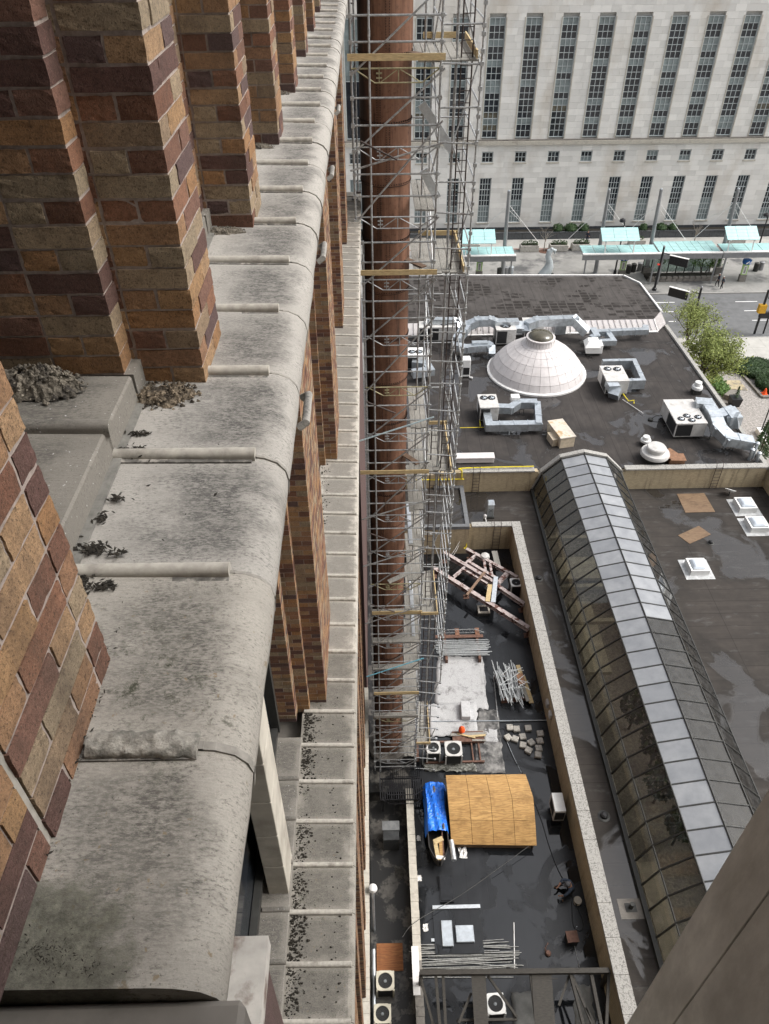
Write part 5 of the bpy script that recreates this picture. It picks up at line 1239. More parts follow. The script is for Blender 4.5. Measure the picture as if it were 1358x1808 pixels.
# condensers
def condenser(p, w, h, lab, m=m_cabw, rz=0, grp=None, z0=0):
    t = thing('condenser', lab, 'air conditioner', grp, tuple(p), rz)
    B().box(-w/2+.03, w/2-.03, -w/2+.03, w/2-.03, .08+z0, h-.06).ob('coil', m_dark, t)
    for (sx, sy) in ((-1,-1), (1,-1), (1,1), (-1,1)): B().box(sx*(w/2-.04)-.04, sx*(w/2-.04)+.04, sy*(w/2-.04)-.04, sy*(w/2-.04)+.04, z0, h-.061).ob('corner_post', m, t)
    tp_ = B(); n = 24; r = w*.4; 
    sq = []
    for k in range(n):
        a, b2 = 2*math.pi*k/n, 2*math.pi*(k+1)/n
        def s_(a):
            m_ = max(abs(math.cos(a)), abs(math.sin(a))); e = w/2/m_; return min(e, w/2*1.28)
        tp_.hexa([(r*math.cos(a), r*math.sin(a), h-.06), (s_(a)*math.cos(a), s_(a)*math.sin(a), h-.06), (s_(b2)*math.cos(b2), s_(b2)*math.sin(b2), h-.06), (r*math.cos(b2), r*math.sin(b2), h-.06)], [(r*math.cos(a), r*math.sin(a), h), (s_(a)*math.cos(a), s_(a)*math.sin(a), h), (s_(b2)*math.cos(b2), s_(b2)*math.sin(b2), h), (r*math.cos(b2), r*math.sin(b2), h)])
    lid = tp_.ob('top_panel', m, t)
    B().lathe([(r*1.0, h-.2), (r*1.0, h-.18)], 24).ob('fan_well', m_dark, lid)
    bl = B()
    for k in range(4):
        a = 2*math.pi*k/4+.5; M_ = Matrix.Translation((0,0,h-.12)) @ Matrix.Rotation(a, 4, 'Z') @ Matrix.Rotation(.4, 4, 'X'); bl.add([M_ @ Vector(v) for v in ((r*.15,-.04,0), (r*.9,-r*.34,0), (r*.96,r*.1,0), (r*.2,.07,0), (r*.15,-.04,.01), (r*.9,-r*.34,.01), (r*.96,r*.1,.01), (r*.2,.07,.01))], [(3,2,1,0), (4,5,6,7), (0,1,5,4), (1,2,6,5), (2,3,7,6), (3,0,4,7)])
    bl.lathe([(r*.22, h-.15), (r*.22, h-.06), (r*.1, h-.04)], 12); bl.ob('fan_blades', simple('grey_fan_blade', (.24,.26,.27), .5, 4, .1), lid)
    g = B()
    for rr in (.3, .5, .7, .88):
        pts = [(r*rr*math.cos(2*math.pi*k/20), r*rr*math.sin(2*math.pi*k/20), h-.01) for k in range(21)]; g.tube(pts, .006, 4, False)
    for k in range(8): a = math.pi*k/4; g.tube([(r*.12*math.cos(a), r*.12*math.sin(a), h-.008), (r*math.cos(a), r*math.sin(a), h-.008)], .005, 4)
    g.ob('fan_guard', m_dark if m is m_cabw else m_frame, lid)
    return t
H = .85
condenser(W(*q7b(1057, 800), ZD+H)-Vector((0,0,H)), .8, .95, 'pale condenser in the well corner beside the peeling steel beams')
condenser(TD(220, 1160, ZD+1.15)-Vector((0,0,1.15)), .78, 1.15, 'smaller square condenser with exposed fan beside the white membrane', m_cab, z0=.25)
condenser(TD(392, 1170, ZD+1.15)-Vector((0,0,1.15)), .95, 1.15, 'larger square condenser with exposed fan beside the orange bag', m_cab, z0=.25)
m_cream = simple('cream_cabinet', (.5,.47,.38), .55, 3, .15)
condenser(T7(218, 1008, 1.6)-Vector((0,0,.9)), .82, .9, 'cream condenser in the alley by the red brown plywood', m_cream)
condenser(T7(205, 1166, 1.6)-Vector((0,0,.9)), .76, .9, 'cream condenser in the alley farther from the red brown plywood', m_cream)
condenser(T7(747, 1118, 2.4)-Vector((0,0,.8)), .82, .8, 'pale condenser under the timber trestle on the deck', rz=.05)
# pipe frame carrying the two condensers
c = TD(390, 1230, ZD); t = thing('condenser_rack', 'rusty steel rack under the two condensers', 'rack', loc=(c.x, c.y, ZD))
for dy in (-.55, .75): B().bar((-1.6,dy,.2), (1.7,dy,.2), .1, .1).ob('rail', m_brownsteel, t)
for dx in (-1.5, -.2, 1.1, 1.5): B().bar((dx,-.55,.09), (dx,.75,.09), .08, .08).ob('cross_rail', m_brownsteel, t)
for dx in (-1.5, 1.6):
    for dy in (-.55, .75): B().bar((dx,dy,0), (dx,dy,.148), .1, .1).ob('leg', m_brownsteel, t)
# white membrane sheets
def sheet(pts, z, m, name, lab, cat, n=14, amp=.02, seed=0, thick=.012):
    rr = random.Random(seed); P = [W(*p, z) for p in pts]; c = sum(P, Vector())/4; b = B()
    def S(u, v): return P[0].lerp(P[1], u).lerp(P[3].lerp(P[2], u), v)-c
    hs_ = [[abs(rr.gauss(0, amp)) for i in range(n+1)] for j in range(n+1)]
    for j in range(n+1):
        for i in range(n+1):
            p = S(i/n, j/n); e = .0 if 0 < i < n and 0 < j < n else 1
            p = p+Vector((rr.gauss(0,.035)*e, rr.gauss(0,.035)*e, thick+hs_[j][i])); b.v.append(tuple(p))
    for j in range(n):
        for i in range(n): a = j*(n+1)+i; b.f.append((a, a+1, a+n+2, a+n+1))
    o = b.ob(name, m, smooth=True); o.location = c; md = o.modifiers.new('solid', 'SOLIDIFY'); md.thickness = thick*.8; md.offset = -1
    tag(o, lab, cat); return o
sheet([qd(255, 385), qd(640, 388), qd(690, 850), qd(230, 790)], ZD, m_sheet, 'membrane_sheet', 'large dirty white membrane sheet spread beyond the tube stack', 'tarp', seed=1)
sheet([qd(165, 800), qd(585, 770), qd(600, 1080), qd(190, 1070)], ZD+.03, m_sheet, 'membrane_sheet', 'white membrane sheet with curled edge beside the condensers', 'tarp', seed=2, amp=.03)
sheet([qd(600, 830), qd(770, 850), qd(835, 1385), qd(560, 1385)], ZD, simple('grey_stained_membrane', (.2,.195,.185), .6, 3, .5, dirt=(.04,.04,.04), dsc=1.4, dlo=.45, dhi=.6, bstr=.4, bdist=.02), 'membrane_sheet', 'grey stained membrane strip running down to the plywood hut', 'tarp', seed=3)
sheet([qd(650, 1000), qd(760, 1010), qd(775, 1125), qd(655, 1120)], ZD+.03, m_sheet, 'membrane_sheet', 'small square white membrane patch near the concrete blocks', 'tarp', n=6, seed=4)
sheet([qd(120, 1290), qd(560, 1290), qd(600, 1375), qd(150, 1370)], ZD, simple('grey_netting', (.2,.2,.18), .8, 6, .4, bstr=.6, bdist=.03), 'crumpled_netting', 'crumpled grey netting heaped in front of the condenser rack', 'netting', seed=5, amp=.1, n=20)
m_paleg = simple('pale_grey_card', (.45,.45,.45), .6, 6, .15); p = TD(490, 870); t = thing('foam_box', 'white folded carton standing on the membrane sheet', 'box', loc=(p.x, p.y, ZD+.05), rz=-.05)
B().box(-.25, .28, -.55, .55, 0, .4).ob('carton', m_paleg, t, bev=.02); B().box(.28, .5, -.5, .3, .02, .05).ob('flap', m_paleg, t)
# steel angle against the scaffold
o = B().box(-.14, .14, -1.1, 1.1, 0, .5).ob('steel_channel', m_brownsteel); q_ = TD(150, 960); o.location = (q_.x, q_.y, ZD+.002); tag(o, 'red brown steel channel on edge at the scaffold foot', 'beam')
# scaffold part piles
def rods(n, L, spread, lay, r=.024, m=m_scaf, seed=0, jit=.05, par_=None, name='tube'):
    rr = random.Random(seed)
    for i in range(n):
        x = (i % lay-lay/2)*spread/lay+rr.gauss(0, .01); z = r+(i//lay)*(2*r+.004); l = L*rr.uniform(.85, 1.05); o = rr.gauss(0, jit)
        B().tube([(o-l/2, x, z), (o+l/2, x+rr.gauss(0, jit*.7), z)], r, 6).ob(name, m, par_)
p = TD(470, 345); t = thing('tube_stack', 'stack of grey scaffold tubes and planks on trestles at the sheet edge', 'pipe stack', loc=(p.x, p.y, ZD))
for dx in (-1.1, 1.0): B().box(dx-.08, dx+.08, -.9, 1.6, 0, .35).ob('bearer', m_brownsteel, t)
tt = thing  # noqa
h = link('tube_layer', None, t); h.location = (0, .1, .36); rods(18, 3.4, 1.3, 9, m=simple('pale_galvanized_tube', (.5,.52,.52), .45, 8, .2, metal=.4), par_=h, seed=3)
B().box(-1.7, 1.4, .85, 1.1, .352, .41).ob('plank', m_brownsteel, t)
g = B(); g.tube([(-1.5,1.3,.37), (1.5,1.3,.37)], .022, 6).tube([(-1.5,1.3,.37), (-.9,1.3,.68), (.9,1.3,.68), (1.5,1.3,.37)], .022, 6)
for k in range(5): x = -.9+k*.45; g.tube([(x,1.3,.68), (x+.22,1.3,.38), (x+.45,1.3,.68)], .014, 5)
g.ob('lattice_beam', m_scaf, t)
p = TD(900, 660); t = thing('scaffold_pile', 'tangled pile of galvanized scaffold frames and planks on the deck', 'pipe stack', loc=(p.x, p.y, ZD), rz=R(96))
mp = simple('pale_galvanized_tube', (.5,.52,.52))
for dx in (-.9, .9): B().box(dx-.06, dx+.06, -.8, .95, 0, .3).ob('bearer', m_brownsteel, t)
rr = random.Random(31)
for i in range(46):
    l = rr.uniform(1.6, 3.0); x = rr.gauss(0, .25); y = rr.uniform(-.35, 1.0); z = .33+rr.uniform(0, .65)*(1-abs(y-.3)*.5); a = rr.gauss(0, .1)
    M_ = Matrix.Translation((x, y, z)) @ Matrix.Rotation(a, 4, 'Z') @ Matrix.Rotation(rr.gauss(0,.05), 4, 'Y')
    B().tube([M_ @ Vector((-l/2,0,0)), M_ @ Vector((l/2,0,0))], .026, 6).ob('tube', mp if rr.random() < .75 else m_scaf, t)
for i in range(14):
    x = rr.uniform(-.8,.8); y = rr.uniform(-.5,.8); a = rr.uniform(.5, 2.4); M_ = Matrix.Translation((x, y, 1.0+rr.uniform(0,.12))) @ Matrix.Rotation(a, 4, 'Z')
    B().tube([M_ @ Vector((-.4,0,0)), M_ @ Vector((.4,0,0))], .018, 6).ob('tube', mp, t)
for (x0, x1, y, w, z, m) in ((-1.4, .6, -.75, .28, .33, m_lumber), (-1.3, .9, -.55, .2, .4, m_plank), (.2, 1.3, -.6, .25, .55, m_lumber), (-.3, .5, -.45, .4, .62, m_card)): B().box(x0, x1, y-w/2, y+w/2, z-.03, z+.03+(.15 if m is m_card else 0)).ob('plank', m, t)
# concrete blocks
for i, (x, y, a) in enumerate(((872, 1000, 0), (930, 1012, 0), (1030, 1005, 0), (857, 1085, .5), (918, 1098, -.4), (982, 1078, .1), (985, 1150, -.25), (1055, 1128, .5), (1033, 1195, -.6), (1133, 1052, .05), (1130, 1115, .1), (1120, 1178, 0), (1115, 1233, -.2))):
    p = TD(x, y); t = B().box(-.19, .19, -.19, .19, 0, .18).ob('concrete_block', m_paver, bev=.03); t.location = (p.x, p.y, ZD); t.rotation_euler = (0, 0, a)
    tag(t, 'dirty square concrete ballast block on the wet deck', 'block', 'concrete ballast blocks on the deck')
# bag and boards on the condenser rack
p = TD(463, 1090); o = B().lathe([(.12,0), (.2,.1), (.17,.3), (.05,.42)], 12).ob('orange_bag', m_orange, smooth=True); o.location = (p.x, p.y+.3, ZD+.31); tag(o, 'bright orange bag behind the larger condenser', 'bag')
t = thing('board_bundle', 'bundle of boards and yellow levels lying behind the condensers', 'boards', loc=tuple(TD(520, 1130)+Vector((0,.3,0))))
for (x0, y0, x1, y1, w, z, m) in ((-1.2,.5,1.0,.45,.2,.03,m_plank), (-.6,.2,.4,-.1,.1,.27,m_lumber), (0,-.02,1.0,.05,.12,.29,m_lumber), (-1,.15,1.1,.2,.18,.24,m_plank), (.2,-.25,1.0,-.28,.1,.26,m_plank)): B().bar((x0,y0,z), (x1,y1,z), w, .05).ob('board', m, t)
B().box(-.9, .9, -.3, .4, 0.0, .2).ob('batten', m_brownsteel, t)
# drain pipes, cables
def cable(pts, r, m, name, lab, cat='cable', z=ZD):
    P = [Vector(p) for p in pts]; out = []
    for i in range(len(P)-1):          # Catmull-Rom
        p0 = P[max(i-1,0)]; p1 = P[i]; p2 = P[i+1]; p3 = P[min(i+2, len(P)-1)]
        for k in range(6):
            t = k/6; out.append(.5*((2*p1)+(p2-p0)*t+(2*p0-5*p1+4*p2-p3)*t*t+(3*p1-p0-3*p2+p3)*t**3))
    out.append(P[-1]); o = B().tube(out, r, 6).ob(name, m, smooth=True); tag(o, lab, cat); return o
zc = ZD+.03
cable([TD(200, 940, ZD+.09), TD(760, 935, ZD+.09), TD(1195, 930, ZD+.05)], .035, m_galv, 'conduit_pipe', 'long grey conduit pipe across the deck beyond the concrete blocks', 'pipe')
cable([TD(735, 545, zc), TD(770, 905, zc)], .03, m_scaf, 'steel_tube', 'single scaffold tube lying beside the frame pile', 'pipe')
cable([TD(790, 1060, zc), TD(780, 1010, zc), TD(830, 1010, zc), TD(850, 1120, zc), TD(920, 1280, zc), TD(985, 1385, zc), T7(960, 220, zc), T7(1000, 350, zc), T7(1040, 460, zc), T7(1080, 540, zc), T7(1150, 680, zc), T7(1168, 745, zc), T7(1150, 770, zc), T7(1120, 740, zc), T7(1112, 630, zc)], .02, m_black, 'black_hose', 'black hose snaking past the plywood hut to the crouching worker', 'hose')
cable([TD(850, 1110, zc), TD(905, 1240, zc), TD(975, 1380, zc)], .015, m_galv, 'grey_cable', 'thin grey cable beside the black hose near the blocks')
cable([T7(300, 800, 2.05), T7(370, 722, 2.1), T7(600, 585, ZD+.3), T7(905, 365, ZD+.5)], .014, m_frame, 'grey_cable', 'taut grey cable from the plywood hut over the low wall')
cable([T7(1115, 800, zc), T7(1150, 945, zc)], .02, m_galv, 'steel_rod', 'pale rod lying on the deck beside the rusty box', 'rod')
cable([T7(835, 730, zc), T7(838, 960, zc)], .025, m_white, 'white_pipe', 'thin white pipe lying on the deck beside the rebar bundle', 'pipe')
cable([TB(520, 200, 3.2), TB(400, 420, 2.6), TB(300, 560, 2.2)], .01, m_white, 'rope', 'pale rope hanging down the buff wall by the yellow pipe', 'rope'); cable([TB(505, 220, 3.2), TB(420, 420, 2.3), TB(330, 560, 1.9)], .01, m_white, 'rope', 'second thin pale rope hanging below the stair block', 'rope')
cable([TB(522, 115, 4.2), TB(535, 170, 4.0), TB(515, 390, 2.4), TB(488, 420, 2.2)], .045, m_yellow, 'yellow_pipe', 'yellow gas pipe running down the corner of the light well', 'pipe')
a = WY(816, 832, YD0-.14); cable([Vector((3.0, YD0-.14, ZR-.35)), Vector((a.x-.1, YD0-.14, ZR-.35)), Vector((a.x, YD0-.14, ZR-.3)), Vector((a.x, YD0-.14, ZR+.42)), Vector((a.x+.2, YD0+.2, ZR+.42)), Vector((12.0, YD0+.3, ZR+.4))], .05, m_yellow, 'yellow_pipe', 'yellow gas pipe bending over the parapet left of the glass vault', 'pipe')
a = WY(941, 1112, 0.001) if False else None
# skylight curb on the deck
p = TB(700, 1120, ZD); t = thing('skylight', 'small square pale curb with dark lid on the black well deck', 'skylight', loc=(p.x, p.y, ZD))
B().box(-.42, .42, -.35, .35, 0, .25).ob('curb', m_frame, t); 
for (a_, b2, c_, d_) in ((-.4,.4,-.34,-.22), (-.4,.4,.22,.34), (-.4,-.28,-.219,.219), (.28,.4,-.219,.219)): B().box(a_, b2, c_, d_, .251, .36).ob('rim', m_stone, t)
B().box(-.279, .279, -.218, .218, .251, .3).ob('lid', m_dark, t)
for (x, y) in ((420, 210), (590, 205)):
    p = TD(x, y); t = thing('rusty_bracket', 'rusty steel bracket standing in a dark patch behind the tube stack', 'bracket', 'rusty brackets behind the tube stack', (p.x, p.y, ZD))
    B().box(-.06, .06, -.25, .25, 0, .4).ob('web', m_rust, t); B().box(-.14, .14, -.3, .3, .401, .43).ob('flange', m_rust, t); B().box(-.2, .2, -.3, .3, .001, .02).ob('base', m_dark, t)
# wall boxes
for (px, py, lab) in ((967, 1242, 'small grey electric box on the well wall near the drain pipe'), (972, 1262, 'small grey electric box on the well wall below its twin')):
    d = ray(px, py); s = (XC0-.0)/d.x; p = Vector((d.x*s, d.y*s, CAMZ+d.z*s)); t = thing('electric_box', lab, 'box', loc=(XC0+.05, p.y, p.z)); B().box(-.13, 0, -.2, .2, -.2, .2).ob('case', m_cab, t, bev=.015); B().box(-.145, -.131, -.16, .16, -.16, .16).ob('cover', m_cab, t)
p = W(1005, 1452, ZD); t = thing('condenser', 'white box condenser against the buff wall of the light well', 'air conditioner', loc=(9.3, p.y+.5, ZD))
B().box(-.28, .3, -.55, .5, .3, 1.25).ob('case', m_cabw, t, bev=.02); B().box(-.2, .2, -.45, .4, 0, .301).ob('stand', m_frame, t); B().box(-.285, -.275, -.4, .35, .45, 1.1).ob('grille', m_dark, t); B().box(-.24, .26, -.57, -.551, .42, 1.1).ob('grille', m_dark, t)
# ------------------------------------------------------------------ plywood hut with bowed roof
hz = (2.15, 3.35, 3.45)                        # near edge, crease, far edge heights
HL = [W(797, 1491, hz[0]), W(790.5, 1409, hz[1]), W(787, 1369, hz[2])]; HR = [W(948, 1493, hz[0]), W(942, 1409, hz[1]), W(928, 1367, hz[2])]
hc = (HL[0]+HR[2])/2
ht = thing('plywood_hut', 'plywood shelter with a bowed roof of wet golden sheets on the deck', 'shed', loc=(hc.x, hc.y, ZD))
def hpt(u, v):
    v2 = v*2; k = 0 if v2 < 1 else 1; f = v2-k
    p = HL[k].lerp(HL[k+1], f).lerp(HR[k].lerp(HR[k+1], f), u); p.z += .1*math.sin(math.pi*f)*(1.0 if k == 0 else .35)
    return p-ht.location
for ri in range(2):
    for k in range(4):
        for half in range(2 if ri == 0 else 1):
            ua, ub = k/4+.002, (k+1)/4-.002; va, vb = ri*.5+.001, ri*.5+.5
            if ri == 0: va, vb = (va, va+.247) if half == 0 else (va+.25, vb)
            b = B(); n = 6; off = (.012 if ri == 1 else 0)+U(0, .004)
            for j in range(n+1):
                v = va+(vb-va)*j/n; a_, c_ = hpt(ua, v), hpt(ub, v); o_ = Vector((0,0,off)); t_ = Vector((0,0,-.018))
                b.v += [tuple(a_+o_), tuple(c_+o_), tuple(c_+o_+t_), tuple(a_+o_+t_)]
            for j in range(n):
                for t_ in range(4): b.f.append((j*4+t_, j*4+(t_+1)%4, (j+1)*4+(t_+1)%4, (j+1)*4+t_))
            b.f += [(0,1,2,3), tuple(range(n*4, n*4+4))[::-1]]
            b.ob('roof_sheet', m_ply, ht)
for u in (.03, .97):
    pts = [hpt(u, v) for v in (.03, .25, .5, .97)]; b = B()
    b.hexa([p+Vector((-.02,0,-.03)) for p in pts]+[Vector((pts[3].x-.02, pts[3].y, 0)), Vector((pts[0].x-.02, pts[0].y, 0))], [p+Vector((.02,0,-.03)) for p in pts]+[Vector((pts[3].x+.02, pts[3].y, 0)), Vector((pts[0].x+.02, pts[0].y, 0))]); b.ob('side_panel', m_plyd, ht)
for v in (.04, .96):
    a_, c_ = hpt(.05, v), hpt(.95, v); b = B().hexa([(a_.x, a_.y-.02, 0), (c_.x, c_.y-.02, 0), (c_.x, c_.y+.02, 0), (a_.x, a_.y+.02, 0)], [(a_.x, a_.y-.02, a_.z-.05), (c_.x, c_.y-.02, c_.z-.05), (c_.x, c_.y+.02, c_.z-.05), (a_.x, a_.y+.02, a_.z-.05)]); b.ob('end_panel', m_plyd, ht)
# blue tarp over a long curved trough
a0, a1 = W(765, 1388, 2.6), W(778, 1512, 2.3)
tr = thing('trough', 'long dark boat-shaped trough with wood scraps under a blue tarp beside the hut', 'trough', loc=tuple(((a0+a1)/2)[:2])+(ZD,))
LT = (a0-a1).length/2
sec = B(); n = 16
hull = []
for j in range(n+1):
    v = j/n; y = -LT-.35+(2*LT+.5)*v; w = .52*min(1, math.sqrt(max(0, v*5+.02))); z0 = .12+.35*max(0, .18-v)*4
    hull.append([(-w, y, .95), (-w*.8, y, z0), (w*.8, y, z0), (w, y, .95), (w-.05, y, .95), (w*.75, y, z0+.05), (-w*.75, y, z0+.05), (-w+.05, y, .95)])
for h_ in hull: sec.v += h_
for j in range(n):
    for t_ in range(8): sec.f.append((j*8+t_, j*8+(t_+1)%8, (j+1)*8+(t_+1)%8, (j+1)*8+t_))
sec.f += [tuple(range(8)), tuple(range(n*8, n*8+8))[::-1]]
sec.ob('hull', simple('black_hull', (.03,.026,.023), .5, 6, .3), tr, smooth=True)
for y in (-LT*.5, LT*.6): B().box(-.3, .3, y-.05, y+.05, 0, .14).ob('chock', m_brownsteel, tr)
for (x, y, w, l, m, a_) in ((-.12, -LT+.25, .2, 1.0, m_lumber, .1), (.1, -LT+.3, .16, 1.1, m_ply, -.05), (.0, -LT+.75, .5, .25, m_lumber, .4), (.22, -LT+.6, .06, 1.6, m_brownsteel, 0), (.05, -LT-.12, .45, .18, m_white, -.15)):
    M_ = Matrix.Translation((x, y, 0)) @ Matrix.Rotation(a_, 4, 'Z'); B().box(-w/2, w/2, -l/2, l/2, .8, .86+abs(a_)*.1, M_).ob('wood_scrap', m, tr)
tb = B(); nx, ny = 16, 34; rr = random.Random(6)
for j in range(ny+1):
    for i in range(nx+1):
        u = i/nx*2-1; v = j/ny; e = .62
        y = -LT*.38+(1.46*LT)*v+rr.gauss(0,.012)
        x = u*e*(1+.04*math.sin(v*9)); z = 1.02+.14*(1-abs(u)**2)+.05*math.sin(u*9+v*5)*(1-abs(u)*.5)+rr.gauss(0,.014)
        if abs(u) > .8: z -= (abs(u)-.8)*3.2
        tb.v.append((x, y, z))
for j in range(ny):
    for i in range(nx): a = j*(nx+1)+i; tb.f.append((a, a+1, a+nx+2, a+nx+1))
tarp = tb.ob('blue_tarp', m_bluet, smooth=False); tarp.location = tr.location; md = tarp.modifiers.new('solid', 'SOLIDIFY'); md.thickness = .012; tag(tarp, 'bright blue crumpled tarp draped over the trough beside the hut', 'tarp')
for (u, y, s) in ((.0, .1, .11), (-.05, LT*.85, .1), (.3, -.5, .08)): o = B().lathe([(s, 0), (s*1.05, .02), (s*.4, .035)], 12).ob('water_patch', simple('dirty_water', (.09,.085,.08), .15, 4, .2, spec=.5), tarp); o.location = (u, y, 1.15); o.scale = (.8, 2.0, 1)
# small litter next to the hut
def litter(px, py, s, lab, name, cat, m, z=ZD, seed=1):
    p = W(px, py, z); rr = random.Random(seed); b = B(); n = 7
    for i in range(n):
        for j in range(n): b.v.append(((i/(n-1)-.5)*s*1.2+rr.gauss(0,.02), (j/(n-1)-.5)*s*1.6+rr.gauss(0,.02), .02+abs(rr.gauss(0, s*.14))))
    for i in range(n-1):
        for j in range(n-1): a = i*n+j; b.f.append((a, a+1, a+n+1, a+n))
    o = b.ob(name, m); o.location = p; md = o.modifiers.new('solid', 'SOLIDIFY'); md.thickness = .01; tag(o, lab, cat)
litter(*q7(590, 398), .35, 'crumpled white plastic bag on the deck beside the hut', 'plastic_bag', 'bag', m_white, seed=3)
litter(*q7(378, 328), .16, 'scrap of white paper on the ledge by the low wall', 'paper_scrap', 'litter', m_white, seed=4); litter(*q7(382, 520), .16, 'crumpled white cup on the dark deck beside the low wall', 'paper_scrap', 'litter', m_white, seed=5); litter(*q7(412, 755), .2, 'torn white plastic scrap near the grey panels', 'paper_scrap', 'litter', m_white, seed=6)
p = T7(540, 385, ZD+.9); o = B().tube([(0,-.55,.12), (0,.45,.12)], .13, 12).ob('duct_roll', m_alum, smooth=True); o.location = (p.x, p.y, ZD+.9); o.rotation_euler = (0,0,.06); tag(o, 'silver roll of flexible duct lying at the end of the trough', 'roll')
# grey panels, curb and rebar bundle near the trestle
t = thing('deck_curb', 'low square membrane curb holding two grey metal panels on the deck', 'curb', loc=tuple(T7(568, 775)))
B().box(-1.15, 1.1, -1.0, 1.0, 0, .12).ob('platform', m_deck, t)
B().box(-1.15, 1.15, .98, 1.15, .0, .2).ob('edge_angle', m_alum, t)
for (x, y, w, l, lab) in ((515, 783, .52, 1.15, 'tall narrow galvanized panel lying on the membrane curb'), (600, 785, .85, .75, 'square galvanized panel lying on the membrane curb')):
    p = T7(x, y, ZD+.2); o = B().box(-w/2, w/2, -l/2, l/2, 0, .14).ob('metal_panel', m_galv, bev=.02); o.location = (p.x, p.y, ZD+.122); tag(o, lab, 'panel')
t = thing('rebar_bundle', 'bundle of thin grey scaffold rods lying beside the trestle', 'rods', loc=tuple(T7(600, 905)))
rods(36, 4.6, 1.5, 12, .016, simple('grey_rod', (.36,.36,.34), .5, 10, .3, metal=.3), 5, .18, t, 'rod'); 
B().box(-1.5, .9, .75, .88, 0, .1).ob('pale_rail', m_alum, t)
t = thing('hatch', 'flat black rectangular hatch on the deck in front of the hut', 'hatch', loc=tuple(T7(510, 572)))
B().box(-.34, .34, -.65, .65, 0, .14).ob('curb', m_deck, t); B().box(-.3, .3, -.6, .6, .141, .18).ob('lid', simple('black_hatch_lid', (.016,.017,.019), .25, 6, .3), t, bev=.01)
t = thing('tool_box', 'rusty open metal box standing on the deck near the worker', 'box', loc=tuple(T7(1107, 820)), rz=.05)
B().box(-.24, .24, -.22, .22, 0, .5).ob('body', m_dark, t); B().box(-.27, .27, -.25, .25, .501, .56).ob('lid', m_brownsteel, t); B().tube([(.22,.26,.5), (.22,.26,.95)], .015, 6).ob('handle', m_galv, t)
t = thing('chain_hoist', 'rusty chain hoist and hook lying on the deck by the trestle', 'hoist', loc=tuple(T7(998, 880)))
B().lathe([(.1,0), (.14,.08), (.1,.16)], 14).ob('hoist_body', m_brownsteel, t); 
for k in range(7): B().lathe([(.025,0), (.03,.015), (.02,.03)], 8, (-.1+.03*(k%2)+.012*k*k*.4, .14+.05*k, .01)).ob('chain_link', m_brownsteel, t)
# ------------------------------------------------------------------ timber trestle at the foot of the wing
tre = thing('timber_trestle', 'dark weathered timber trestle with diagonal braces across the deck', 'trestle', loc=(5.5, 11.5, ZD))
def rp(o): return par(o, tre)
m_wt = simple('dark_wet_timber', (.034,.03,.024), .6, 6, .4, stretch=(1,4,4))
ZT = 3.6
def TT(x, y, z=ZT): return W(*q7(x, y), z)
rp(B().bar(TT(385, 972), TT(1290, 962), .2, .2).ob('top_beam', m_wt))
for i, (a, b2, w) in enumerate((((460, 985), (480, 1230), .12), ((495, 985), (508, 1230), .12), ((690, 980), (705, 1230), .14), ((915, 975), (945, 1230), .12), ((1105, 975), (1170, 1230), .12), ((1205, 975), (1255, 1230), .14), ((1290, 965), (1278, 1230), .12))): rp(B().bar(TT(*a, ZT-.21), TT(*b2, ZT-.21), w, .16).ob('joist', m_wt))
for (a, b2) in (((710, 985), (850, 1185)), ((630, 1070), (570, 1215)), ((385, 985), (450, 1230)), ((1100, 985), (1050, 1130)), ((1115, 985), (1215, 1230)), ((1180, 1140), (1230, 1230))): rp(B().bar(TT(*a, ZT-.38), TT(*b2, ZT-.38), .1, .1).ob('brace', m_wt))
rp(B().bar(TT(925, 1000, ZT-.1), TT(1045, 1000, ZT-.1), .02, .02).ob('tie', m_wt))
for (x0_, x1_) in ((630, 690), (920, 1015)):
    a = TT(x0_, 970, ZT-.105); b2 = TT(x1_, 970, ZT-.105); c_ = TT(x1_+25, 1300, ZT-.105); d_ = TT(x0_+20, 1300, ZT-.105)
    rp(B().prism([(v.x, v.y) for v in (a, b2, c_, d_)], ZT-.14, ZT-.103).ob('boarding', m_wt))
for (x, y) in ((390, 975), (690, 975), (1000, 970), (1290, 965), (460, 1225), (1255, 1225), (705, 1225)):
    p = TT(x, y, ZT-.3); rp(B().bar((p.x, p.y, ZD), (p.x, p.y, p.z), .16, .16).ob('post', m_wt))
rp(B().bar(TT(560, 1200, ZT-.5), TT(850, 1195, ZT-.5), .1, .1).ob('cross_rail', m_wt)); rp(B().bar(TT(590, 1130, ZT-.5), TT(640, 1130, ZT-.5), .08, .08).ob('cross_rail', m_wt))
sheet([q7(1120, 1030), q7(1200, 1030), q7(1230, 1230), q7(1130, 1230)], ZD, simple('grey_wet_sheeting', (.2,.2,.185), .6, 3, .3), 'plastic_sheet', 'pale ragged plastic sheet lying under the timber trestle', 'tarp', n=8, seed=8)
sheet([q7(820, 1060), q7(1000, 1060), q7(1010, 1230), q7(830, 1230)], ZD, simple('grey_wet_concrete', (.085,.085,.08), .5, 2, .4), 'plastic_sheet', 'dark ragged sheet lying under the trestle beside the condenser', 'tarp', n=8, seed=9)
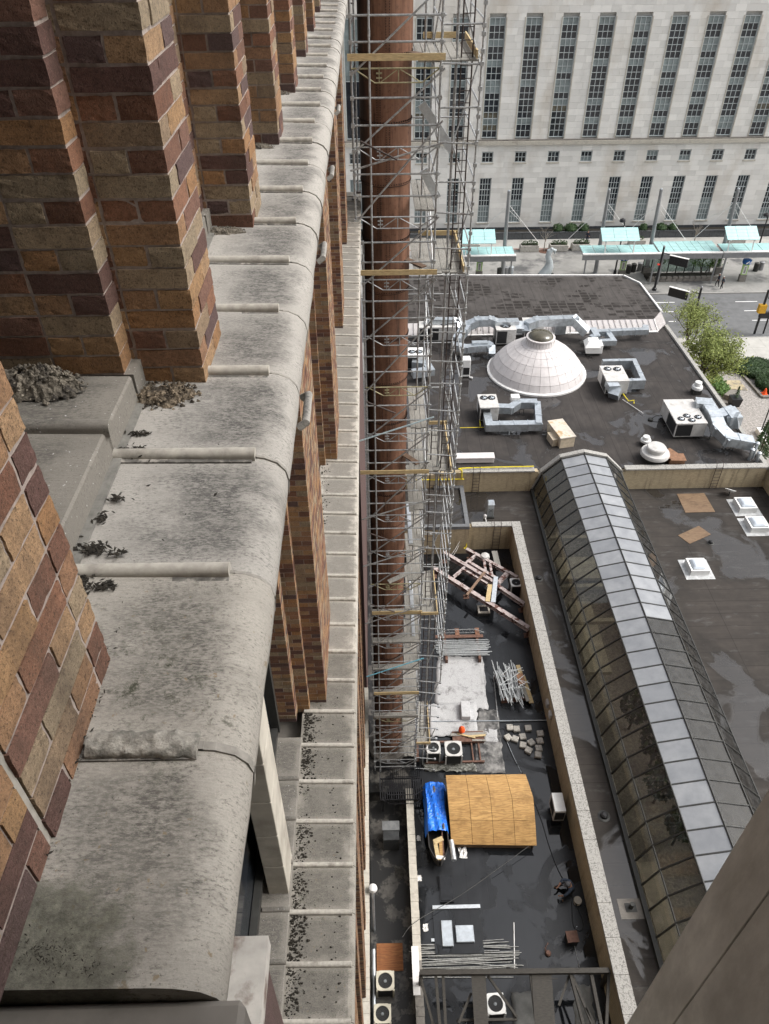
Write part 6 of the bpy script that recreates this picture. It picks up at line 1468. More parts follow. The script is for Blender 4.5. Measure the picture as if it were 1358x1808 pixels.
# ------------------------------------------------------------------ alley side
o = B().box(-.62, .62, -.6, .6, 0, .05).ob('plywood_sheet', m_plyr); p = T7(240, 895, .75); o.location = (p.x, p.y, .702); tag(o, 'red brown plywood sheet lying in the alley beside the condensers', 'plywood')
B_ = T7(365, 960, 2.02); o = B().box(-.16, .16, -1.0, 1.0, 0, .05).ob('white_board', m_white); o.location = (B_.x, B_.y, 2.012); tag(o, 'white painted board lying on top of the low wall', 'board')
p = T7(245, 330, .7); t = thing('steel_cabinet', 'dark steel cabinet standing in the wet alley pit', 'cabinet', loc=(p.x, p.y, .7)); B().box(-.42, .42, -.6, .35, 0, 1.1).ob('case', simple('wet_dark_steel', (.05,.052,.053), .3, 4, .3, metal=.3), t, bev=.02); B().box(-.45, .45, -.1, .4, 1.101, 1.16).ob('lid', simple('wet_grey_lid', (.14,.145,.145), .3, 4, .3), t)
heap((T7(285, 490, .7)), .35, .5, .18, 'sack_heap', 'crumpled dark grey sacking in the wet alley', simple('grey_sacking', (.1,.098,.09), .8, 8, .4), 23)
# fire stair with railing
fs = thing('iron_landing', 'black iron landing with barred railings above the wet alley', 'landing', loc=tuple(T6(420, 1650, ZD)))
c = T6(430, 1660, 3.0)-fs.location

for k in range(20): B().bar((-1.22+k*.12, -.74, c.z-.87), (-1.22+k*.12, .54, c.z-.87), .045, .05).ob('floor_slat', m_black, fs)
for y in (-.72, .52): B().bar((-1.25, y, c.z-.93), (1.1, y, c.z-.93), .06, .07).ob('floor_beam', m_black, fs)
for (p0, p1, n) in (((-1.25,-.75), (-.75,-1.05), 5), ((-.75,-1.05), (.6,-1.05), 16), ((.6,-1.05), (1.1,-.75), 6), ((-.9,.5), (.9,.5), 16), ((-1.25,-.75), (-1.25,.5), 8)):
    a = Vector((*p0, 0)); b2 = Vector((*p1, 0))
    for zz in (.12, 1.0): B().tube([a+Vector((0,0,c.z-.84+zz)), b2+Vector((0,0,c.z-.84+zz))], .02, 5).ob('rail', m_black, fs)
    for k in range(n+1): v = a.lerp(b2, k/n); B().tube([v+Vector((0,0,c.z-.84)), v+Vector((0,0,c.z+.16))], .012, 4).ob('baluster', m_black, fs)
for (x, y) in ((-1.1,-.6), (1.0,-.6), (-1.1,.45), (1.0,.45)): B().bar((x,y,-.85), (x,y,c.z-.9), .08, .08).ob('post', m_black, fs)
# globe lamp on a grey post by the tower base
d = WY(655, 1500, 17.0); p = W(657, 1640, 0.7)
t = thing('globe_lamp', 'white globe lamp on a grey post standing in the alley', 'lamp', loc=(-.38, 15.2, .7))
gz = 4.3
B().tube([(0,0,0), (0,0,gz)], .055, 10).ob('post', m_galv, t); B().lathe([(.08,0), (.17,.08), (.2,.2), (.17,.32), (.05,.4)], 18, (0,0,gz)).ob('globe', m_white, t, smooth=True)
t = thing('downpipe', 'grey square downpipe along the foot of the brick tower', 'pipe', loc=(-.42, 11, .7)); B().tube([(0,3.2,.35), (0,1.0,.3), (.02,-1.0,.3), (.03,-4.5,.25)], .08, 10).ob('pipe', m_galv, t)
for y in (2, -.5, -3): B().box(-.1, .12, y-.04, y+.04, 0, .25).ob('bracket', m_frame, t)
# ------------------------------------------------------------------ people
def figure(name, label, loc, rz, joints, bones, mats, sub=2, extra=None):
    """one continuous skinned body; joints: name -> (co, radius, material index)"""
    me = bpy.data.meshes.new(name); keys = list(joints); idx = {k: i for i, k in enumerate(keys)}
    me.from_pydata([joints[k][0] for k in keys], [(idx[a], idx[b2]) for a, b2 in bones], [])
    o = bpy.data.objects.new(name, me); COL.objects.link(o); md = o.modifiers.new('skin', 'SKIN'); md.use_smooth_shade = True
    for i, k in enumerate(keys): r = joints[k][1]; me.skin_vertices[0].data[i].radius = (r, r) if not isinstance(r, tuple) else r
    me.skin_vertices[0].data[0].use_root = True
    ss = o.modifiers.new('sub', 'SUBSURF'); ss.levels = sub; ss.render_levels = sub
    dg = bpy.context.evaluated_depsgraph_get(); ev = bpy.data.meshes.new_from_object(o.evaluated_get(dg)); o.modifiers.clear(); o.data = ev
    ev.materials.clear()
    for m in mats: ev.materials.append(m)
    segs = [(Vector(joints[a][0]), Vector(joints[b2][0]), joints[a][2], joints[b2][2]) for a, b2 in bones]
    for p in ev.polygons:
        c = Vector(p.center); best = (9, 0)
        for (a, b2, ma, mb) in segs:
            d = b2-a; t_ = max(0, min(1, (c-a).dot(d)/max(1e-9, d.length_squared))); e = (a+d*t_-c).length
            if e < best[0]: best = (e, ma if t_ < .5 else mb)
        p.material_index = best[1]; p.use_smooth = True
    o.location = loc; o.rotation_euler = (0, 0, rz); tag(o, label, 'person'); return o
m_skin = simple('skin', (.35,.2,.14), .6, 5, .1); m_jean = simple('slate_work_shirt', (.055,.075,.11), .85, 12, .2); m_trou = simple('dark_trousers', (.02,.02,.024), .9, 12, .2); m_hat = simple('grey_cap', (.08,.08,.085), .9, 12, .2); m_shoe = simple('work_boot', (.12,.07,.04), .7, 10, .2)
# worker sitting low beside the wall, leaning to his hands
pw = W(*q7(1160, 575), ZD)
J = {'pelvis': ((0,0,.26), .17, 1), 'waist': ((-.05,-.02,.45), .16, 0), 'chest': ((-.16,-.06,.66), .185, 0), 'neck': ((-.24,-.08,.84), .075, 2), 'head': ((-.31,-.11,.97), .115, 2), 'crown': ((-.34,-.12,1.08), .09, 2),
     'shl': ((-.13,.16,.74), .085, 0), 'ell': ((-.42,.32,.6), .062, 0), 'wrl': ((-.62,.12,.42), .045, 2), 'hal': ((-.7,.05,.38), .04, 2),
     'shr': ((-.2,-.27,.72), .085, 0), 'elr': ((-.45,-.4,.52), .062, 0), 'wrr': ((-.6,-.32,.3), .045, 2), 'har': ((-.66,-.27,.24), .04, 2),
     'hipl': ((-.02,.11,.24), .12, 1), 'knl': ((-.42,.2,.4), .085, 1), 'anl': ((-.62,.22,.09), .06, 1), 'tol': ((-.78,.24,.05), .05, 3),
     'hipr': ((-.02,-.12,.24), .12, 1), 'knr': ((-.38,-.28,.42), .085, 1), 'anr': ((-.45,-.4,.09), .06, 1), 'tor': ((-.6,-.46,.05), .05, 3)}
BN = [('pelvis','waist'), ('waist','chest'), ('chest','neck'), ('neck','head'), ('head','crown'), ('chest','shl'), ('shl','ell'), ('ell','wrl'), ('wrl','hal'), ('chest','shr'), ('shr','elr'), ('elr','wrr'), ('wrr','har'), ('pelvis','hipl'), ('hipl','knl'), ('knl','anl'), ('anl','tol'), ('pelvis','hipr'), ('hipr','knr'), ('knr','anr'), ('anr','tor')]
for s, hn in (('l', 'hal'), ('r', 'har')):
    hx, hy, hz = J[hn][0]
    for k in range(5):
        a = -.035+.0175*k; J[f'f{s}{k}a'] = ((hx-.05, hy+a, hz-.005), .009, 2); J[f'f{s}{k}b'] = ((hx-.1+.02*abs(k-2), hy+a*1.3, hz-.04), .008, 2)
        BN += [(hn, f'f{s}{k}a'), (f'f{s}{k}a', f'f{s}{k}b')]
wk = figure('person', 'worker in a slate shirt and grey cap crouched against the buff wall of the well', (XC0-.55, pw.y, ZD), .1, J, BN, [m_jean, m_trou, m_skin, m_shoe])
cap = B().lathe([(.128,0), (.135,.05), (.115,.12), (.05,.165)], 16).ob('cap', m_hat, wk, smooth=True); cap.location = (-.33,-.115,1.0); cap.rotation_euler = (0,-.25,0)
br = B().prism([(-.24,-.08), (-.1,-.11), (-.1,.11), (-.24,.08)], 0, .014).ob('cap_brim', m_hat, wk); br.location = (-.33,-.115,1.0); br.rotation_euler = (0,-.35,0)
hr_ = B()
for s in (-1, 1): hr_.lathe([(.012,0), (.012,.01)], 8, (-.42,-.11+s*.045,.985))
hr_.ob('eyes', m_dark, wk); B().hexa([(-.425,-.125,.93), (-.425,-.095,.93), (-.42,-.1,.97), (-.42,-.12,.97)], [(-.455,-.118,.935), (-.455,-.102,.935), (-.43,-.107,.965), (-.43,-.113,.965)]).ob('nose', m_skin, wk)
t = thing('cable_reel', 'small round cable reel beside the crouching worker', 'reel', loc=(XC0-.35, pw.y-.55, ZD)); B().lathe([(.19,0), (.19,.03), (.08,.035), (.08,.17), (.19,.175), (.19,.205)], 20).ob('spool', m_stone, t); B().lathe([(.15,.04), (.155,.1), (.15,.165)], 18).ob('wound_cable', m_black, t)
def walker(name, label, loc, rz, cols, h=1.75, stride=.0, grp=None):
    k = h/1.75
    J = {'pelvis': ((0,0,.95*k), .14, 1), 'waist': ((0,0,1.12*k), .13, 0), 'chest': ((0,0,1.34*k), .16, 0), 'neck': ((0,.01,1.5*k), .06, 2), 'head': ((0,.03,1.62*k), .1, 2), 'crown': ((0,.02,1.71*k), .085, 3),
         'shl': ((-.18,0,1.4*k), .07, 0), 'ell': ((-.25,-.05+stride*.2,1.12*k), .05, 0), 'hal': ((-.24,.06+stride*.3,.88*k), .04, 2), 'shr': ((.18,0,1.4*k), .07, 0), 'elr': ((.25,-.05-stride*.2,1.12*k), .05, 0), 'har': ((.24,.06-stride*.3,.88*k), .04, 2),
         'hipl': ((-.09,0,.9*k), .1, 1), 'knl': ((-.1,.03-stride*.3,.5*k), .07, 1), 'anl': ((-.1,-.03-stride*.55,.09), .05, 1), 'tol': ((-.11,.13-stride*.5,.05), .045, 3), 'hipr': ((.09,0,.9*k), .1, 1), 'knr': ((.1,.05+stride*.35,.5*k), .07, 1), 'anr': ((.1,-.02+stride*.5,.09), .05, 1), 'tor': ((.11,.14+stride*.55,.05), .045, 3)}
    BN = [('pelvis','waist'), ('waist','chest'), ('chest','neck'), ('neck','head'), ('head','crown'), ('chest','shl'), ('shl','ell'), ('ell','hal'), ('chest','shr'), ('shr','elr'), ('elr','har'), ('pelvis','hipl'), ('hipl','knl'), ('knl','anl'), ('anl','tol'), ('pelvis','hipr'), ('hipr','knr'), ('knr','anr'), ('anr','tor')]
    return figure(name, label, loc, rz, J, BN, cols)
m_navy = simple('navy_coat', (.02,.024,.04), .85); m_blk = simple('black_trousers', (.012,.012,.013), .85); m_wht = simple('white_shoe', (.6,.6,.58), .6); m_hairb = simple('dark_hair', (.02,.015,.012), .7)
p = W(*qs(870, 560), .138); walker('person', 'pedestrian in a navy jacket walking along the far kerb', p, 1.5, [m_navy, m_blk, m_skin, m_wht], 1.78, .35)
p = W(*qs(893, 570), .138); walker('person', 'pedestrian in a grey jacket carrying a bag, walking beside another on the pavement', p+Vector((.1,-.35,0)), 1.5, [simple('grey_jacket', (.06,.065,.08), .85), m_blk, m_skin, m_wht], 1.68, -.3)
p = W(*ql(1068, 176), .145); walker('person', 'person in dark clothes standing by the granite planter wall', p, 2.6, [m_navy, m_navy, m_skin, m_hairb], 1.78, .08)
# ================================================================== STREET
# shelter canopies: steel spine with turquoise glass roofs on tall raked masts
def canopy_panel(t, pts, z, tilt, n, m=m_cyan, thick=.05):
    """row of glass panes from 4 world points"""
    P = pts
    for k in range(n):
        u0, u1 = k/n+.004, (k+1)/n-.004
        for (v0, v1) in ((0, .245), (.255, .495), (.505, .745), (.755, 1)):
            q_ = [P[0].lerp(P[1], u).lerp(P[3].lerp(P[2], u), v) for (u, v) in ((u0, v0), (u1, v0), (u1, v1), (u0, v1))]
            q_ = [v-t.location for v in q_]
            par_ = B().hexa(q_, [v+Vector((0,0,thick)) for v in q_]).ob('glass_pane', m, t)
def shelter(name, lab, xa, xb, ya, yb, z, hi=None, cols=6, lowpanes=True):
    t = thing(name, lab, 'bus shelter', loc=((xa+xb)/2, (ya+yb)/2, .13))
    mx = (xa+xb)/2
    canopy_panel(t, [Vector((xa, ya, z)), Vector((xb, ya, z)), Vector((xb, yb, z+.12)), Vector((xa, yb, z+.12))], z, 0, cols)
    L_ = t.location
    B().box(xa-mx-.1, xb-mx+.1, ya-L_.y-.35, ya-L_.y-.1, z-.75, z-.1).ob('spine_beam', m_pole, t); B().box(xa-mx-.1, xb-mx+.1, ya-L_.y-.42, ya-L_.y-.02, z-.098, z+.02).ob('gutter', m_white, t)
    n = max(2, int((xb-xa)/2.2))
    for k in range(n+1):
        x = xa-mx+(xb-xa)*k/n; B().bar((x, ya-L_.y-.09, z-.3), (x, yb-L_.y, z-.02), .06, .1).ob('purlin', m_pole, t)
        
    for x in (xa-mx+.4, xb-mx-.4): B().bar((x, ya-L_.y-.22, 0), (x, ya-L_.y-.22, z-.75), .16, .16).ob('column', m_pole, t)
    if hi:
        (ha, hb, hy0, hy1, hz0, hz1) = hi
        P = [Vector((ha, hy0, hz0)), Vector((hb, hy0, hz0)), Vector((hb, hy1, hz1)), Vector((ha, hy1, hz1))]
        canopy_panel(t, P, hz0, 0, 3)
        for s in (.12, .88):
            a = P[0].lerp(P[1], s)-L_; b2 = P[3].lerp(P[2], s)-L_
            B().bar(a-Vector((0,0,.08)), b2-Vector((0,0,.08)), .1, .12).ob('rafter', m_white, t)
            B().bar((a.x, ya-L_.y-.2, z), a.lerp(b2, .25)-Vector((0,0,.14)), .1, .1).ob('strut', m_white, t)
    return t
def Rz(px, py, z): return W(px, py, z)
zC = 4.0
def row(px0, px1, py, z=zC): a = W(px0, py, z); b2 = W(px1, py, z); return a.x, b2.x, a.y
def hiC(pa, pb, pc, pd, z0, z1): # bottom-left, bottom-right (front), top-right, top-left pixels
    a, b2, c, d = W(*pa, z0), W(*pb, z0), W(*pc, z1), W(*pd, z1); return (a.x, b2.x, (a.y+b2.y)/2, (c.y+d.y)/2, z0, z1)
xa, xb, yy = row(815, 910, 452)
y2 = W(850, 438, zC).y
shelter('bus_shelter', 'turquoise glass bus shelter with a raised canopy beside the scaffold', xa, xb, yy, y2, zC, hiC(ql(75, 185), ql(345, 182), ql(330, 70), ql(75, 72), 5.6, 6.6))
xa, xb, yy = row(1030, 1165, 449); shelter('bus_shelter', 'turquoise glass bus shelter with raised canopy by the black lamp post', xa, xb, yy, y2, zC, hiC((1064, 427), (1130, 425), (1122, 402), (1058, 403), 5.6, 6.6))
xa, xb, yy = row(1166, 1275, 447); shelter('bus_shelter', 'long flat turquoise shelter roof over the glass waiting bay', xa, xb, yy, W(1200, 428, zC).y, zC, None, 8)
xa, xb, yy = row(1278, 1420, 445); shelter('bus_shelter', 'turquoise glass bus shelter with raised canopy beside the kiosk sign', xa, xb, yy, y2, zC, hiC(qs(970, 125), qs(1275, 125), qs(1200, 0), qs(885, -2), 5.6, 6.6))
# masts with stays
def mast(pb, pt, Y, lab, stays):
    a = W(*pb, .137); t_ = WY(*pt, a.y)
    t = thing('shelter_mast', lab, 'mast', loc=tuple(a))
    d = t_-a; B().tube([(0,0,0), d*.5, d], [.27,.24,.19], 12).ob('pole', m_pole, t, smooth=True); B().lathe([(.14,0), (.1,.1)], 10, tuple(d)).ob('cap', m_galv, t)
    B().box(-.45, .45, -.45, .45, 0, .9).ob('stone_plinth', m_stone_dk, t) if stays == 2 else B().lathe([(.35,0), (.35,.06), (.25,.1)], 12).ob('base_plate', m_pole, t)
    for s in (-1, 1): B().tube([d*.86, (s*4.2, .3, 4.2)], .03, 5).ob('stay', m_white, t)
    for s in (-1, 1): B().tube([d*.8, (s*2.2, 2.8, 5.9)], .02, 5).ob('stay', m_white, t)
mast((887, 488), (899, 337), 0, 'tall grey steel mast behind the statue end of the raised roof', 1)
mast((1051, 482), (1076, 335), 0, 'tall grey steel mast beside the thin black lamp post', 1)
mast((1140, 483), (1168, 334), 0, 'tall grey mast on a stone plinth beside the black signal post', 2)
mast((1266, 482), (1304, 333), 0, 'tall grey mast on a stone plinth behind the pedestrians', 2)
# waiting bay glass and stone garden wall
a = W(*qs(225, 510), .13); b2 = W(*qs(860, 495), .13)
t = thing('stone_garden_wall', 'low wall of rough grey stones around a planted bed by the shelter', 'wall', loc=(a.x, a.y, .13))
n = 12
for k in range(n):
    w = (b2.x-a.x)/n
    for j in range(2): B().box(k*w+.02+(.15 if j else 0), (k+1)*w-.02+(.1 if j else 0), -.2+U(-.03,.03), .2, j*.3, j*.3+.28+U(0,.05)).ob('stone', m_stone_dk, t, bev=.04)
B().box(0, b2.x-a.x, .22, 1.5, 0, .45).ob('soil', m_moss, t)
a2 = W(*qs(225, 425), .13)
t = thing('glass_screen', 'glazed waiting bay screen with dark frame and blue band under the flat shelter', 'screen', loc=(a.x, a.y+2.6, .13))
wd_ = b2.x-a.x
for k in range(9):
    x = wd_*k/8; B().box(x-.05, x+.05, -.05, .05, 0, 2.9).ob('mullion', m_frame, t)
    if k < 8: B().box(x+.055, x+wd_/8-.055, -.01, .01, .15, 2.2).ob('pane', glassmat('shelter_glass', (.55,.62,.6)) if k == 0 else bpy.data.materials['shelter_glass'], t)
B().box(0, wd_, -.04, .04, 2.21, 2.6).ob('blue_band', simple('blue_band', (.02,.03,.22), .4), t); B().box(0, wd_, -.06, .06, 2.9, 3.0).ob('head_rail', m_frame, t)
# kiosk signs
def kiosk(px, py, lab, h=2.6):
    p = W(px, py, .137); t = thing('transit_sign', lab, 'sign', loc=tuple(p))
    B().box(-.42, .42, -.2, .2, 0, h*.3).ob('stone_base', m_stone_dk, t); B().hexa([(-.34,-.1,h*.3), (.34,-.1,h*.3), (.34,.1,h*.3), (-.34,.1,h*.3)], [(-.4,-.1,h*.8), (.4,-.1,h*.8), (.4,.1,h*.8), (-.4,.1,h*.8)]).ob('panel', simple('green_sign_panel', (.35,.5,.2), .5), t)
    B().box(-.2, .2, -.115, -.101, h*.34, h*.7).ob('route_strip', m_white, t)
    for k in range(5): B().box(-.12, .12, -.122, -.116, h*.38+k*.16, h*.38+k*.16+.09).ob('route_number', m_black, t)
    B().lathe([(.5,0), (.55,.12), (.55,.42), (.45,.5)], 18, (0,0,h*.8)).ob('drum', simple('blue_sign_drum', (.02,.1,.3), .4), t, smooth=True)
    B().bar((-.3,-.56,h*.8+.14), (.05,-.56,h*.8+.42), .12, .03, (0,1,0)).bar((.1,-.56,h*.8+.14), (.36,-.53,h*.8+.42), .1, .03, (0,1,0)).ob('arrow_mark', m_white, t)
kiosk(*q1(110, 264), 'small blue and green transit sign near the scaffold'); kiosk(*q1(722, 260), 'blue and green transit sign beside the thin lamp post'); kiosk(*qs(1098, 508), 'blue and green transit sign on a stone base right of the pedestrians', 2.9)
# bollards / bins
for i, (px, py, m, lab) in enumerate(((ql(460, 430), 0, m_galv, ''),) if False else (((*ql(368, 440), 'b'), m_pole, 0, 0),) if False else []): pass
def bin_(px, py, m, lab, grp, h=1.1, r=.33):
    p = W(px, py, .137); t = thing('litter_bin', lab, 'bin', grp, tuple(p)); B().lathe([(r*.95,0), (r,.05), (r,h*.85), (r*.9,h*.87)], 18).ob('drum', m, t, smooth=True); B().lathe([(r*1.05,h*.86), (r*1.05,h*.93), (r*.6,h)], 18).ob('lid', m, t, smooth=True)
bin_(*ql(368, 442), m_frame, 'dark round bin at the mast foot behind the raised roof', 'dark round bins'); bin_(*ql(420, 430), m_pole, 'grey round bin next to the shiny one', None); bin_(*ql(461, 428), m_galv, 'shiny steel bin beside the grey mast, nearest the statue', None)
bin_(*qs(45, 430), m_frame, 'brown round bin beside the blue transit sign and lamp post', None); bin_(*qs(92, 418), m_frame, 'brown round bin between two others by the shelter plinth', None); bin_(*qs(150, 410), m_pole, 'pale lidded bin beside the rough stone plinth', None)
bin_(*qs(1228, 412), m_frame, 'dark bin right of the stone based transit sign', None); bin_(*qs(1275, 400), m_pole, 'pale bin beside the plinth past the transit sign', None)
# statue
p = W(*ql(752, 440), .137); t = thing('statue', 'pale grey abstract statue twisting upward behind the roof edge', 'statue', loc=tuple(p))
B().tube([(-.5,0,0), (-.2,0,.5), (.1,.1,1.2), (.05,0,1.9), (-.25,-.05,2.6), (-.1,0,3.2), (.35,0,3.5)], [.75,.72,.58,.42,.34,.38,.22], 14).ob('figure', simple('pale_statue_metal', (.42,.46,.47), .5, 2, .15), t, smooth=True); B().tube([(-.3,0,2.9), (.1,-.1,3.55), (.6,0,3.3), (.55,0,2.9)], [.14,.2,.2,.1], 10).ob('head', simple('pale_statue_metal', (.42,.46,.47)), t, smooth=True); B().box(-1.0, .9, -.7, .7, 0, .12).ob('plinth', m_frame, t)
# planters
for i, (x, y, lab) in enumerate(((140, 240, 'stone planter box of greenery half behind the left shelter'), (610, 250, 'stone planter box left of the bare young tree'), (845, 246, 'stone planter box right of the bare young tree'), (1022, 240, 'stone planter box near the standing dark figure'))):
    p = W(*ql(x, y), .145); t = thing('planter_box', lab, 'planter', loc=tuple(p)); B().box(-1.25, 1.25, 0, 1.1, 0, .85).ob('trough', m_paver, t, bev=.03); B().box(-1.1, 1.1, .12, .98, .851, .87).ob('soil', m_moss, t)
    leafball(leafball(leafball(B(), (-.6,.5,1.0), .45, .35, .35, 130, .08, i), (.1,.5,1.05), .45, .35, .4, 130, .08, i+20), (.75,.5,1.0), .4, .35, .33, 120, .08, i+40).ob('greenery', m_leafd, t)
for i, (x, y, lab) in enumerate(((130, 185, 'stone planter under the raised canopy left of the flat roof'), (1060, 165, 'stone planter under the raised canopy by the kiosk sign'))):
    p = W(*qs(x, y), .145); t = thing('planter_box', lab, 'planter', loc=tuple(p)); B().box(-1.1, 1.1, 0, 1.0, 0, .8).ob('trough', m_paver, t); leafball(B(), (0,.5,.95), 1.0, .4, .35, 200, .08, i+70).ob('greenery', m_leafd, t)
# lamp post and signals
def lamp(pb, pt, lab):
    a = W(*pb, .137); b2 = WY(*pt, a.y); t = thing('street_lamp', lab, 'lamp', loc=tuple(a)); d = b2-a
    B().tube([(0,0,0), (0,0,d.z-.2)], [.11,.07], 10).ob('pole', m_black, t); B().tube([(0,0,d.z-.25), (-.05,0,d.z), (-.5,0,d.z+.02)], .05, 8).ob('arm', m_black, t); B().lathe([(.34,0), (.38,.08), (.3,.3), (.12,.4)], 16, (-.3,0,d.z-.1)).ob('lamp_head', m_black, t, smooth=True); B().lathe([(.2,0), (.2,.5), (.13,.6)], 12).ob('base', m_black, t)
lamp((1085, 485), (1100, 390), 'thin black street lamp beside the middle glass shelter'); lamp((1338, 440), (1352, 380), 'black street lamp by the courthouse, past the raised canopy')
def signal(name, pb, pt, lab, arm):
    a = W(*pb, .137); b2 = WY(*pt, a.y); t = thing(name, lab, 'traffic light', loc=tuple(a)); h = b2.z-a.z
    B().tube([(0,0,0), (0,0,h)], [.15,.12], 12).ob('pole', m_black, t, smooth=True); B().lathe([(.28,0), (.28,.25), (.17,.35)], 12).ob('base', m_black, t); B().lathe([(.14,0), (.14,.12), (.05,.2)], 10, (0,0,h)).ob('cap', m_pole, t)
    A_ = Vector(arm); B().tube([(0,0,h-.7), (A_.x*.3,A_.y*.3,h-.7)], .06, 8).ob('arm', m_black, t)
    c = Vector((A_.x*.75, A_.y*.75, h-1.3)); ang = math.atan2(A_.y, A_.x)
    M_ = Matrix.Translation(c) @ Matrix.Rotation(ang, 4, 'Z')
    hd = B().box(-1.1, 1.1, -.12, .12, -.5, .5, M_).ob('signal_head', m_black, t); B().box(-1.15, 1.15, -.16, .16, .501, .55, M_).ob('top_edge', m_white, hd)
    for k in (-.65, 0, .65): B().box(k-.2, k+.2, -.14, -.121, -.25, .25, M_).ob('lens', m_dark, hd)
    return t, h
s1, h1 = signal('traffic_signal', qs(290, 590), qs(385, 190), 'black signal post with angled signal head by the stone garden wall', (2.2,-1.6,0))
o = B().lathe([(.16,0), (.16,.1)], 12, (-.3,-.25,3.3)).ob('red_hand_signal', simple('red_signal_glow', (.8,.05,.03), .4), s1)
bb = W(*qs(640, 900), .137)
s2, h2 = signal('traffic_signal', (qs(640, 900)), qs(690, 570), 'black signal post with white edged head rising out of the tree', (-2.4,2.0,0))
s3 = thing('traffic_signal', 'black signal post with amber box at the frame edge of the road', 'traffic light', loc=tuple(W(*qs(1220, 995), .137)))
d = WY(*qs(1355, 590), s3.location.y)-s3.location
B().tube([(0,0,0), (0,0,d.z)], .13, 10).ob('pole', m_black, s3); B().tube([(1.0,.0,0), (1.0,.0,d.z*.85)], .09, 10).ob('pole', m_black, s3); B().box(-.5, .3, -.3, .2, d.z*.5, d.z*.68).ob('amber_box', simple('amber_signal', (.55,.3,.02), .5), s3); B().box(-.1, 1.1, -.2, .2, d.z*.38, d.z*.5).ob('signal_head', m_black, s3); B().box(.3, 1.3, -.1, .1, d.z*.8, d.z*.97).ob('signal_head', m_black, s3); B().box(.6, 2.4, -.12, -.08, d.z*1.0, d.z*1.12).ob('sign_blade', m_white, s3)
# ------------------------------------------------------------------ trees
def tree(name, lab, base, h, rad, nl, leafm, barkm, seed, stems=1, leaf=.12, c0=.35, multi=4, grp=None, spread=1.0):
    rr = random.Random(seed); t = thing(name, lab, 'tree', grp, tuple(base)); wood = B(); lf = B(); tips = []
    def grow(p, d, L, r, lev):
        pts = [p]; rs_ = [r]; q_ = p.copy(); dd = d.copy(); n = 4
        for i in range(n):
            dd = (dd+Vector((rr.gauss(0,.12), rr.gauss(0,.12), rr.gauss(.04,.06)))).normalized(); q_ = q_+dd*L/n; pts.append(q_.copy()); rs_.append(max(.006, r*(1-.55*(i+1)/n)))
            if lev >= 1: tips.append((q_.copy(), lev))
        wood.tube(pts, rs_, 6 if lev < 2 else 4, False)
        if lev < multi:
            for k in range(3 if lev else 4):
                f = rr.uniform(.4, 1); i = min(n, max(1, int(f*n))); nd = (dd+Vector((rr.gauss(0,.55*spread), rr.gauss(0,.55*spread), rr.gauss(.12,.25)))).normalized()
                grow(pts[i], nd, L*rr.uniform(.55,.78), rs_[i]*.65, lev+1)
    for s in range(stems):
        a = 6.283*s/max(1, stems)+rr.uniform(-.3,.3); d = Vector((math.cos(a)*.35*(stems > 1), math.sin(a)*.35*(stems > 1), 1)).normalized()
        grow(Vector((math.cos(a)*.08*(stems > 1), math.sin(a)*.08*(stems > 1), 0)), d, h*c0, h*.012+.02, 0)
    tw_ = wood.ob('trunk', barkm, t, smooth=True)
    far = [p for p, l in tips if l >= 2] or [p for p, l in tips]
    for i in range(nl):
        p = rr.choice(far)+Vector((rr.gauss(0,rad), rr.gauss(0,rad), rr.gauss(0,rad*.8)))
        d1 = Vector((rr.uniform(-1,1), rr.uniform(-1,1), rr.uniform(-1,1))).normalized()*leaf*rr.uniform(.6,1.2); d2 = d1.orthogonal().normalized()*leaf*.45
        lf.add([p-d1, p+d2, p+d1, p-d2], [(0,1,2,3)])
    if nl: lf.ob('crown', leafm, t)
    return t
p = W(1238, 690, 0); tree('leafing_tree', 'broad multi-stemmed tree in pale new leaf behind the east parapet', (p.x, p.y, -.02), 10.5, .26, 9000, m_leaf, m_bark, 3, 5, .13, .36, 4, spread=1.1)
p = W(1212, 600, 0); tree('leafing_tree', 'second leafing tree close to the signal post beside the road', (p.x-.3, p.y-1.5, -.02), 8.0, .24, 4200, m_leaf, m_bark, 5, 3, .11, .38, 4)
p = W(*qs(745, 455), .13); tree('street_tree', 'young bright green tree beside the glass waiting bay', p, 4.6, .2, 900, m_leafg, m_bark, 9, 2, .13, .42, 3)
p = W(*qs(320, 440), .13); tree('street_tree', 'thin sparse green sapling behind the black signal post', p, 4.4, .16, 260, m_leafg, m_bark, 19, 1, .12, .45, 3)
p = W(*ql(728, 240), .145); tree('bare_tree', 'bare pale young tree between two stone planters', p, 5.4, .1, 0, m_leaf, m_barkp, 12, 1, .1, .42, 3); 
p = W(*qs(660, 150), .145); tree('bare_tree', 'bare thin tree in front of the granite planter behind the flat shelter', p, 5.0, .1, 0, m_leaf, m_barkp, 13, 1, .1, .42, 3)
p = W(*ql(728, 244), .145); o = B().lathe([(.75,0), (.75,.012)], 20).ob('tree_grate', m_brownsteel); o.location = p; tag(o, 'round rusty grate around the bare young tree', 'grate')
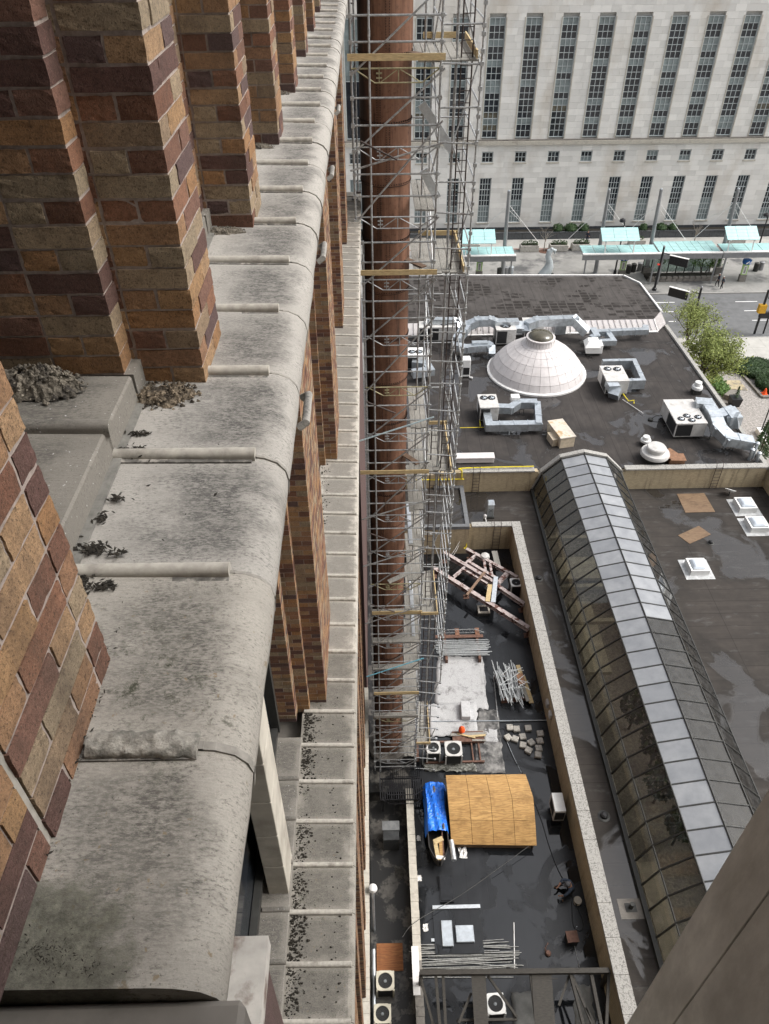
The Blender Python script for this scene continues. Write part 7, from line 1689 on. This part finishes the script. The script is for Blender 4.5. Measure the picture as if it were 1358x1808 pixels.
# conifer near the parapet corner, garden bed
p = W(1335, 815, 0); 
t = thing('evergreen_tree', 'narrow dark evergreen outside the roof corner by the black lamp pole', 'tree', loc=(p.x, p.y, -.02)); wood = B().tube([(0,0,0), (0,0,4.6)], [.08,.02], 6); lf = B(); rr = random.Random(2)
for k in range(1100):
    z = rr.uniform(.5, 4.7); r = (1-z/5.0)*1.0*rr.uniform(.3,1.0)+.08; a = rr.uniform(0,6.28); pp_ = Vector((r*math.cos(a), r*math.sin(a), z)); d1 = Vector((math.cos(a), math.sin(a), -.3)).normalized()*.16; d2 = d1.orthogonal().normalized()*.04; lf.add([pp_-d1, pp_+d2, pp_+d1, pp_-d2], [(0,1,2,3)])
wood.ob('trunk', m_bark, t); lf.ob('crown', m_leafd, t)
a = W(*qr(1285, 1030), 0); b2 = W(*qr(1335, 870), 0); t = thing('garden_lamp', 'thin dark pole with a small lamp beside the evergreen', 'lamp', loc=(a.x, a.y, -.02)); B().tube([(0,0,0), (0,0,3.0)], .06, 8).ob('pole', m_black, t); B().box(-.1, .5, -.08, .08, 3.0, 3.1).ob('lamp_head', m_black, t)
# hedges of the courtyard
def hedge(pts, h, lab, seed, m=m_leafd):
    P = [W(x, y, 0) for x, y in pts]; c = sum(P, Vector())/len(P); rx = max(abs(q_.x-c.x) for q_ in P); ry = max(abs(q_.y-c.y) for q_ in P)
    t = thing('hedge', lab, 'hedge', loc=(c.x, c.y, -.02)); B().lathe([(.9,0), (1.0,h*.5), (.85,h*.85), (.3,h*.97)], 24).ob('inner_foliage', m_leafd, t).scale = (rx*.94, ry*.94, .97)
    b = B(); rr = random.Random(seed)
    for i in range(2600):
        a = rr.uniform(0,6.283); u = rr.random()
        if rr.random() < .5: q_ = Vector((rx*math.cos(a)*u**.5, ry*math.sin(a)*u**.5, h*(1-.15*u)))
        else: q_ = Vector((rx*math.cos(a), ry*math.sin(a), h*.85*u))
        q_ += Vector((rr.gauss(0,.04), rr.gauss(0,.04), rr.gauss(0,.05))); d1 = Vector((rr.uniform(-1,1), rr.uniform(-1,1), rr.uniform(-1,1))).normalized()*.1; d2 = d1.orthogonal().normalized()*.06
        b.add([q_-d1, q_+d2, q_+d1, q_-d2], [(0,1,2,3)])
    b.ob('foliage', m, t)
hedge([qr(1120, 520), qr(1400, 520), qr(1250, 600), qr(1250, 480)], .9, 'wide clipped dark hedge mass in the gravel courtyard', 1); hedge([qr(1265, 640), qr(1480, 640), qr(1370, 720), qr(1370, 590)], .9, 'round clipped dark hedge behind the courtyard edging', 2)
P = [W(*qr(x, y), 0) for x, y in ((860, 590), (930, 540), (1050, 700), (980, 730))]; c = sum(P, Vector())/4
t = thing('ivy_bed', 'bed of dark ivy ground cover along the east parapet', 'ground cover', loc=(c.x, c.y, -.02)); b = B(); rr = random.Random(4)
for i in range(1800):
    u, v = rr.random(), rr.random(); q_ = P[0].lerp(P[1], u).lerp(P[3].lerp(P[2], u), v)-c+Vector((rr.gauss(0,.1), rr.gauss(0,.1), rr.uniform(.05,.35))); d1 = Vector((rr.uniform(-1,1), rr.uniform(-1,1), .3)).normalized()*.1; d2 = d1.orthogonal().normalized()*.07; b.add([q_-d1, q_+d2, q_+d1, q_-d2], [(0,1,2,3)])
b.ob('ivy', m_leafg, t); t['kind'] = 'stuff'
P = [W(*qr(x, y), 0) for x, y in ((1150, 570), (1300, 740), (1358, 745), (1200, 560))]
t = thing('garden_edging', 'low dark kerb edging around the courtyard hedges', 'edging', loc=(P[0].x, P[0].y, 0)); B().bar((0,0,.05), P[1]-P[0]+Vector((0,0,.05)), .25, .3).ob('edge_rail', m_stone_dk, t); B().bar(P[1]-P[0]+Vector((0,0,.051)), P[1]-P[0]+Vector((5,.0,.051)), .25, .3).ob('edge_rail', m_stone_dk, t)
P = [W(*qr(x, y), 0) for x, y in ((990, 600), (1120, 600), (1185, 680), (1040, 670))]; c = sum(P, Vector())/4; o = B().prism([(q_.x-c.x, q_.y-c.y) for q_ in P], 0, .04).ob('straw_mat', simple('straw_mat', (.4,.34,.22), .9, 3, .3, dirt=(.2,.18,.15), dsc=1, dlo=.5, dhi=.6)); o.location = (c.x, c.y, -.015); tag(o, 'pale torn straw mat on the courtyard gravel', 'mat')
p = W(*qr(1085, 815), 0); t = thing('plant_pot', 'black square pot with a small conifer by the east parapet', 'plant pot', loc=(p.x, p.y+.4, -.02)); B().hexa([(-.4,-.4,0), (.4,-.4,0), (.4,.4,0), (-.4,.4,0)], [(-.5,-.5,.9), (.5,-.5,.9), (.5,.5,.9), (-.5,.5,.9)]).ob('pot', m_black, t); lf = B(); rr = random.Random(8)
for k in range(300):
    z = rr.uniform(.9, 2.1); r = (2.2-z)*.35*rr.random(); a = rr.uniform(0,6.28); q_ = Vector((r*math.cos(a), r*math.sin(a), z)); d1 = Vector((rr.uniform(-1,1), rr.uniform(-1,1), 1)).normalized()*.1; d2 = d1.orthogonal().normalized()*.04; lf.add([q_-d1, q_+d2, q_+d1, q_-d2], [(0,1,2,3)])
lf.ob('conifer', m_leafd, t)
P = [W(*qr(x, y), 0) for x, y in ((985, 745), (1040, 705), (1110, 715), (1060, 770))]; c = sum(P, Vector())/4; o = B().prism([(q_.x-c.x, q_.y-c.y) for q_ in P], 0, .5).ob('stone_slab_bed', m_stone_dk); o.location = (c.x, c.y, -.02); tag(o, 'grey stone slab beside the ivy bed', 'slab')
p = W(*qr(1318, 725), .0); t = thing('traffic_cone', 'orange cone lying on the courtyard edging', 'cone', loc=(p.x, p.y+.1, .2)); B().lathe([(.22,.03), (.06,.6), (.03,.62)], 14).ob('cone', m_orange, t); B().box(-.25, .25, -.25, .25, 0, .03).ob('base', m_orange, t)
o = B().box(-20, 30, -.12, .12, 0, .55).ob('courtyard_wall', m_granite); o.location = (50, 69.4, -.05); tag(o, 'low dark courtyard wall along the pale sidewalk', 'wall')
a = W(*qr(1285, 1010), 0); b2 = W(*qr(1400, 1190), 0); o = B().bar(Vector((0,0,0)), b2-a, .9, .5).ob('courtyard_curb', m_white); o.location = (a.x, a.y, .2); tag(o, 'broad white curb wall outside the roof corner', 'wall')
